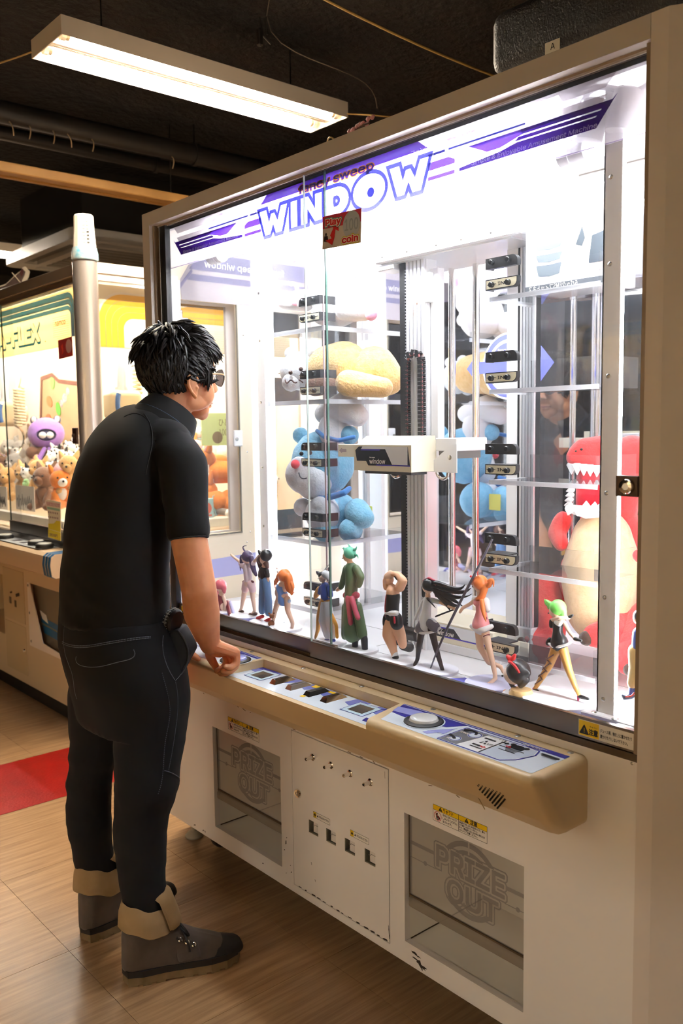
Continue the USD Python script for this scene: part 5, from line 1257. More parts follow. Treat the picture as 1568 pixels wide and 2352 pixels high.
def plush_lying(name, label, loc, rotz, s=1., group=None):
    """lying corgi: orange back, white chest and muzzle, a printed hang tag"""
    t = thing(name, label, 'plush toy', loc, group); o = np.array(loc, float)
    cz, sz = math.cos(rotz), math.sin(rotz)
    def P(x, y, z): return o + s * np.array([x * cz - y * sz, x * sz + y * cz, z])
    def L(*ch): return limb([(P(*p), r * s) for p, r in ch], 14)
    obj('body', melt(L(((-.11, 0, .06), .055), ((.02, 0, .065), .06)) + L(((-.14, 0, .07), .03), ((-.165, 0, .10), .018)), .016 * s, 6), F_orange, t, smooth=True)
    obj('chest', melt([sph(P(.045, 0, .05), .052 * s)] + L(((.05, .04, .03), .022), ((.11, .05, .02), .02)) + L(((.05, -.04, .03), .022), ((.11, -.05, .02), .02)), .014 * s, 5), F_white, t, smooth=True)
    obj('head', tri(sph(P(.07, 0, .13), (.062 * s, .06 * s, .056 * s), 22)), F_orange, t, smooth=True)
    obj('muzzle', melt([sph(P(.12, 0, .112), (.034 * s, .03 * s, .026 * s)), sph(P(.10, 0, .14), .026 * s), sph(P(.11, .02, .105), .024 * s), sph(P(.11, -.02, .105), .024 * s)], .012 * s, 4), F_white, t, smooth=True)
    for q in (-1, 1):
        e = obj('ear', tri(m3.Manifold.batch_hull([sph(P(.05, q * .035, .175), .02 * s, 10), sph(P(.04, q * .05, .225), .007 * s, 8)])), F_orange, t, smooth=True)
        obj('inner_ear', tri(m3.Manifold.batch_hull([sph(P(.064, q * .036, .178), .012 * s, 8), sph(P(.05, q * .049, .212), .004 * s, 8)])), F_pink, e, smooth=True)
        obj('eye', tri(sph(P(.118, q * .032, .142), .007 * s, 10)), M_eye, t, smooth=True)
    obj('nose', tri(sph(P(.153, 0, .118), .008 * s, 10)), M_eye, t, smooth=True)
    c = obj('collar', tube([P(.045 + .01 * math.cos(a), .052 * math.cos(a), .088 + .05 * math.sin(a)) for a in np.linspace(0, 6.283, 20)], .004 * s, 6), M_wht, t)
    return t


def tagcard(parent, p, s, k=0):
    c = obj('hang_tag', slab(affinity.rotate(sbox(-.035, -.045, .035, .045).buffer(.008), 12 - 25 * k), p, (-.3, .954, 0), (0, 0, 1), t=.0015), mat('tag_blue', '#a9d4de', .4), parent, label='printed hang tag')
    obj('tag_print', slab(affinity.rotate(union_all([Point(-.01, .012).buffer(.018), Point(.012, -.015).buffer(.016), sbox(-.028, -.04, .02, -.03), sbox(-.02, .03, .03, .038)]), 12 - 25 * k), p, (-.3, .954, 0), (0, 0, 1), t=.001, lift=-.0015 - .001), mat('tag_red', '#e0705a', .4), c)
    obj('tag_print', slab(affinity.rotate(union_all([Point(-.01, .012).buffer(.018), Point(.012, -.015).buffer(.016), sbox(-.028, -.04, .02, -.03), sbox(-.02, .03, .03, .038)]), 12 - 25 * k), p, (-.3, .954, 0), (0, 0, 1), t=.001, lift=.0015), mat('tag_red', '#e0705a'), c)


# corgis seen through the side windows, at x about -3.75
CG = 'orange and white plush corgis in the old cabinet'
def cpos(px, py, x, dz=0.): 
    p = at(px, py, x=x); return (p[0], p[1], p[2] - dz)
cg0 = plush_lying('plush_corgi', 'orange plush corgi lying highest in the heap with a printed tag at its tail', cpos(500, 1068, -3.80, .10), -2.0, 1.0)
tagcard(cg0, at(552, 1090, x=-3.735), 1., 0)
cg1 = plush_lying('plush_corgi', 'orange plush corgi lying low beside the window frame with two tags', cpos(505, 1143, -3.78, .10), -2.1, 1.05)
tagcard(cg1, at(558, 1126, x=-3.72), 1., 1)
sp = [(462, 1056, -3.95, -2.4, 'orange plush corgi behind the highest one, only its face showing'), (448, 1140, -3.80, -1.9, 'orange plush corgi partly hidden behind the man\'s sleeve'), (535, 1040, -4.05, -.6, 'orange plush corgi at the back of the heap behind the white birds'), (440, 1090, -3.9, -1.2, 'orange plush corgi squeezed between the others beside the sleeve'),
      (590, 1110, -3.95, .3, 'orange plush corgi seen past the beige window frame')]
for k, (px, py, x, rz, lb) in enumerate(sp):
    copy(cg0, cpos(px, py, x, .09), rz + 2.0 if False else rz + 2.0 - 0.0, label=lb)


def plush_bird(label, loc, s=1.):
    t = thing('plush_bird', label, 'plush toy', loc); o = np.array(loc, float)
    obj('body', melt([sph(o + s * np.array([0, 0, .055]), (.062 * s, .062 * s, .06 * s)), sph(o + s * np.array([0, 0, .10]), .036 * s)], .014 * s, 6), F_white, t, smooth=True)
    obj('head', tri(sph(o + s * np.array([.0, 0, .152]), .034 * s, 20)), F_white, t, smooth=True)
    obj('collar', tube([o + s * np.array([.031 * math.cos(a), .031 * math.sin(a), .122]) for a in np.linspace(0, 6.283, 18)], .004 * s, 6), mat('collar_teal', '#9cc3bd', .6), t)
    obj('cheek', tri(sph(o + s * np.array([.018, .02, .147]), .016 * s, 12)), F_orange, t, smooth=True)
    for q in (-1, 1):
        obj('closed_eye', tube([o + s * np.array([.026 + .008 * q * q, .004 + q * .014 + d, .160 - abs(d) * .3]) for d in (-.007, 0, .007)], .0015 * s, 5), M_eye, t)
    obj('wing', tri(sph(o + s * np.array([.02, .055, .06]), (.03 * s, .014 * s, .034 * s), 14)), F_white, t, smooth=True)
    return t


b0 = plush_bird('round white plush bird nearest the green cloth', cpos(522, 1028, -3.92, .085))
for px, py, x, lb in ((501, 1022, -3.98, 'round white plush bird second from the green cloth'), (477, 1027, -4.0, 'round white plush bird third from the green cloth'), (456, 1024, -4.04, 'round white plush bird beside the man\'s collar')):
    copy(b0, cpos(px, py, x, .085), .2, label=lb)
pk = thing('plush_toy', 'pale pink striped plush toy between the man\'s collar and the white birds', 'plush toy', cpos(446, 1035, -3.9, .1))
o_ = pk.loc
obj('body', melt([sph(o_ + (0, 0, .05), .05), sph(o_ + (0, .01, .12), .036)], .014, 6), F_pink, pk, smooth=True)
obj('arm', join([tri(sph(o_ + (.03, .05, .07), (.02, .02, .04))), tri(sph(o_ + (.03, -.04, .07), (.02, .02, .04)))]), fur('fur_peach', '#f3c3a0'), pk, smooth=True)
gc = obj('green_cloth', melt([sph(at(552, 1010, x=-3.78), (.06, .09, .06)), sph(at(545, 1000, x=-3.80), (.05, .06, .07)), sph(at(560, 1022, x=-3.80), (.05, .08, .05))], .018, 5), fur('cloth_green', '#7fa878', '#6f9a6c'))
tag(gc.path, label='crumpled green cloth beside the window bracket', category='cloth')
rl = thing('paper_roll', 'pale rolled poster with a white end pointing at the window', 'paper roll', at(545, 1057, x=-3.74))
obj('roll', cyl(at(525, 1055, x=-3.85), at(560, 1061, x=-3.66), .022, 20), mat('roll_pale', '#cbb9ae', .5), rl, smooth=40)
obj('roll_end', cyl(at(560, 1061, x=-3.66), at(561, 1061, x=-3.655), .0235, 20), M_wht, rl)
rl = thing('paper_roll', 'small rolled cloth with a white tip at the foot of the heap', 'paper roll', at(520, 1176, x=-3.72))
obj('roll', cyl(at(470, 1168, x=-3.80), at(522, 1177, x=-3.70), .018, 16), mat('roll_grey', '#8c8078', .5), rl, smooth=40)
obj('roll_end', tri(sph(at(524, 1178, x=-3.695), .020)), M_wht, rl, smooth=True)
yb = obj('yellow_plush', melt([sph(at(525, 1165, x=-3.78), (.05, .07, .045)), sph(at(540, 1150, x=-3.80), .04), sph(at(515, 1160, x=-3.80), .035)], .015, 5), fur('fur_yellow', '#e2d27c', '#d2c06a'))
tag(yb.path, label='dull yellow plush ball under the lowest corgi', category='plush toy')
tg = obj('paper_tag', slab(affinity.rotate(sbox(-.035, -.03, .035, .03), -30), at(560, 1136, x=-3.69), U3, V3, t=.001), M_wht)
tag(tg.path, label='white paper tag hanging by the window frame', category='tag')
pkg = thing('candy_box', 'small pale printed box at the foot of the heap beside the sleeve', 'box', at(478, 1175, x=-3.75))
qq = at(474, 1168, x=-3.72)
obj('box', bx(-3.76, -3.72, qq[1] - .05, qq[1] + .045, qq[2] - .05, qq[2] + .05, .004), mat('tag_blue', '#a9d4de'), pkg)
obj('box_print', slab(union_all([Point(0, 0).buffer(.03), sbox(-.03, -.04, .03, -.03)]), (-3.72, qq[1], qq[2]), U3, V3, t=.001), mat('tag_red', '#e0705a'), pkg)

# front window of the old cabinet
bp = at(106, 996, y=.66)
br_ = thing('plush_bear', 'brown plush bear in a purple hood before the tan board', 'plush toy', (bp[0], .66, bp[2] - .2))
o_ = np.array([bp[0], .66, bp[2]])
vx = np.array([.755, -.65, 0]) * -1     # towards the camera in plan
vc = (EYE - o_); vc[2] = 0; vc /= np.linalg.norm(vc); vs = np.array([-vc[1], vc[0], 0])
def Q(a, b, c): return o_ + (vs * a + vc * b + np.array([0, 0, c])) * .68
obj('body', melt([sph(Q(0, 0, -.20), .68 * np.array((.12, .12, .14))), sph(Q(.12, .05, -.16), .68 * .055), sph(Q(-.12, .05, -.16), .68 * .055), sph(Q(.08, .1, -.30), .68 * .06), sph(Q(-.08, .1, -.30), .68 * .06)], .024, 6), F_brown, br_, smooth=True)
hd_ = m3.Manifold.sphere(1, 28).scale((.105, .105, .094)).translate(tuple(Q(0, 0, 0))) - m3.Manifold.sphere(1, 20).scale((.058, .058, .037)).translate(tuple(Q(0, .13, -.01)))
obj('hood', tri(hd_), F_purple, br_, smooth=40)
obj('face', tri(sph(Q(0, .045, -.01), .68 * np.array((.095, .095, .066)), 20)), F_navy, br_, smooth=True)
obj('muzzle', melt([sph(Q(-.03, .13, -.012), .68 * np.array((.040, .03, .028))), sph(Q(.03, .13, -.012), .68 * np.array((.040, .03, .028)))], .012, 4), F_white, br_, smooth=True)
for q in (-1, 1):
    e = obj('ear', tri(sph(Q(q * .095, 0, .115), .68 * np.array((.045, .03, .04)), 16)), F_navy, br_, smooth=True)
    obj('inner_ear', tri(sph(Q(q * .095, .02, .12), .68 * np.array((.03, .02, .03)), 14)), F_white, e, smooth=True)
    obj('hood_tie', tri(m3.Manifold.batch_hull([sph(Q(q * .02, .12, -.13), .68 * .018), sph(Q(q * .06 - .02, .15, -.24), .68 * .024)])), F_purple, br_, smooth=True)

d0 = plush_dog('plush_dog', 'white plush dog with black spots nearest the clamp on the post', cpos(150, 1078, -4.05, .10) if False else tuple(at(150, 1070, y=.55) - (0, 0, .10)), F_white, F_white, 'spotted white plush dogs in the old cabinet', spots=F_black, s=.62, rotz=-.75)
SG = 'spotted white plush dogs in the old cabinet'
rs = np.random.RandomState(5)
k = 0
for py, y, xs in ((1014, .80, (128, 146, 160)), (1034, .72, (112, 128, 142, 158)), (1055, .62, (118, 132, 147)), (1082, .52, (92, 106, 122))):
    for px in xs:
        copy(d0, at(px, py, y=y) - (0, 0, .08), rs.rand() * 1.2 - .6, label='small white plush dog with black spots heaped behind the front pane of the old cabinet', group=SG, tilt=(rs.randn() * .3, rs.randn() * .3))
tag(d0.path, label='small white plush dog with black spots heaped behind the front pane of the old cabinet', group=SG)
c0 = plush_dog('plush_corgi', 'orange and white plush corgi with a pink hat sitting behind the yellow price sheet', at(138, 1118, y=.40) - (0, 0, .115), F_orange, F_white, s=.95, hat=F_pink, rotz=-.2)
w0 = plush_dog('plush_cat', 'white plush cat with pointed ears at the foot of the purple hooded bear', at(90, 1062, y=.62) - (0, 0, .09), F_white, F_pink, s=.85, rotz=-.7)
g0 = plush_dog('plush_dog', 'grey plush dog at the back left of the heap', at(52, 1052, y=.75) - (0, 0, .10), F_grey, F_white, s=1.0, rotz=-.9)
copy(g0, at(24, 1050, y=.70) - (0, 0, .1), .4, label='grey plush dog half behind the pane edge')
copy(g0, at(42, 1085, y=.55) - (0, 0, .1), -.3, label='grey plush dog low in the heap beside the pane edge')
t0 = plush_dog('plush_dog', 'tan plush dog beside the silver post under the spotted dogs', at(160, 1088, y=.45) - (0, 0, .10), F_tan, F_tan, s=.9, rotz=-.6)
for px, py, y, lb in ((60, 1103, .48, 'tan plush dog with a green neighbour low in the heap'), (95, 1095, .47, 'tan plush dog above the brown one'), (20, 1110, .45, 'tan plush dog at the picture edge over the paper note')):
    copy(t0, at(px, py, y=y) - (0, 0, .10), -.2 * px / 30, label=lb)
n0 = plush_dog('plush_dog', 'dark brown plush dog behind the sitting corgi', at(108, 1122, y=.43) - (0, 0, .11), F_brown, F_brown, s=1.05, rotz=-1.)
copy(n0, at(84, 1020, y=.85) - (0, 0, .12), .2, label='dark brown plush dog under the hooded bear')
copy(n0, at(4, 1090, y=.5) - (0, 0, .1), .6, label='dark brown plush dog cut by the picture edge')
for nm, px, py, y, r, m_, lb in (('plush_star', 158, 985, .95, .085, F_mag, 'magenta plush flower beside the purple hooded bear'), ('plush_ball', 60, 1112, .42, .03, fur('fur_green', '#a9dba0'), 'pale green plush ball low in the heap')):
    t = thing(nm, lb, 'plush toy', at(px, py, y=y)); o_ = t.loc
    obj('body', tri(sph(o_, r * .7, 16)), m_, t, smooth=True)
    for i in range(6):
        a = i * math.pi / 3
        obj('petal', tri(sph(o_ + r * np.array([.65 * math.cos(a) * .75, -.65 * math.cos(a) * .65, .65 * math.sin(a)]), r * .42, 12)), m_, t, smooth=True)
bg = thing('paper_garland', 'white paper bag sprinkled with coloured marks hanging beside the post', 'decoration', at(163, 915, y=.9)); o_ = bg.loc
obj('bag', melt([sph(o_, (.07, .05, .06)), sph(o_ + (.05, 0, .04), .05), sph(o_ + (-.05, 0, -.03), .05)], .02, 4), mat('bag_dots', '#f3ecea', .6, noise=(45., '#c96a7c')), bg, smooth=True)

# unseen row across the aisle, added to light the big front: old cabinet copies
for k, x in enumerate((-2.6, .1, 2.8)):
    copy(oc, (x, -4.0, 0), math.pi, label=['unseen older cream crane game added across the aisle behind the person for its light', 'unseen older cream crane game added across the aisle straight behind the camera for its light', 'unseen older cream crane game added for its light, far end of row across the aisle'][k])

# ================================================================ THE MAN AT THE CONSOLE
def atd(px, py, d):
    """the point of a line of sight at distance d along the camera's axis"""
    return EYE + (_r * ((px - W / 2) / FPX) + _d * ((py - H / 2) / FPX) + _f) * d


def ring(c, a, b, up, lat, n=44, e=2.25):
    """superellipse section round c, half-widths a along lat and b across"""
    up = up / np.linalg.norm(up); lat = lat - up * (lat @ up); lat /= np.linalg.norm(lat); fw = np.cross(up, lat)
    t = np.arange(n) * 2 * math.pi / n
    s = lambda v: np.sign(v) * np.abs(v) ** (2 / e)
    return c + np.outer(a * s(np.cos(t)), lat) + np.outer(b * s(np.sin(t)), fw)


def loft(rings):
    n = len(rings[0]); V = np.vstack(rings + [[r.mean(0)] for r in (rings[0], rings[-1])]); F = []
    for i in range(len(rings) - 1):
        for k in range(n):
            q = (k + 1) % n
            F += [[i * n + k, i * n + q, (i + 1) * n + q], [i * n + k, (i + 1) * n + q, (i + 1) * n + k]]
    e = len(V); L = (len(rings) - 1) * n
    for k in range(n):
        q = (k + 1) % n
        F += [[e - 2, q, k], [e - 1, L + k, L + q]]
    m = trimesh.Trimesh(V, F, process=False)
    if m.volume < 0: m.invert()
    return m3.Manifold(m3.Mesh(np.asarray(m.vertices, np.float32), np.asarray(m.faces, np.uint32)))


def tubehull(ch, seg=18):
    return limb(ch, seg)


LAT = np.array([1., 0, 0])
M_skin = mat('skin', '#cf9068', .5, spec=.35, sss=.12, noise=(40., '#c58560'), bump=(300., .08, .001))
M_polo = mat('polo_black', (.009, .0085, .0085), .85, spec=.2, sheen=.05, bump=(1400., .25, .001))
M_polo2 = mat('polo_edge', (.018, .018, .02), .8)
M_piping = mat('collar_line', '#55718c', .7)
M_jean = mat('dark_denim', (.009, .0092, .011), .85, spec=.2, sheen=.04, bump=(1100., .35, .001))
M_stitch = mat('stitch_pale', '#6f7480', .7)
M_hair = mat('hair_black', (.010, .0075, .0065), .5, spec=.35)
man = thing('person', 'person in black polo shirt and dark jeans leaning over the console of the big cabinet', 'person', (-2.07, -.36, 0))

# --- trunk sections
tor = []
for py, c, hw, d in ((1432, 262, 134, 2.29), (1412, 261, 133, 2.29), (1390, 261, 131, 2.29), (1345, 263, 130, 2.29), (1300, 264, 129, 2.29), (1260, 266, 128, 2.29), (1214, 268, 127, 2.29), (1170, 276, 127, 2.295), (1122, 285, 126, 2.30),
                     (1085, 293, 124, 2.305), (1055, 302, 120, 2.31), (1022, 318, 112, 2.315), (998, 331, 99, 2.32), (978, 345, 84, 2.325), (962, 360, 62, 2.33)):
    tor.append((atd(c, py, d), hw * d / FPX))
C_ = np.array([t[0] for t in tor])
tan = np.gradient(C_, axis=0)
rings = []
for i, (c, h) in enumerate(tor):
    k = max(0, (i - 9) / 5)
    a, b = h * (1.20 + .04 * k), h * (.80 - .02 * k)
    rings.append(ring(c, a, b, tan[i], LAT, e=2.35))
trunk = loft(rings)
# right arm, shoulder to hem; left arm reaching forward
Sh = atd(411, 1048, 2.205); Up = atd(425, 1140, 2.185); Hm = atd(434, 1240, 2.175); El = atd(457, 1356, 2.165); Fm = atd(463, 1408, 2.20); Wr = atd(482, 1480, 2.285)
Ls = atd(280, 1048, 2.47); Le = np.array([-2.30, -.36, 1.00]); Lw = np.array([-2.145, -.215, .815]); Lh = np.array([-2.07, -.12, .80])
axis = (Hm - Up) / np.linalg.norm(Hm - Up)
sl = m3.Manifold.batch_boolean(tubehull([(Sh + (-.02, 0, .0), .066), (Sh + (.012, 0, -.02), .064), (Up, .058), (Hm + axis * .06, .0485)]), m3.OpType.Add).trim_by_plane(tuple(-axis), float(-axis @ Hm))
laxis = (Le - Ls) / np.linalg.norm(Le - Ls)
sl2 = m3.Manifold.batch_boolean(tubehull([(Ls, .066), (Ls + laxis * .1, .058), (Ls + laxis * .27, .052)]), m3.OpType.Add).trim_by_plane(tuple(-laxis), float(-laxis @ (Ls + laxis * .2)))
shirt = melt([trunk, sl, sl2, sph(atd(372, 1010, 2.26), (.09, .07, .055), 20), sph(atd(350, 1000, 2.36), (.10, .075, .06), 20)], .016, 14)


def fold(m, f):
    n = m.vertex_normals
    m.vertices = m.vertices + n * f(np.asarray(m.vertices))[:, None]
    return m


def shirt_f(p):
    z = p[:, 2]
    low = np.clip((1.10 - z) / .12, 0, 1) * np.clip((p[:, 0] + 2.22) / .12, 0, 1)
    w = (meshkit.fbm(np.c_[p[:, 0] * 5, p[:, 1] * 5, z * 26 + p[:, 0] * 6], 3, 3) - .5) * .016 * low
    w2 = (meshkit.fbm(np.c_[p[:, 0] * 7 + z * 6, p[:, 1] * 7, z * 9], 3, 9) - .5) * .007
    sl_ = np.exp(-((z - 1.16) / .09) ** 2) * np.clip((p[:, 0] + 1.99) / .05, 0, 1) * (meshkit.fbm(np.c_[p[:, 0] * 10 + z * 16, p[:, 1] * 10, z * 14 - p[:, 0] * 12], 3, 33) - .5) * .010
    return w * 1.35 + w2 * 1.3 + sl_


fold(shirt, shirt_f)
polo = obj('polo_shirt', shirt, M_polo, man, smooth=True, label='black short-sleeved polo shirt')


def circle_at(c, ax, r, n=28, ry=None):
    ax = ax / np.linalg.norm(ax); u = np.cross(ax, [0, 1., 0]); u /= np.linalg.norm(u); v = np.cross(ax, u)
    t = np.linspace(0, 2 * math.pi, n, endpoint=False)
    return c + np.outer(np.cos(t) * r, u) + np.outer(np.sin(t) * (ry or r), v)


obj('sleeve_hem', tube(circle_at(Hm - axis * .004, axis, .0478), .0028, 6, True), M_polo2, polo, smooth=True)
obj('sleeve_seam', tube(circle_at(Hm - axis * .026, axis, .0500), .0010, 5, True), M_polo2, polo)
# raglan shoulder seam and collar
HC = atd(416, 852, 2.36)                        # middle of the skull
NK = atd(374, 968, 2.33)                        # base of the neck
nax = (HC + (0, 0, -.06)) - NK; nax /= np.linalg.norm(nax)
co = []
cax = np.array([0, .60, .80])
for k, (h, r, off) in enumerate(((-.022, .088, 0), (.006, .083, .003), (.030, .076, .002), (.046, .070, .0), (.047, .067, 0), (.030, .068, 0), (.0, .072, 0))):
    co.append(ring(NK + cax * h + np.array([0, .004, -.006]), r * 1.0, r * 1.05, cax, LAT, 40, 2.))
V = np.vstack(co); n_ = 40; F = []
gap = 10                                     # open at the throat
for i in range(len(co) - 1):
    for k in range(n_):
        if abs(((k - gap + n_ / 2) % n_) - n_ / 2) < 3: continue
        q = (k + 1) % n_
        F += [[i * n_ + k, i * n_ + q, (i + 1) * n_ + q], [i * n_ + k, (i + 1) * n_ + q, (i + 1) * n_ + k]]
col = obj('collar', trimesh.Trimesh(V, F, process=False), M_polo, polo, smooth=60, label='turned-up polo collar with a faint blue line')
lo = co[1]
obj('collar_line', tube([lo[k % n_] + cax * -.006 for k in range(17, 46)], .0014, 5), M_piping, col)
def on_mesh(pts, m, off=.0006, depth=0):
    """points of sight lines brought onto a mesh (first hit), lifted off it"""
    P = [(_r * ((x - W / 2) / FPX) + _d * ((y - H / 2) / FPX) + _f) for x, y in pts]
    P = np.array([p / np.linalg.norm(p) for p in P])
    loc, idx, tr_ = m.ray.intersects_location(np.tile(EYE, (len(P), 1)), P, multiple_hits=False)
    out = {}
    for l, i, t in zip(loc, idx, tr_): out[i] = l - P[i] * off
    return [out[i] for i in sorted(out)]


def seam(name, pts, m, r, mt, parent, n=26, step=None, **kw):
    s2 = spline(np.c_[np.array(pts, float), np.zeros(len(pts))], n)[:, :2] if len(pts) > 2 else np.linspace(pts[0], pts[1], n)
    q = on_mesh(s2, m, r * .5)
    if len(q) > 2:
        if step:                             # dashes: a line of stitches
            ms = [tube([q[i], q[i] * .4 + q[i + 1] * .6], r, 4) for i in range(len(q) - 1)]
            obj(name, join(ms), mt, parent, kind='stuff', **kw)
        else:
            obj(name, tube(q, r, 5), mt, parent, **kw)


seam('seam', [(330, 950), (345, 975), (350, 1010), (343, 1050), (335, 1090)], shirt, .0012, M_polo2, polo)
seam('seam', [(284, 958), (315, 950), (345, 972)], shirt, .0012, M_polo2, polo)

# --- jeans
hips = []
for py, c, hw, d in ((1405, 262, 131, 2.29), (1440, 266, 137, 2.29), (1471, 271, 144, 2.29), (1510, 280, 147, 2.295), (1544, 287, 146, 2.30), (1585, 296, 141, 2.31), (1620, 300, 136, 2.32), (1660, 302, 128, 2.32)):
    hips.append(ring(atd(c, py, d), hw * d / FPX * 1.22, hw * d / FPX * .80, np.array([0, 0, -1.]), LAT, e=2.4))
def leg(rows):
    return tubehull([(atd(c, py, d), np.array([1.04, 1.0, 1.0]) * (hw * d / FPX)) for py, c, hw, d in rows], 20)
Rleg = [(1600, 352, 86, 2.25), (1690, 344, 82, 2.25), (1750, 339, 77, 2.245), (1800, 336, 73, 2.24), (1845, 328, 64, 2.24), (1900, 322, 61, 2.24), (1967, 323, 57, 2.235), (2040, 329, 53, 2.23), (2090, 334, 48, 2.225), (2112, 337, 44, 2.225)]
Lleg = [(1590, 232, 74, 2.39), (1650, 226, 66, 2.40), (1720, 216, 53, 2.41), (1790, 205, 51, 2.415), (1845, 203, 50, 2.42), (1910, 206, 49, 2.42), (1960, 215, 45, 2.42), (2000, 222, 45, 2.42), (2020, 226, 41, 2.42)]
jm = melt([loft(hips[::-1])] + leg(Rleg) + leg(Lleg), .017, 9)


def jean_f(p):
    z = p[:, 2]
    low = np.clip((.62 - z) / .15, 0, 1)
    w = (meshkit.fbm(np.c_[p[:, 0] * 6, p[:, 1] * 6, z * 24], 3, 21) - .5) * .016 * low
    kn = np.exp(-((z - .46) / .05) ** 2) * (meshkit.fbm(np.c_[p[:, 0] * 10, p[:, 1] * 10, z * 40], 3, 5) - .5) * .012
    return w + kn + (meshkit.fbm(p * 8, 3, 2) - .5) * .006


fold(jm, jean_f)
jeans = obj('jeans', jm, M_jean, man, smooth=True, label='dark blue-black jeans with pale stitching')
for nm, pts, n in (('stitching', [(143, 1474), (175, 1483), (230, 1478), (290, 1468), (347, 1462)], 60), ('stitching', [(143, 1478), (175, 1487), (230, 1482), (290, 1472), (347, 1465)], 60),
                   ('stitching', [(153, 1434), (190, 1437), (226, 1438)], 24), ('stitching', [(150, 1426), (146, 1470), (152, 1510), (166, 1550), (172, 1590), (177, 1606)], 60), ('stitching', [(129, 1408), (148, 1420), (178, 1424)], 20),
                   ('pocket_stitching', [(175, 1508), (178, 1524), (195, 1531), (230, 1531), (275, 1520), (309, 1505), (306, 1491)], 70), ('stitching', [(375, 1460), (374, 1490), (384, 1530), (402, 1562)], 40), ('stitching', [(432, 1512), (418, 1545), (402, 1564)], 24),
                   ('side_stitching', [(403, 1566), (408, 1600), (405, 1660), (398, 1710), (387, 1770)], 80), ('side_stitching', [(372, 1545), (384, 1590), (390, 1640), (380, 1700), (372, 1790), (362, 1826)], 60)):
    seam(nm, pts, jm, .0011 if n > 30 else .0009, M_stitch if 'side' not in nm else mat('stitch_dim', '#4a4f5c', .7), jeans, n, step=True)
seam('knee_seam', [(377, 1770), (395, 1776), (411, 1786)], jm, .0015, mat('stitch_dim', '#4a4f5c'), jeans)
# open slanted pocket: flap of cloth standing off the hip
pk_ = [atd(398, 1452, 2.20), atd(410, 1452, 2.20), atd(434, 1500, 2.20), atd(402, 1560, 2.205), atd(384, 1520, 2.205), atd(376, 1480, 2.205)]
pm = m3.Manifold.batch_hull([sph(p, .006, 10) for p in pk_] + [sph(p + np.array([-.05, .05, 0]), .006, 8) for p in pk_])
obj('side_pocket', melt([pm], .012, 3), mat('denim_pocket', (.012, .014, .02), .8, bump=(1100., .3, .001)), jeans, smooth=True, label='gaping side pocket')
obj('pocket_edge', tube(spline([pk_[1] + np.array([.003, -.004, .006]), pk_[2] + np.array([.004, -.004, 0]), pk_[3] + np.array([.004, -.004, -.004])], 20), .0022, 6), mat('denim_edge', (.03, .034, .045), .7), jeans)
obj('pocket_edge', tube(spline([pk_[0] + np.array([.003, -.004, .006]), pk_[5] + np.array([.003, -.005, 0]), pk_[4] + np.array([.003, -.005, 0]), pk_[3] + np.array([.004, -.004, -.004])], 20), .0018, 6), mat('denim_edge', (.03, .034, .045)), jeans)

# --- skin: head, neck, trunk core, arms and hands in one surface
th = math.radians(3)
fw = np.array([math.sin(th), math.cos(th), -.04]); fw /= np.linalg.norm(fw)
rt = np.cross(fw, [0, 0, 1.]); rt /= np.linalg.norm(rt); uv_ = np.cross(rt, fw)
def Hd(r_, f_, u_): return HC + rt * r_ + fw * f_ + uv_ * u_
def hell(r_, f_, u_, rr, seg=20):
    """ellipsoid in head axes"""
    m = m3.Manifold.sphere(1., seg).scale(tuple(rr))
    M4 = np.column_stack([rt, fw, uv_, Hd(r_, f_, u_)])
    return m.transform(M4)
skin = [hell(0, -.008, .012, (.073, .092, .086), 28), hell(0, .020, -.045, (.062, .072, .066), 24), hell(0, .052, -.100, (.034, .030, .026)), hell(0, .064, -.112, (.020, .018, .018)),
        hell(.030, .046, -.058, (.032, .036, .042)), hell(-.030, .046, -.058, (.032, .036, .042)), hell(.041, .018, -.082, (.020, .042, .026)), hell(-.041, .018, -.082, (.020, .042, .026)),
        hell(0, .066, .018, (.050, .022, .030)), hell(0, .080, -.080, (.022, .012, .008), 14), hell(0, .080, -.090, (.019, .011, .008), 14)]
skin += [m3.Manifold.batch_hull([hell(0, .086, -.012, (.008, .008, .010), 12), hell(0, .104, -.044, (.010, .009, .009), 12), hell(.013, .090, -.050, (.008, .008, .007), 12), hell(-.013, .090, -.050, (.008, .008, .007), 12)])]
for q in (1, -1):
    ear = m3.Manifold.batch_hull([hell(q * .0745, -.008, -.028, (.006, .016, .017), 14), hell(q * .0735, -.004, -.052, (.006, .011, .012), 14), hell(q * .071, .004, -.070, (.005, .007, .008), 12)])
    rim = [m3.Manifold.batch_hull([hell(q * (.079 + .003 * (i % 2)), *a, (.0042,) * 3, 10), hell(q * .0795, *b, (.0042,) * 3, 10)]) for i, (a, b) in enumerate(zip([(.006, -.026), (.0, -.014), (-.012, -.012), (-.021, -.022), (-.020, -.042), (-.010, -.062)], [(.0, -.014), (-.012, -.012), (-.021, -.022), (-.020, -.042), (-.010, -.062), (.002, -.072)]))]
    skin += [ear] + rim + [hell(q * .077, .006, -.048, (.005, .006, .008), 10)]
skin += tubehull([(Hd(0, -.018, -.06), .058), (Hd(0, -.03, -.11), .053), (NK + nax * .0, .056), (NK - (0, 0.02, .06), .07)], 22)
skin += tubehull([(NK - (0, .02, .06), .07), (C_[6], .085), (C_[1], .09), (atd(287, 1560, 2.31), .09)], 14)
skin += tubehull([(C_[11] + (.0, 0, 0), .06), (Sh, .048), (Up, .046), (Hm, .0455), (Hm * .5 + El * .5, .0445), (El, .0435), (Fm, .0455), (Fm * .55 + Wr * .45, .037), (Wr * .85 + Fm * .15, .0285), (Wr, .027)], 22)
skin += [sph(El + np.array([.006, -.028, -.004]), .020, 14)]
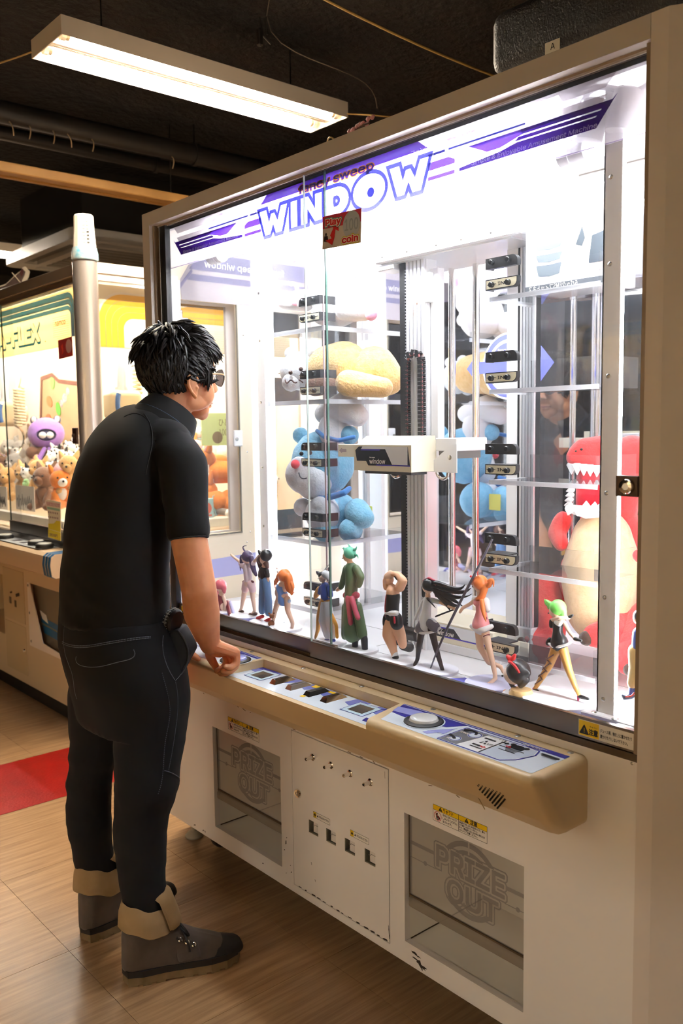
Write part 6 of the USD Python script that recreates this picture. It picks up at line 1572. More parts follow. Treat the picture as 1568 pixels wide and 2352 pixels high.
skin += tubehull([(C_[11], .06), (Ls, .048), (Ls * .4 + Le * .6, .043), (Le, .041), (Le * .6 + Lw * .4, .042), (Lw, .028)], 18)
for rows in (Rleg, Lleg):
    skin += tubehull([(atd(rows[0][1], rows[0][0], rows[0][3]), .07), (atd(rows[3][1], rows[3][0], rows[3][3]), .045), (atd(rows[-1][1], rows[-1][0] - 10, rows[-1][3]), .035)], 10)


def hand(wr, kn, dn, side, curl, spread=.0205, hang=0.):
    """wr wrist, kn middle of the knuckles, dn the way the palm faces, side the way from the little finger to the index; fingers curl towards dn"""
    f = (kn - wr) / np.linalg.norm(kn - wr)
    s = side - f * (side @ f); s /= np.linalg.norm(s); d = np.cross(s, f); d = d if d @ dn > 0 else -d
    out = []
    kn_ = [kn + s * spread * k + f * e for k, e in ((1.5, -.003), (.5, .004), (-.5, .0), (-1.5, -.010))]
    out += [m3.Manifold.batch_hull([sph(wr + s * .012, .019, 12), sph(wr - s * .012, .019, 12)] + [sph(k + d * .004, .0135, 12) for k in kn_])]
    out += [m3.Manifold.batch_hull([sph(wr + s * .022 + f * .02 + d * .008, .016, 12), sph(kn_[0] - f * .025 + d * .012, .015, 12), sph(kn_[1] - f * .03 + d * .014, .013, 12)])]
    nails = []
    for (k, L, cu) in zip(kn_, (.92, 1.02, .97, .78), curl):
        p = k.copy(); a = 0.; ch = [(k, .0118)]
        for j, (seg, r_) in enumerate(((.043, .0105), (.027, .0095), (.022, .0082))):
            a += cu[j]
            p = p + (f * math.cos(a) + d * math.sin(a)) * seg * L
            ch.append((p.copy(), r_))
        out += limb(ch, 12)
        nails.append((p, f * math.cos(a) + d * math.sin(a), -f * math.sin(a) * -1 + 0 * d, a))
    b = wr + s * .024 + f * .022 + d * .010
    t1 = b + (f * .6 + s * .55 + d * .45) * .040; t2 = t1 + (f * .75 + d * .6 + s * .0) * .030; t3 = t2 + (f * .75 + d * .65 - s * .2) * .024
    out += limb([(b, .016), (t1, .0125), (t2, .0108), (t3, .0088)], 12)
    return out


Kn = atd(531, 1494, 2.335)
curlR = [(.85, 1.15, .7), (.95, 1.2, .7), (1.05, 1.25, .7), (1.15, 1.25, .7)]
skin += hand(Wr, Kn, np.array([-.15, -.25, -1.]), np.array([-.80, .45, -.25]), curlR)
skin += hand(Lw, Lw * .25 + Lh * .75 + np.array([.0, .0, .01]), np.array([.1, 0, -1.]), np.array([1., -.3, -.1]), [(.5, .8, .5), (.55, .8, .5), (.6, .85, .5), (.65, .9, .5)])
sk = m3.Manifold.batch_boolean(skin, m3.OpType.Add).refine_to_length(.0085)
sk = tri(sk); sk.merge_vertices(); trimesh.smoothing.filter_taubin(sk, lamb=.5, nu=.52, iterations=7)
obj('body', sk, M_skin, man, smooth=True, label='bare forearms, neck and face')
M_eyew = mat('eye_white', '#e9e2da', .3)
for q in (1, -1):
    e = obj('eye', tri(hell(q * .031, .076, -.008, (.013, .009, .008), 16)), M_eyew, man, smooth=True)
    obj('pupil', tri(hell(q * .031, .0825, -.009, (.005, .004, .005), 12)), M_eye, e, smooth=True)
    obj('eyebrow', tube([Hd(q * .016, .090, .012), Hd(q * .032, .086, .017), Hd(q * .048, .076, .012)], [.002, .003, .0015], 6), M_hair, man)
obj('lips', join([tube([Hd(-.020, .080, -.082), Hd(-.008, .0905, -.0815), Hd(0, .0915, -.0825), Hd(.008, .0905, -.0815), Hd(.020, .080, -.082)], [.001, .0035, .003, .0035, .001], 8), tube([Hd(-.019, .079, -.088), Hd(0, .0895, -.090), Hd(.019, .079, -.088)], [.001, .0042, .001], 8)]), mat('lips', '#b06a58', .45), man, smooth=True)

# --- hair: close cap with overlapping locks
cap = hell(0, -.014, .020, (.086, .102, .0955), 36)
def hbox(r0, r1, f0, f1, u0, u1):
    m = m3.Manifold.cube((r1 - r0, f1 - f0, u1 - u0)).translate((r0, f0, u0))
    return m.transform(np.column_stack([rt, fw, uv_, HC]))
cap = cap - hbox(-.2, .2, .048, .3, -.3, .046) - hbox(-.2, .2, -.3, .3, -.3, -.082)
for q in (1, -1):
    s0, s1 = sorted((q * .03, q * .2))
    cap = cap - hbox(s0, s1, -.024, .3, -.3, -.026) - hbox(s0, s1, -.045, .3, -.3, -.060)
cap = melt([cap], .010, 5)
lock = []
rs = np.random.RandomState(11)
cand = trimesh.sample.sample_surface(cap, 2600, seed=4)
pts, fid = cand
nm_ = cap.face_normals[fid]
for p, n in zip(pts, nm_):
    l = (p - HC); a, b, c = l @ rt, l @ fw, l @ uv_
    if n @ (p - Hd(0, -.01, .0)) < 0.02: continue
    if c < -.086: continue
    flow = fw * (.75 + b * 3) - uv_ * (.55 - c * 4.5) + rt * (a * 3.5) + rs.randn(3) * .28
    if b < -.03: flow = -uv_ * 1.0 + rs.randn(3) * .25 + rt * a * 2
    flow = flow - n * (flow @ n); flow /= np.linalg.norm(flow) + 1e-9
    L = (.030 + .022 * rs.rand()) * (1.25 if c > .06 else .85)
    lift = (.05 + .32 * rs.rand()) * (1.5 if c > .05 else .7)
    q = [p - n * .004, p + flow * L * .4 + n * L * (.10 + lift * .3), p + flow * L * .75 + n * L * lift * .55, p + flow * L + n * L * (lift * .6 - .08)]
    lq = q[-1] - HC
    if lq @ uv_ < -.094 or (lq @ fw > .098): continue
    if (abs(lq @ rt) > .055 and lq @ fw > -.03 and lq @ fw < .035 and lq @ uv_ < -.034): continue
    lock.append(tube(q, [.0042, .0046, .0030, .0004], 5))
for k in range(110):          # fringe over the forehead and sideburns
    q = 1 if k % 2 else -1
    if k < 70:
        a = (rs.rand() - .5) * .13; p = Hd(a, .058 - abs(a) * .25 + rs.rand() * .012, .052 + rs.rand() * .02 - abs(a) * .12)
        e = p + fw * (.030 + .012 * rs.rand()) - uv_ * (.014 + .016 * rs.rand()) + rt * (rs.randn() * .008 + a * .12)
        mid_ = (p + e) / 2 + fw * .006 + uv_ * .008
    else:
        p = Hd(q * (.074 + .004 * rs.rand()), .018 + .030 * rs.rand(), -.004 + .02 * rs.rand()); e = p - uv_ * (.036 + .016 * rs.rand()) + fw * (.004 + .006 * rs.randn()) - rt * q * .002
        mid_ = (p + e) / 2 + rt * q * .004
    lock.append(tube([p, mid_, e], [.0044, .0040, .0004], 5))
hair = obj('hair', join([cap] + lock), M_hair, man, smooth=50, label='short tousled black hair')

# --- glasses
M_rim = mat('rim_dark', '#3a2a24', .3)
M_temple = mat('temple_horn', '#e2b98a', .3, trans=.3)
gl = obj('glasses', join([tube([Hd(q * .034 + .0255 * math.cos(t), .104 - .008 * abs(math.cos(t)), -.014 + .0225 * math.sin(t)) for t in np.linspace(0, 2 * math.pi, 30, endpoint=False)], .0013, 6, True) for q in (1, -1)] + [tube([Hd(-.009, .106, -.008), Hd(0, .109, -.005), Hd(.009, .106, -.008)], .0013, 6)]), M_rim, man, smooth=True, label='round thin-rimmed glasses')
for q in (1, -1):
    obj('temple', tube(spline([Hd(q * .060, .098, -.008), Hd(q * .070, .085, -.007), Hd(q * .078, .03, -.010), Hd(q * .080, -.004, -.016), Hd(q * .077, -.018, -.030)], 16), .0022, 8), M_temple, gl, smooth=True, label='pale horn temple')
    obj('lens', slab(affinity.scale(Point(0, 0).buffer(1, 20), .0250, .0220), Hd(q * .034, .1005, -.014), rt if True else rt, uv_, t=.0012), pane('lens', (.97, .98, .97), 1., .04), gl)
    obj('nose_pad', tri(hell(q * .010, .098, -.020, (.002, .004, .006), 10)), M_chrome, gl, smooth=True)

# --- boots
M_canvas = mat('boot_canvas', '#584c44', .8, noise=(30., '#4a403a'), bump=(900., .4, .001), sheen=.15)
M_cuff = mat('boot_cuff', '#a88d68', .75, noise=(14., '#94784f'), bump=(500., .3, .001))
M_sole = mat('boot_sole', '#8c7658', .6, noise=(30., '#75613f'))
M_band_ = mat('boot_rubber', (.014, .013, .013), .5)


def boot(heel, toe, tall, ankle, label):
    heel = np.array([*heel, 0.]); toe = np.array([*toe, 0.])
    ax = toe - heel; L = np.linalg.norm(ax); ax /= L; sd = np.array([ax[1], -ax[0], 0])       # sd: the boot's right
    def B(f, s, z): return heel + ax * f * L + sd * s + np.array([0, 0, z])
    out = [(0, 0), (.035, .030), (.15, .039), (.35, .038), (.55, .044), (.72, .050), (.86, .045), (.96, .028), (1., 0)]
    prof_ = [(f, s) for f, s in out] + [(f, -s * .92) for f, s in out[-2:0:-1]]
    shp = Polygon([(f * L, s) for f, s in prof_]).buffer(.008).buffer(-.006)
    so = slab(shp, heel + (0, 0, .004), ax, -sd if np.cross(ax, -sd)[2] > 0 else sd, t=.020)
    b = obj('boot', so, M_sole, man, smooth=30, label=label + ' lugged sole')
    lug = []
    ys = -1 if np.cross(ax, -sd)[2] > 0 else 1
    for i in range(9):
        f = .03 + i * .115
        if .36 < f < .44: continue
        pl = shp.intersection(sbox(f * L, -.1, (f + .075) * L, .1))
        if not pl.is_empty: lug.append(slab(pl, heel, ax, sd * ys, t=.005))
    obj('lugs', join(lug), M_sole, b)
    obj('rubber_band', slab(shp.buffer(.0012).buffer(.0), heel + (0, 0, .0235), ax, sd * ys, t=.016), M_band_, b, smooth=30)
    z0 = .030
    up = [m3.Manifold.batch_hull([sph(B(.10, 0, z0 + .012), (.034, .034, .02), 16), sph(B(.13, 0, .125), (.040, .040, .02), 16), sph(B(.34, 0, .125), (.036, .036, .02), 16), sph(B(.40, 0, z0 + .012), (.036, .036, .02), 16)]),
          m3.Manifold.batch_hull([sph(B(.34, 0, .118), (.034, .034, .018), 16), sph(B(.52, 0, .088), (.036, .036, .02), 16), sph(B(.40, 0, z0 + .01), (.038, .038, .02), 16), sph(B(.66, 0, z0 + .012), (.044, .044, .02), 16)]),
          m3.Manifold.batch_hull([sph(B(.52, 0, .086), (.035, .035, .02), 16), sph(B(.72, 0, .060), (.038, .038, .02), 16), sph(B(.66, 0, z0 + .008), (.045, .045, .02), 16), sph(B(.84, 0, .040), (.040, .040, .02), 16)])]
    obj('upper', melt(up, .011, 6), M_canvas, b, smooth=True, label='grey canvas upper')
    obj('toe_cap', melt([m3.Manifold.batch_hull([sph(B(.80, 0, .048), (.040, .040, .021), 18), sph(B(.90, 0, .042), (.036, .036, .020), 18), sph(B(.955, 0, .034), (.022, .022, .012), 14), sph(B(.80, 0, .036), (.046, .046, .012), 14), sph(B(.93, 0, .03), (.032, .032, .01), 14)])], .010, 4), M_band_, b, smooth=True, label='black rubber toe cap')
    for q in (1, -1):
        obj('eyelet_stay', melt([m3.Manifold.batch_hull([sph(B(.44, q * .026, .100), .008, 10), sph(B(.60, q * .030, .080), .008, 10), sph(B(.62, q * .040, .050), .006, 10), sph(B(.46, q * .038, .05), .006, 10)])], .010, 3), M_canvas, b, smooth=True)
        for i in range(3):
            obj('eyelet', lathe([(.0035, 0), (.006, 0), (.006, .002), (.0035, .003), (.0035, 0)], B(.47 + .055 * i, q * (.0335 + .002 * i), .099 - .009 * i), sd * q + np.array([0, 0, .8]), 14), M_chrome, b)
    for i in range(4):
        f = .44 + .05 * i; z = .117 - .011 * i
        obj('lace', tube(spline([B(f, .034, z - .016), B(f + .012, 0, z + .006), B(f + .005, -.034, z - .016)], 10), .0036, 6), M_band_, b, smooth=True)
    obj('lace_bow', join([tube(spline([B(.47, .0, .122), B(.50, .030, .128), B(.54, .034, .108), B(.49, .012, .115)], 12), .0034, 6), tube(spline([B(.47, .0, .122), B(.47, -.034, .126), B(.50, -.040, .105), B(.48, -.008, .115)], 12), .0034, 6), tube(spline([B(.48, .01, .118), B(.52, .042, .10), B(.54, .046, .07)], 8), .003, 6)]), M_band_, b, smooth=True)
    # folded-down cuff: an open band, wider at its lower edge
    cz = ankle
    N = 40; rows = []
    for h, r1, r2 in ((tall - .062, .060, .062), (tall - .058, .064, .066), (tall - .02, .061, .060), (tall, .055, .054), (tall + .003, .052, .051), (tall - .01, .047, .047), (tall - .05, .046, .046)):
        t = np.arange(N) * 2 * math.pi / N
        wob = .003 * np.sin(3 * t + 1) + .002 * np.sin(7 * t)
        rows.append(np.array([cz[0], cz[1], h]) + np.outer(r1 * np.cos(t) * 1.08, ax) + np.outer(r2 * np.sin(t), sd) + np.outer(wob + .012 * np.cos(t) * -1, [0, 0, 1.]))
    V = np.vstack(rows); F = []
    for i in range(len(rows) - 1):
        for k in range(N):
            q = (k + 1) % N
            F += [[i * N + k, i * N + q, (i + 1) * N + q], [i * N + k, (i + 1) * N + q, (i + 1) * N + k]]
    cf = obj('cuff', trimesh.Trimesh(V, F, process=False), M_cuff, b, smooth=40, label='folded-down beige cuff')
    # tongue folded over at the front
    c0 = np.array([cz[0], cz[1], 0])
    tg_ = []
    for h, f, w in ((tall + .022, .040, .030), (tall + .034, .052, .040), (tall + .022, .066, .046), (tall - .025, .082, .050), (tall - .055, .090, .046), (tall - .062, .090, .034)):
        t = np.linspace(-1, 1, 15)
        tg_.append(c0 + np.outer(f - .030 * t ** 2, ax) + np.outer(w * np.sin(t * 1.45), sd) + np.outer(np.full(15, h) - .008 * t ** 2, [0, 0, 1.]))
    V = np.vstack(tg_ + [r - ax * .006 for r in tg_]); n2 = 15; R_ = len(tg_); F = []
    for o2 in (0, R_ * n2):
        for i in range(R_ - 1):
            for k in range(n2 - 1):
                a = o2 + i * n2 + k
                F += [[a, a + 1, a + n2 + 1], [a, a + n2 + 1, a + n2]]
    tgm = trimesh.Trimesh(V, F, process=False)
    obj('tongue', tgm, M_cuff, b, smooth=40, label='beige tongue folded over the laces')
    return b, tgm, trimesh.Trimesh(np.vstack(rows), cf and [[i * N + k, i * N + (k + 1) % N, (i + 1) * N + (k + 1) % N] for i in range(len(rows) - 1) for k in range(N)] + [[i * N + k, (i + 1) * N + (k + 1) % N, (i + 1) * N + k] for i in range(len(rows) - 1) for k in range(N)], process=False)


Ra, La = atd(335, 2130, 2.225), atd(227, 2045, 2.42)
bR, tR, cR = boot((-1.948, -.482), (-1.842, -.205), .192, Ra, 'near boot,')
bL, tL, cL = boot((-2.188, -.482), (-2.205, -.195), .190, La, 'far boot,')


def patch(px, shape_px, m, mt, parent, name, off=.0015, **kw):
    q = on_mesh(shape_px, m, off)
    if len(q) >= 3:
        c = np.mean(q, 0); n = EYE - c; n /= np.linalg.norm(n)
        V = np.vstack([q, [c + n * .0006], np.array(q) - n * .002]); k = len(q); F = []
        for i in range(k):
            j = (i + 1) % k
            F += [[k, i, j], [i, k + 1 + i, k + 1 + j], [i, k + 1 + j, j]]
        obj(name, trimesh.Trimesh(V, F, process=False), mt, parent, **kw)


el = lambda cx, cy, rx, ry, n=20, rot=0: [(cx + rx * math.cos(t) * math.cos(rot) - ry * math.sin(t) * math.sin(rot), cy + rx * math.cos(t) * math.sin(rot) + ry * math.sin(t) * math.cos(rot)) for t in np.linspace(0, 2 * math.pi, n, endpoint=False)]
patch(0, el(320, 2171, 20, 18, rot=.2), cR, M_band_, bR, 'round_patch', label='round black patch on the cuff')
patch(0, [(401, 2142), (423, 2135), (431, 2178), (404, 2189)], tR, M_band_, bR, 'label_patch', label='black woven label on the tongue')
for rx, ry in ((11, 17), (7.5, 12)):
    q = on_mesh(el(415, 2162, rx, ry, 22, -.12), tR, .0032)
    if len(q) > 10: obj('label_ring', tube(q, .0005, 4, True), mat('label_grey', '#8f8a80', .6), bR)
q = on_mesh([(409, 2158), (412, 2170), (415, 2155), (418, 2168), (421, 2156)], tR, .0032)
if len(q) > 3: obj('label_mark', tube(q, .0006, 4), mat('label_grey', '#8f8a80'), bR)
q = on_mesh([(367, 2178)], cR, .001)
if q: obj('snap', tri(sph(q[0], .0055, 12)), mat('brass_snap', '#c9a86a', .3, metal=.8), bR, smooth=True)
q = on_mesh([(276, 2049)], cL, .001)
if q: obj('snap', tri(sph(q[0], .0055, 12)), mat('brass_snap', '#c9a86a'), bL, smooth=True)

# --- what he carries
t = thing('belt_gadget', 'round black gadget with pale markings clipped to the front of the person\'s belt', 'gadget', atd(397, 1424, 2.21))
o_ = t.loc; gx = np.array([.86, .35, -.2]); gx /= np.linalg.norm(gx)
obj('case', lathe([(0, 0), (.024, 0), (.030, .004), (.030, .018), (.026, .023), (0, .024)], o_ - gx * .010, gx, 32), mat('gadget_black', (.02, .02, .022), .3), t, smooth=35)
obj('ring', lathe([(.0285, .006), (.0312, .006), (.0312, .010), (.0285, .010), (.0285, .006)], o_ - gx * .010, gx, 32), mat('gadget_grey', '#6f7276', .35), t, smooth=35)
u_ = np.cross(gx, [0, 0, 1.]); u_ /= np.linalg.norm(u_); v_ = np.cross(u_, gx) * 1
obj('markings', join([tube([o_ - gx * .008 + (u_ * math.cos(a) + v_ * math.sin(a)) * .0308, o_ + gx * .004 + (u_ * math.cos(a) + v_ * math.sin(a)) * .0308], .0006, 4) for a in np.linspace(0, 6.2, 26)]), mat('gadget_pale', '#c9ccd0', .5), t)
t = thing('phone', 'phone with pale and blue edges standing in the person\'s side pocket', 'phone', atd(363, 1450, 2.205))
p0, p1 = atd(346, 1437, 2.215), atd(374, 1458, 2.205)
dv = (p1 - p0); Lp = np.linalg.norm(dv); dv /= Lp; nn = EYE - p0; nn -= dv * (nn @ dv); nn /= np.linalg.norm(nn); ww = np.cross(dv, nn)
if ww[2] > 0: ww = -ww
def slabbox(o, L, th_, dep):
    return slab(sbox(0, -th_ / 2, L, th_ / 2).buffer(th_ * .3), o, dv, np.cross(nn, dv) if True else ww, t=dep)
obj('phone_body', tri(m3.Manifold.hull_points(np.array([p0 + dv * a * Lp + ww * b * .09 + nn * c * .004 for a in (0, 1) for b in (0, 1) for c in (-1, 1)]))), mat('phone_pale', '#d9d4d6', .3), t)
obj('phone_cover', tri(m3.Manifold.hull_points(np.array([p0 + dv * (a * Lp + .006) - nn * .010 + np.array([0, 0, .008]) + ww * b * .09 + nn * c * .005 for a in (0, 1) for b in (0, 1) for c in (-1, 1)]))), mat('phone_blue', '#2a35a0', .4), t)

# ================================================================ PRIZES IN THE BIG CABINET
def ppm(px, py, y):          # pixels per metre at that point of the depth plane
    return FPX / ((at(px, py, y=y) - EYE) @ _f)


def fig(name, label, y, parts, cat='figurine', dz=0., edge=.006, group=None):
    """parts: (name, material, chains[, label]); a chain is [(px, py, radius in px[, depth offset in m]), ...]; single balls are chains of one"""
    p0 = parts[0][2][0][0]
    k = ppm(p0[0], p0[1], y)
    t = thing(name, label, cat, at(p0[0], p0[1], y=y), group)
    for nm, m_, chains, *rest in parts:
        if m_ is None: continue
        ms, tb = [], []
        for ch in chains:
            c = [(at(q[0], q[1], y=y + (q[3] if len(q) > 3 else 0)) + (0, 0, dz), (np.array(q[2]) if np.ndim(q[2]) else q[2]) / k) for q in ch]
            if nm in ('lock', 'strap', 'piping', 'staff', 'ribbon', 'whisker'):
                P = np.array([a for a, _ in c]); R = [float(b) for _, b in c]
                if len(P) > 2:
                    Q_ = spline(np.c_[P, R], 12); tb.append(tube(Q_[:, :3], np.maximum(Q_[:, 3], .0003), 7))
                else:
                    tb.append(tube(P, R, 8))
            elif len(c) == 1:
                ms.append(sph(c[0][0], c[0][1], 16))
            else:
                ms += limb(c, 14)
        if ms:
            e = edge if nm != 'eye' else .002
            obj(nm, melt(ms, e, 5) if len(ms) > 1 or nm not in ('eye',) else tri(ms[0]), m_, t, smooth=True, **({'label': rest[0]} if rest else {}))
        if tb:
            obj(nm, join(tb), m_, t, smooth=True, **({'label': rest[0]} if rest else {}))
    return t


def disc(t, px, py, y, r, h=.008, m_=None, dy=0.):
    c = at(px, py, y=y); c[2] = FZ
    obj('base', lathe([(0, h), (r - .003, h), (r, h - .002), (r, 0), (0, 0)], (c[0], c[1] + dy, FZ + .0002), (0, 0, 1), 40), m_ or M_base, t, smooth=35)


M_base = mat('base_white', '#f2f2f6', .35)
V_ = lambda n, c, r=.42: mat('vinyl_' + n, c, r)
VS = V_('skin', '#f1cdb4'); VH_purple = V_('plum_hair', '#4a3a5c'); VP = V_('pale_pink', '#f2dfe2'); VB = V_('black', '#17171a', .35); VJ = V_('denim', '#5f85b4'); VR = V_('red', '#cf1f24')
VO = V_('orange_hair', '#e8803f'); VBl = V_('blue', '#6f9be0'); VBr = V_('brown_hair', '#5a382c'); VW = V_('white', '#f2f2f4'); VNb = V_('royal', '#2f4fa8'); VY = V_('amber', '#f0a832'); VG = V_('coat_green', '#56704f'); VGh = V_('mint_hair', '#63b79a')
VSash = V_('rose', '#b5485e'); VT = V_('tan_skin', '#e9b795'); VBoot = V_('boot', '#2a2c33'); VGr = V_('grey', '#5d5a68'); VPk = V_('pink', '#ee9aa0'); VLg = V_('lime_hair', '#7fe06a'); VTt = V_('tights', '#c9964f'); VMar = V_('maroon', '#7a2530'); VPkh = V_('rose_hair', '#d0606c'); VSil = V_('silver', '#dfe3ea')


def face(hx, hy, r, look=-1, dy=-.0):
    """two eyes on the camera side of a head"""
    return ('eye', VB, [[(hx + look * r * .45 - r * .28, hy + r * .12, r * .13, -r * .0006)], [(hx + look * r * .45 + r * .28, hy + r * .14, r * .13, -r * .0006)]])


# 1 half hidden by the forearm
t = fig('figurine', 'figurine in a maroon dress with rosy hair bending down beside the man\'s forearm', .10, [
    ('body', VS, [[(507, 1352, 12)], [(509, 1365, 6), (508, 1385, 9), (512, 1400, 9)], [(513, 1375, 4), (519, 1395, 4), (517, 1412, 3.5)], [(508, 1395, 6), (503, 1412, 5)]]),
    ('hair', VPkh, [[(507, 1348, 14)], [(500, 1350, 8), (497, 1368, 6)], [(514, 1352, 7), (515, 1364, 4)]]), ('dress', VMar, [[(508, 1375, 9), (509, 1405, 12)]])], dz=.006)
disc(t, 512, 1412, .10, .045)
t = thing('toy_bag', 'maroon and lilac bag-shaped prize leaning beside the maroon figurine', 'toy', at(527, 1400, y=.10))
a, b = at(522, 1385, y=.11), at(531, 1420, y=.09)
obj('bag', melt(limb([(a, (.011, .008, .010)), (b + (0, 0, .004), (.011, .008, .008))], 12), .006, 3), VMar, t, smooth=True)
obj('bag_flap', melt(limb([(a + (.012, .004, .0), (.007, .007, .010)), (b + (.012, .004, .004), (.008, .007, .008))], 12), .006, 3), V_('lilac', '#a9a6cf'), t, smooth=True)
# 2
t = fig('figurine', 'figurine with plum hair throwing both arms up, white top and pale shorts', .125, [
    ('body', VS, [[(566, 1287, 12)], [(567, 1298, 4), (568, 1310, 8), (570, 1335, 8), (570, 1345, 10)], [(560, 1306, 4.5), (549, 1293, 3.6), (536, 1283, 3)], [(536, 1283, 3), (531, 1278, 2.6)], [(576, 1304, 4.5), (588, 1290, 3.6), (599, 1276, 3)], [(564, 1348, 7.5), (559, 1378, 5.5), (554, 1403, 3.6), (550, 1409, 3.4)], [(577, 1348, 7.5), (581, 1380, 5.5), (585, 1408, 3.6), (579, 1414, 3.4)]]),
    ('top', VP, [[(567, 1306, 10), (569, 1322, 10), (570, 1338, 9.5)], [(560, 1307, 6), (553, 1299, 6)], [(577, 1305, 6), (583, 1297, 6)]]), ('shorts', V_('blush', '#f3cfcf'), [[(565, 1346, 9.5), (563, 1358, 9)], [(577, 1346, 9.5), (580, 1358, 9)]]),
    ('hair', VH_purple, [[(568, 1282, 14)], [(556, 1284, 6), (554, 1306, 4)], [(577, 1286, 7), (582, 1312, 6), (588, 1325, 4)]]), ('lock', VH_purple, [[(562, 1270, 2), (558, 1262, 1.6), (566, 1258, .6)], [(558, 1280, 4), (553, 1300, 3), (552, 1315, .6)]]),
    ('belt', VMar, [[(560, 1341, 4), (580, 1341, 4)]]), ('sandal', VBr, [[(549, 1411, 4), (557, 1409, 4)], [(574, 1416, 4), (588, 1414, 4)]]), face(564, 1289, 11)], dz=.006)
disc(t, 570, 1416, .125, .058)
# 3
t = fig('figurine', 'figurine in blue denim trousers, black cap and red shoes', .105, [
    ('body', VS, [[(606, 1290, 12)], [(606, 1302, 4), (606, 1315, 8)], [(612, 1318, 4), (616, 1336, 3.5), (612, 1352, 3)], [(598, 1316, 4), (596, 1335, 3.5), (604, 1350, 3)]]),
    ('hair', VBr, [[(603, 1290, 13)], [(596, 1292, 8), (600, 1312, 6)], [(610, 1298, 7), (614, 1308, 4)]]), ('cap', VB, [[(611, 1281, 14.5)], [(598, 1277, 5), (594, 1270, 2.5)]]), ('top', VB, [[(605, 1314, 10), (606, 1332, 9)], [(612, 1316, 6), (615, 1328, 5.5)], [(599, 1316, 6), (597, 1328, 5.5)]]),
    ('trousers', VJ, [[(605, 1338, 10), (603, 1375, 9.5), (602, 1408, 9)], [(611, 1340, 10), (615, 1378, 9.5), (617, 1412, 9.5)]]), ('shoe', VR, [[(603, 1421, 4.5), (591, 1425, 4)], [(618, 1428, 4.5), (605, 1435, 4)]]), ('piping', V_('aqua', '#9cc9d0'), [[(597, 1312, 1), (600, 1322, 1), (610, 1318, 1), (613, 1310, 1)]])], dz=.007)
disc(t, 612, 1432, .105, .055)
# 4
t = fig('figurine', 'figurine with long orange hair bending forward in a blue frilled dress', .10, [
    ('body', VS, [[(650, 1330, 13)], [(650, 1342, 4), (644, 1352, 9), (652, 1375, 11)], [(638, 1350, 4.5), (634, 1368, 3.8), (643, 1392, 3.2)], [(655, 1350, 4.5), (650, 1372, 3.8), (645, 1394, 3.2)], [(640, 1380, 8), (631, 1410, 6), (625, 1440, 4), (622, 1446, 3.5)], [(660, 1380, 8), (660, 1405, 6.5), (672, 1436, 4.5), (670, 1450, 3.5), (665, 1453, 3)]]),
    ('hair', VO, [[(653, 1326, 15.5)], [(663, 1330, 9), (667, 1352, 8), (670, 1368, 4)], [(640, 1326, 6), (633, 1345, 4)]]), ('lock', VO, [[(660, 1335, 5), (672, 1350, 4), (668, 1372, .6)], [(657, 1340, 5), (661, 1360, 4), (676, 1366, .6)], [(640, 1330, 3), (631, 1340, 2.4), (634, 1360, .5)]]), ('hair_bow', VW, [[(638, 1318, 4)], [(636, 1310, 3)]]),
    ('dress', VBl, [[(644, 1354, 10.5), (650, 1370, 11.5), (651, 1384, 13.5)]]), ('frill', V_('frill', '#cfe0f8'), [[(638, 1386, 5), (651, 1390, 6), (664, 1385, 5)]]), face(648, 1333, 12)], dz=.006)
disc(t, 655, 1452, .10, .05)
t = thing('toy_bear', 'small brown toy bear standing at the feet of the orange-haired figurine', 'toy', at(623, 1425, y=.085))
k = ppm(623, 1425, .085)
obj('body', melt([sph(at(623, 1432, y=.085), 8 / k), sph(at(624, 1415, y=.085), 6.5 / k), sph(at(618, 1409, y=.085), 2.6 / k), sph(at(629, 1408, y=.085), 2.6 / k), sph(at(617, 1443, y=.085), 4.5 / k), sph(at(629, 1446, y=.085), 4.5 / k)], .004, 3), V_('toy_brown', '#8a4f2c'), t, smooth=True)
# 5
t = fig('figurine', 'figurine in a white head wrap and blue vest with a long amber sash', .085, [
    ('body', VS, [[(741, 1332, 10)], [(743, 1342, 3.5), (746, 1352, 8), (746, 1375, 8)], [(738, 1352, 4), (728, 1366, 4), (722, 1372, 3)], [(756, 1352, 4), (757, 1374, 3.6), (742, 1386, 3)]]),
    ('hair', VB, [[(739, 1327, 9.5)], [(731, 1322, 5), (727, 1318, 2)], [(738, 1336, 6)]]), ('head_wrap', VW, [[(748, 1324, 10)], [(752, 1326, 8), (757, 1338, 5)]]), ('ribbon', VW, [[(745, 1316, 2), (752, 1306, 1.6), (757, 1300, .6)]]), ('vest', VNb, [[(746, 1352, 10.5), (748, 1374, 12.5)], [(738, 1354, 6), (734, 1366, 6)], [(756, 1354, 6), (759, 1372, 6.5)]]),
    ('sleeve', V_('gold', '#eeb04a'), [[(733, 1358, 7), (726, 1372, 7)], [(724, 1376, 5), (735, 1362, 5)]]), ('sash', VY, [[(740, 1388, 8), (732, 1420, 6), (730, 1450, 5), (724, 1470, 3)], [(752, 1388, 8), (757, 1412, 6), (772, 1440, 4), (774, 1468, 4)], [(745, 1382, 10)]]),
    ('trousers', VW, [[(746, 1392, 10), (744, 1430, 13), (752, 1466, 8)], [(752, 1392, 10), (758, 1432, 12), (764, 1466, 8)]]), ('shoe', VNb, [[(752, 1474, 5), (744, 1478, 4)], [(766, 1476, 5), (762, 1482, 4)]]), face(737, 1333, 9)], dz=.006)
disc(t, 758, 1480, .085, .045)
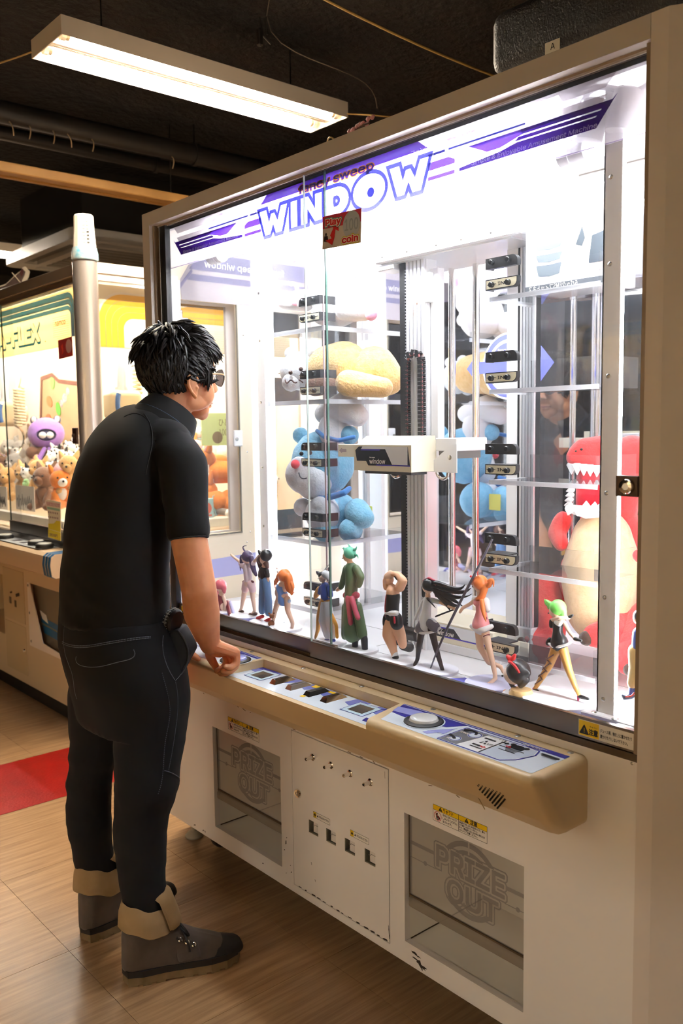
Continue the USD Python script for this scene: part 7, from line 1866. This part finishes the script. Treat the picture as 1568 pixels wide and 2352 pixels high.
# 6
t = fig('figurine', 'tall figurine with mint green hair in a long green coat with a rose sash', .09, [
    ('body', VT, [[(799, 1285, 13)], [(803, 1297, 6), (806, 1308, 11)]]), ('hair', VGh, [[(803, 1277, 15)], [(811, 1282, 8)], [(795, 1271, 7)]]), ('lock', VGh, [[(792, 1270, 4), (789, 1266, 2), (786, 1268, .5)], [(803, 1266, 4), (802, 1260, 2), (798, 1257, .5)], [(813, 1270, 4), (818, 1266, 2), (819, 1262, .5)], [(816, 1282, 4), (821, 1284, 2), (822, 1290, .5)]]),
    ('coat', VG, [[(806, 1312, 15), (808, 1340, 15.5), (806, 1370, 15), (805, 1400, 17), (806, 1430, 20), (810, 1460, 24)], [(796, 1312, 9), (790, 1335, 8.5), (783, 1355, 7)], [(818, 1312, 9), (829, 1332, 8.5), (824, 1350, 8)], [(820, 1400, 12), (832, 1465, 12)], [(793, 1400, 9), (792, 1468, 9)]]),
    ('hand', VT, [[(780, 1358, 5.5), (774, 1362, 4)]]), ('sash', VSash, [[(795, 1374, 9), (818, 1374, 9)], [(800, 1380, 8, -.012), (802, 1410, 6, -.016), (805, 1438, 6, -.018)], [(808, 1382, 7, -.012), (816, 1410, 6, -.016), (822, 1426, 6, -.018)]]),
    ('boot', VBoot, [[(816, 1470, 8), (815, 1495, 7), (812, 1503, 6)], [(836, 1472, 8.5), (838, 1500, 7), (840, 1508, 6)]]), face(794, 1288, 11)], dz=.008)
disc(t, 826, 1508, .09, .05)
# 7
t = fig('figurine', 'muscular wrestler figurine in a black and red singlet, arms raised behind its head', .085, [
    ('body', VT, [[(893, 1335, 12)], [(898, 1350, 8), (902, 1362, 16), (900, 1395, 15), (899, 1418, 15)], [(888, 1352, 9), (886, 1336, 8), (896, 1320, 7)], [(918, 1352, 12), (926, 1338, 10), (914, 1324, 8), (903, 1322, 7)], [(896, 1428, 16), (892, 1462, 15), (902, 1492, 10), (907, 1512, 7)], [(908, 1428, 15), (918, 1460, 14, .015), (925, 1485, 10, .03)]]),
    ('singlet', VB, [[(902, 1372, 17), (900, 1398, 16.5), (899, 1420, 16.5)]]), ('trunks', VB, [[(894, 1424, 16), (893, 1436, 15.5)], [(908, 1424, 16), (911, 1436, 15.5)]]), ('belt', VW, [[(888, 1412, 6, -.012), (910, 1412, 6.5, -.012)], [(901, 1412, 16)]]), ('stripe', V_('crimson', '#b21f30'), [[(888, 1372, 3, -.014), (885, 1400, 3, -.014), (887, 1420, 3, -.014)], [(905, 1422, 2.4, -.02), (906, 1434, 2.4, -.02)]]),
    ('boot', VB, [[(908, 1512, 8), (908, 1524, 8)], [(926, 1487, 11, .035), (940, 1490, 12, .05)]]), ('wristband', VB, [[(911, 1326, 7.6), (916, 1331, 8)]]), ('sock', VW, [[(907, 1506, 7.8), (907, 1510, 8)], [(944, 1490, 10, .055)]]), ('hair', V_('sand_hair', '#d9b39a'), [[(892, 1330, 12), (897, 1322, 9)]])], dz=.004)
disc(t, 915, 1526, .085, .05)
# 8
t = fig('figurine', 'figurine with long windblown black hair, pale blouse and a long dark staff', .09, [
    ('body', VS, [[(983, 1353, 14)], [(983, 1366, 4.5), (982, 1378, 8)], [(994, 1382, 4.5), (1012, 1388, 4), (1034, 1398, 3.5)]]), ('hair', VB, [[(985, 1347, 17)], [(973, 1352, 6), (972, 1372, 4)], [(997, 1352, 9), (1010, 1370, 10, .01), (1025, 1385, 8, .015)]]),
    ('lock', VB, [[(995, 1345, 8), (1025, 1350, 5), (1062, 1353, 2.5), (1068, 1346, .5)], [(995, 1350, 8), (1030, 1360, 6), (1070, 1362, 3), (1082, 1354, .5)], [(998, 1355, 8), (1030, 1372, 6), (1060, 1376, 3), (1084, 1368, .5)], [(1000, 1360, 8), (1028, 1385, 6), (1048, 1395, 3), (1058, 1388, .5)], [(1002, 1365, 7), (1026, 1392, 5), (1034, 1408, .5)], [(1002, 1370, 6), (1044, 1384, 4), (1064, 1398, .5)]]),
    ('hair_band', VSash, [[(972, 1338, 2.5), (985, 1331, 2.5, -.006), (997, 1337, 2.5)], [(1003, 1348, 6), (1006, 1358, 4)]]), ('blouse', VSil, [[(982, 1380, 10), (979, 1405, 11), (976, 1428, 14), (978, 1440, 15)], [(992, 1382, 6), (1008, 1387, 5.5)], [(973, 1384, 5.5), (962, 1408, 5), (954, 1425, 4)], [(990, 1430, 8), (999, 1436, 6)]]), ('skirt', VGr, [[(972, 1438, 14), (966, 1448, 14)], [(990, 1436, 13), (998, 1444, 13)]]), ('hem', VW, [[(953, 1453, 3.4), (968, 1458, 3.4, -.01), (985, 1457, 3.4, -.01), (1002, 1452, 3.4), (1010, 1446, 3)]]),
    ('tights', V_('black_tights', '#26232a'), [[(969, 1448, 9), (962, 1488, 7), (958, 1520, 4.5), (950, 1533, 4), (945, 1537, 3.4)], [(990, 1446, 9.5), (1000, 1490, 7), (1012, 1530, 5), (1018, 1550, 4), (1021, 1556, 3.6)]]), ('staff', VGr, [[(1130, 1243, 2, .005), (1060, 1380, 3.2, -.004), (1030, 1440, 3, -.006), (986, 1546, 1.6, -.01)]]),
    ('ribbon', VB, [[(978, 1374, 3), (990, 1388, 2.4, -.01), (1000, 1400, .6, -.01)], [(1000, 1420, 2), (1020, 1412, 2), (1042, 1404, 2)]]), ('hand', VS, [[(1036, 1398, 4.5), (1042, 1401, 4)]]), face(980, 1356, 13)], dz=.004)
disc(t, 1000, 1552, .09, .055, m_=V_('pearl', '#e6e6f0'))
# 9
t = fig('figurine', 'barefoot figurine with orange hair in a pink and white frilled dress', .10, [
    ('body', VS, [[(1099, 1347, 15)], [(1100, 1360, 5), (1104, 1376, 10)], [(1096, 1378, 5), (1078, 1392, 4.4, -.01), (1062, 1400, 3.8, -.016), (1056, 1410, 3.4, -.016)], [(1100, 1448, 11), (1102, 1490, 8.5), (1122, 1525, 6.5, .01), (1150, 1535, 4.5, .016), (1155, 1548, 3.6, .016)], [(1112, 1448, 11), (1122, 1490, 8), (1133, 1535, 6), (1138, 1562, 4.4), (1127, 1572, 4.2, -.01), (1120, 1575, 3.6, -.014)]]),
    ('hair', VO, [[(1103, 1342, 18)], [(1114, 1350, 9), (1106, 1376, 8, -.006), (1096, 1380, 5, -.01)], [(1122, 1348, 7), (1129, 1338, 5)]]), ('lock', VO, [[(1122, 1340, 5), (1130, 1336, 4), (1133, 1352, .8)], [(1106, 1380, 5, -.014), (1110, 1410, 5, -.018), (1116, 1432, .8, -.02)], [(1090, 1335, 5), (1085, 1345, 3), (1086, 1352, .6)]]), ('flower', VR, [[(1086, 1332, 5)], [(1081, 1328, 3)], [(1082, 1337, 3)]]),
    ('dress', VPk, [[(1103, 1385, 12), (1105, 1410, 12.5), (1104, 1428, 17), (1104, 1438, 21)], [(1094, 1388, 9, -.008)]]), ('yoke', VW, [[(1115, 1384, 9), (1119, 1404, 7)], [(1090, 1380, 8)]]), ('frill', VW, [[(1083, 1442, 6), (1094, 1450, 7, -.012), (1110, 1451, 7, -.012), (1128, 1443, 6)], [(1104, 1444, 19)]]), ('belt', VMar, [[(1094, 1425, 5), (1114, 1424, 5)]]), ('strap', VMar, [[(1110, 1466, 1.2, -.014), (1118, 1462, 1.2, -.014), (1124, 1462, 1.2)]]), face(1095, 1350, 14)], dz=.004)
disc(t, 1130, 1575, .10, .062, m_=V_('lilac_base', '#c9c9e6'))
# 10 big-headed doll lying on its front
t = fig('figurine', 'big-headed lying doll with dark bobbed hair and a red bow', .075, [
    ('head', V_('doll_skin', '#f6ded2'), [[(1180, 1548, 25)]]), ('hair', VB, [[(1190, 1542, 29)], [(1205, 1560, 12), (1196, 1572, 9)], [(1170, 1562, 6), (1176, 1574, 6)], [(1208, 1545, 12)]]), ('bow', VR, [[(1172, 1515, 7, -.02), (1166, 1508, 5, -.02)], [(1178, 1512, 6, -.02), (1182, 1505, 4, -.02)]]), ('ribbon', VR, [[(1168, 1520, 3, -.026), (1182, 1530, 3.4, -.036), (1192, 1546, 3, -.036)]]),
    ('body', V_('doll_blue', '#5a6f96'), [[(1180, 1582, 8), (1186, 1590, 8)], [(1172, 1586, 4), (1178, 1598, 4)]]), ('collar', V_('doll_orange', '#e08a3c'), [[(1160, 1590, 7), (1168, 1594, 5)]]), face(1168, 1550, 20)], dz=.0)
disc(t, 1190, 1600, .075, .035)
obj('yellow_seat', lathe([(0, .012), (.022, .011), (.026, .004), (.026, 0), (0, 0)], at(1196, 1600, y=.072) * (1, 1, 0) + np.array([0, 0, FZ + .008]), (0, 0, 1), 28), V_('doll_yellow', '#f0c88a'), t, smooth=35)
# 11
t = fig('figurine', 'striding figurine with a lime green bob and black dress on a big white disc', .11, [
    ('body', VS, [[(1276, 1412, 16)], [(1278, 1426, 5), (1280, 1440, 11)], [(1268, 1432, 5), (1284, 1428, 4.4, -.02), (1306, 1428, 4, -.01)], [(1294, 1436, 5), (1308, 1462, 4.4, -.01), (1322, 1478, 3.8, -.014)]]),
    ('hair', VLg, [[(1281, 1404, 19.5)], [(1266, 1400, 9), (1258, 1392, 5), (1254, 1387, 2)], [(1293, 1412, 9), (1294, 1426, 6)], [(1268, 1412, 5), (1266, 1420, 3)]]), ('lock', VLg, [[(1264, 1398, 5), (1254, 1394, 4), (1250, 1384, .6)], [(1270, 1400, 5), (1259, 1404, 3), (1256, 1400, .6)]]),
    ('dress', VB, [[(1281, 1442, 13), (1280, 1458, 11), (1282, 1476, 16), (1284, 1484, 21)], [(1267, 1436, 7), (1266, 1446, 6)], [(1262, 1478, 6), (1258, 1486, 6)]]), ('collar', VW, [[(1276, 1438, 5, -.012), (1284, 1442, 6, -.014), (1290, 1436, 4, -.01)]]), ('frill', VW, [[(1258, 1484, 3), (1268, 1494, 3, -.012), (1284, 1494, 3, -.016), (1300, 1490, 3, -.012), (1310, 1484, 3)]]), ('shorts', VB, [[(1278, 1492, 12), (1277, 1498, 11.5)], [(1290, 1492, 12), (1292, 1498, 11)]]),
    ('glove', VB, [[(1320, 1476, 4.6, -.014), (1334, 1480, 3.2, -.014)], [(1304, 1428, 4.4, -.01), (1314, 1422, 3, -.008)]]), ('tights', VTt, [[(1276, 1498, 12), (1262, 1535, 9.5), (1242, 1568, 7), (1228, 1590, 4.6)], [(1292, 1498, 12), (1305, 1545, 9), (1318, 1580, 6.5), (1330, 1606, 4.6)]]), ('shoe', VB, [[(1228, 1592, 5), (1240, 1602, 3.6, -.004)], [(1331, 1608, 5), (1350, 1614, 3.4, -.004)]]), ('heel', V_('berry', '#c2336a'), [[(1226, 1590, 4), (1222, 1600, 2)], [(1328, 1608, 4), (1327, 1618, 2)]]),
    ('strap', VBr, [[(1271, 1512, 1.6, -.012), (1254, 1524, 1.6, -.014)], [(1252, 1520, 1.6, -.012), (1266, 1534, 1.6, -.014)], [(1262, 1532, 1.6, -.014), (1245, 1546, 1.6, -.013)], [(1246, 1540, 1.6, -.012), (1256, 1552, 1.6, -.013)], [(1252, 1550, 1.6, -.013), (1236, 1562, 1.6, -.011)], [(1238, 1558, 1.6, -.010), (1245, 1570, 1.6, -.010)], [(1242, 1570, 1.5, -.01), (1228, 1580, 1.5, -.008)]]), face(1270, 1415, 15)], dz=.008)
disc(t, 1290, 1612, .11, .083, .012)
# 12 mostly behind the frame
t = fig('figurine', 'figurine in baggy amber trousers and a blue shoe, mostly hidden by the right frame', .10, [
    ('trousers', V_('sand', '#d9bc78'), [[(1462, 1500, 20), (1462, 1540, 18), (1452, 1575, 13)], [(1476, 1540, 18), (1480, 1600, 13)]]), ('body', VT, [[(1470, 1455, 14), (1468, 1480, 16)], [(1470, 1425, 17)]]), ('vest', VNb, [[(1469, 1460, 17), (1468, 1490, 18)]]), ('hair', VB, [[(1471, 1420, 18)]]), ('sock', VNb, [[(1452, 1585, 9), (1450, 1596, 8)]]), ('shoe', V_('navy', '#2c3a5c'), [[(1450, 1602, 8), (1434, 1608, 5, -.01), (1429, 1602, 3, -.012)], [(1476, 1612, 9)]]), ('strap', VR, [[(1456, 1596, 2, -.012), (1446, 1604, 2, -.014), (1436, 1604, 2, -.016)]])], dz=.004)
disc(t, 1462, 1618, .10, .045)

# ---------------------------------------------------------------- big plush toys on the left tower
T1, T2, T4 = LEV[0] - .026, LEV[1] - .026, LEV[3] - .026
F_snow = fur('fur_snow', '#f7f4f4', b=.35); F_sand = fur('fur_sand', '#eec78c', '#e2b673', .8); F_sky = fur('fur_sky', '#8cc4e0', '#7ab8d8', .7); F_cloud = fur('fur_cloud', '#e6e8ec', '#d6d9df'); F_cocoa = fur('fur_cocoa', '#7d5c4a', '#6a4c3c', .9)
fig('plush_rabbit', 'big white plush rabbit with pink soles and a pink ribbon on the top shelf', .33, [
    ('body', F_snow, [[(775, 690, 62)], [(760, 640, 58)], [(700, 690, 26, -.06), (655, 692, 20, -.08)], [(800, 705, 34, -.04), (838, 712, 24, -.02)], [(740, 720, 26, -.08)]], 'white furry body'), ('head', F_snow, [[(775, 585, 66)], [(730, 590, 40, -.03)]]), ('ear', F_snow, [[(710, 555, 20, -.02), (668, 570, 30, -.03)], [(815, 540, 20), (850, 520, 22)]]),
    ('sole', fur('fur_rose', '#f3aec6'), [[(852, 722, 15, -.028)], [(672, 588, 16, -.045)]]), ('ribbon', fur('satin_pink', '#f2a3b4', b=.1), [[(668, 652, 6, -.07), (682, 664, 5, -.085), (676, 700, 9, -.09)], [(690, 668, 5, -.085), (694, 700, 8, -.085)]]), ('badge', mat('badge_blue', '#cfe2f2', .5), [[(713, 680, 12, -.095)]])], 'plush toy', edge=.012)
fig('plush_cat', 'tan plush toy lying down with a white cat-like face on the second shelf', .33, [
    ('body', F_sand, [[(755, 845, 52), (790, 840, 56)], [(860, 850, 54, .05), (890, 870, 38, .07)], [(800, 880, 30, -.05), (880, 890, 22, .0)]], 'tan furry body'), ('head', F_cloud, [[(686, 852, 46, -.04)], [(668, 812, 16, -.04)], [(715, 808, 16, -.02)]]), ('muzzle', F_cloud, [[(668, 878, 22, -.08)]]), ('patch', F_cocoa, [[(722, 888, 22, -.075), (760, 886, 18, -.06)]]),
    ('eye', mat('eye_brown', '#4a322c', .3), [[(667, 856, 5, -.098)], [(691, 848, 5, -.10)]]), ('whisker', mat('thread_brown', '#5a3a34', .6), [[(655, 872, 1.6, -.106), (662, 878, 1.6, -.108), (669, 873, 1.6, -.108), (676, 879, 1.6, -.105), (682, 878, 1.6, -.10)], [(688, 862, 1.3, -.10), (698, 866, 1.3, -.095)], [(686, 872, 1.3, -.10), (696, 879, 1.3, -.09)], [(650, 855, 1.3, -.09), (640, 858, 1.3, -.075)]])], 'plush toy', edge=.010)
t = fig('plush_bear', 'round pale blue plush bear in a white cook\'s hat on the lower left shelf', .33, [
    ('head', F_sky, [[(742, 1062, 76)], [(690, 1000, 20)], [(802, 1000, 22)]], 'pale blue head'), ('body', F_sky, [[(775, 1180, 50)], [(820, 1175, 30, -.01), (835, 1190, 24, -.01)], [(745, 1215, 30, -.06)], [(805, 1218, 28, -.03)]]), ('muzzle', F_cloud, [[(700, 1090, 46, -.075)], [(720, 1105, 44, -.06)]]), ('belly', F_cloud, [[(742, 1180, 42, -.06)], [(695, 1165, 22, -.08)], [(735, 1160, 20, -.085)]]),
    ('hat', F_snow, [[(770, 985, 40), (775, 1000, 42)], [(745, 950, 24), (790, 935, 34), (822, 955, 24)]]), ('hat_band', fur('band_blue', '#3f78b8', b=.2), [[(728, 990, 5, -.06), (745, 1004, 5, -.068), (778, 1012, 5, -.068), (812, 1004, 5, -.05)]]), ('nose', fur('nose_red', '#d8505a', b=.1), [[(678, 1066, 11, -.135)]]), ('eye', VB, [[(692, 1042, 5, -.112)], [(712, 1040, 5, -.112)]]),
    ('whisker', mat('thread_grey', '#5a5a66', .6), [[(686, 1085, 1.4, -.142), (690, 1096, 1.4, -.14), (704, 1098, 1.4, -.136)]]), ('collar', fur('band_blue', '#3f78b8'), [[(705, 1140, 6, -.06), (745, 1146, 7, -.07), (790, 1132, 7, -.05), (802, 1122, 6, -.02)]])], 'plush toy', edge=.012)
obj('yellow_tag', slab(sbox(-.022, -.025, .022, .025).buffer(.003), at(842, 1183, y=.36), t=.001), mat('tag_yellow', '#e2dc6a', .5), t)

# ---------------------------------------------------------------- red dinosaur at the right
F_din = fur('fur_coral', '#ea3f3f', '#de3333', .4); F_bel = fur('fur_cream', '#f0cfa6', '#e8c294', .4); F_paw = fur('fur_paw', '#4a352c', '#3c2a22', .5); F_mouth = fur('fur_mouth', '#c01a2c', b=.2)
YD = .44
dn = fig('plush_dinosaur', 'big red plush dinosaur with an open toothed mouth and a cream belly', YD, [
    ('body', F_din, [[(1385, 1330, 105, .04)], [(1400, 1220, 75, .05)], [(1250, 1345, 44, -.03), (1255, 1400, 44, -.05), (1270, 1450, 30, -.09)], [(1270, 1462, 26, -.09), (1222, 1465, 22, -.12)], [(1420, 1440, 48, -.05), (1400, 1455, 34, -.12), (1365, 1460, 26, -.16)], [(1490, 1440, 60, -.02), (1450, 1490, 34, -.12), (1440, 1525, 24, -.15)], [(1292, 1195, 22, -.03), (1278, 1225, 22, -.05), (1288, 1250, 17, -.08)], [(1500, 1285, 20, -.10), (1468, 1276, 15, -.13)]], 'red body with stubby arms and legs'),
    ('head', F_din, [[(1400, 1045, 46), (1345, 1044, 38, -.05), (1326, 1050, 26, -.07)], [(1450, 1050, 50, .02)], [(1430, 1130, 42, .04), (1410, 1190, 50, .05)]], 'red head'), ('mouth', F_mouth, [[(1350, 1090, 26, -.055), (1350, 1165, 28, -.05)], [(1385, 1100, 30, -.03), (1380, 1170, 34, -.03)]], 'dark red mouth'),
    ('belly', F_bel, [[(1382, 1235, 66, -.035), (1380, 1320, 92, -.045), (1378, 1400, 76, -.05)]], 'cream belly'), ('claw', F_paw, [[(1205, 1470, 14, -.13), (1196, 1472, 10, -.135)], [(1346, 1466, 17, -.18)], [(1446, 1538, 15, -.165), (1452, 1546, 10, -.165)], [(1196, 1455, 9, -.11)]], 'brown paw'),
    ('eye', VB, [[(1335, 1032, 3, -.092)]]), ('nostril', F_paw, [[(1322, 1036, 2.5, -.092)]])], 'plush toy', edge=.013)
kd = ppm(1350, 1080, YD)
def tooth(px, py, dx, dy_, w, dep, parent):
    a = at(px - w, py, y=YD + dep); b = at(px + w, py, y=YD + dep); c = at(px + dx, py + dy_, y=YD + dep)
    obj('tooth', tri(m3.Manifold.batch_hull([sph(a, .006, 8), sph(b, .006, 8), sph(c, .002, 8)])), F_snow, parent, smooth=True)
for i, px in enumerate((1312, 1325, 1340, 1355, 1370, 1385)):
    tooth(px, 1068 + i * 1.5, 0, 20, 6, -.105 + .012 * abs(i - 1.5), dn)
for i in range(4):
    tooth(1312 - i * 1.5, 1125 + i * 11, -11, 3, 3, -.085, dn)
for i, px in enumerate((1310, 1328, 1346, 1364, 1380)):
    tooth(px, 1168 + (i % 2) * 2, (-6, -2, 0, 2, 4)[i], -16 if i > 1 else 14, 8, -.105, dn)
obj('collar', tri(m3.Manifold.batch_hull([sph(at(1306, 1168, y=YD - .09), .010, 10), sph(at(1345, 1180, y=YD - .10), .012, 10), sph(at(1385, 1176, y=YD - .095), .012, 10)])), F_snow, dn, smooth=True, label='white lower jaw edge')

# ---------------------------------------------------------------- boxed prize on the right tower and bits on the right wall
bxp = thing('product_box', 'white product box with dark pad pictures painted as a mirror reflection, top shelf, right tower', 'box', (-1.13, .24, T1))
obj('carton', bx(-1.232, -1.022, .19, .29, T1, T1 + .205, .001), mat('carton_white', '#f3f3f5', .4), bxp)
FB = lambda n, g, m_, l=0: obj(n, slab(g, (-1.232, .19, T1), t=.0004, lift=l), m_, bxp)  # face print, lettering reversed, stands in for a box face reflected in the mirror
pads = []
for z0, w, h in ((.150, .062, .018), (.122, .064, .022), (.092, .066, .022), (.066, .062, .014), (.036, .060, .022)):
    for s in (-1, 1):
        pads.append(Polygon([(.062 + s * .001, z0), (.062 + s * w * .42, z0 + .003), (.062 + s * w * .5, z0 + h), (.062 + s * .001, z0 + h * .92)]).buffer(.002))
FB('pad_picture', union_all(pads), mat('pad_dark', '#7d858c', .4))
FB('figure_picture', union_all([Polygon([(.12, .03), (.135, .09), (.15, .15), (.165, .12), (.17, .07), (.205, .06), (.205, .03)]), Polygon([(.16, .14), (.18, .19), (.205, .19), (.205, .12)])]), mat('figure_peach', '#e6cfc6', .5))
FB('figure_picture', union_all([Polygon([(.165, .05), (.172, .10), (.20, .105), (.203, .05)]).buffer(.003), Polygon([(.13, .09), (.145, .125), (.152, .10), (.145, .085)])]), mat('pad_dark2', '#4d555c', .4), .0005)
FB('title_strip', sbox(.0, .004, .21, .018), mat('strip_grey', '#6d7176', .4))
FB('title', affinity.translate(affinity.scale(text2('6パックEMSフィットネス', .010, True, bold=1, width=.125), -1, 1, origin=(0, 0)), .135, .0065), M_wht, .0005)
stp = obj('round_sign', slab(sbox(0, 0, .055, .16), (-.8005, .30, 1.62), (0, -1, 0), (0, 0, 1), t=.001), mat('sign_navy', '#23265c', .4), cab, label='navy sticker with two rings and an orange arrow on the right wall')
obj('print', slab(union_all([Point(.027, .118).buffer(.024, 20).difference(Point(.027, .118).buffer(.022, 20)), Point(.027, .045).buffer(.024, 20).difference(Point(.027, .045).buffer(.022, 20)), sbox(.012, .11, .042, .114), sbox(.012, .05, .042, .054)]), (-.8005, .30, 1.62), (0, -1, 0), (0, 0, 1), t=.001, lift=.001), M_wht, stp)
obj('arrow', slab(Polygon([(.027, .058), (.014, .070), (.022, .070), (.022, .094), (.014, .094), (.027, .108), (.040, .094), (.032, .094), (.032, .070), (.040, .070)]), (-.8005, .30, 1.62), (0, -1, 0), (0, 0, 1), t=.001, lift=.0015), V_('orange', '#f0a030'), stp)
for z in (1.665, 1.46):
    obj('side_shelf', join([bx(-.93, -.80, .30, .62, z - .012, z), bx(-.93, -.80, .30, .303, z - .05, z)]), M_inner, cab)

# ---------------------------------------------------------------- on top of the big cabinet
bl = thing('blossom_sprig', 'small sprig of pink artificial blossom on top of the big cabinet', 'artificial flower', (-1.568, .01, ZT))
rs = np.random.RandomState(2)
obj('twig', tube(spline([(-1.64, .03, ZT + .002), (-1.58, .01, ZT + .012), (-1.53, .0, ZT + .010)], 10), .0022, 6), mat('twig_brown', '#5a3a26', .7), bl)
for k in range(9):
    p = np.array([-1.62 + k * .012, .02 - k * .002 + rs.randn() * .004, ZT + .010 + rs.rand() * .012])
    obj('blossom', tri(m3.Manifold.batch_hull([sph(p, .005, 8), sph(p + (.004, 0, .003), .004, 8), sph(p + (-.003, .002, .003), .004, 8)])), mat('blossom_pink', '#c98a8f', .7), bl, smooth=True)
lp2 = obj('wire_loop', tube(spline([(-1.72, .03, ZT), (-1.69, .01, ZT + .012), (-1.665, .0, ZT + .012), (-1.655, .01, ZT)], 12), .002, 6), M_wire)
tag(lp2.path, label='short loop of yellow wire on top of the big cabinet', category='wire')
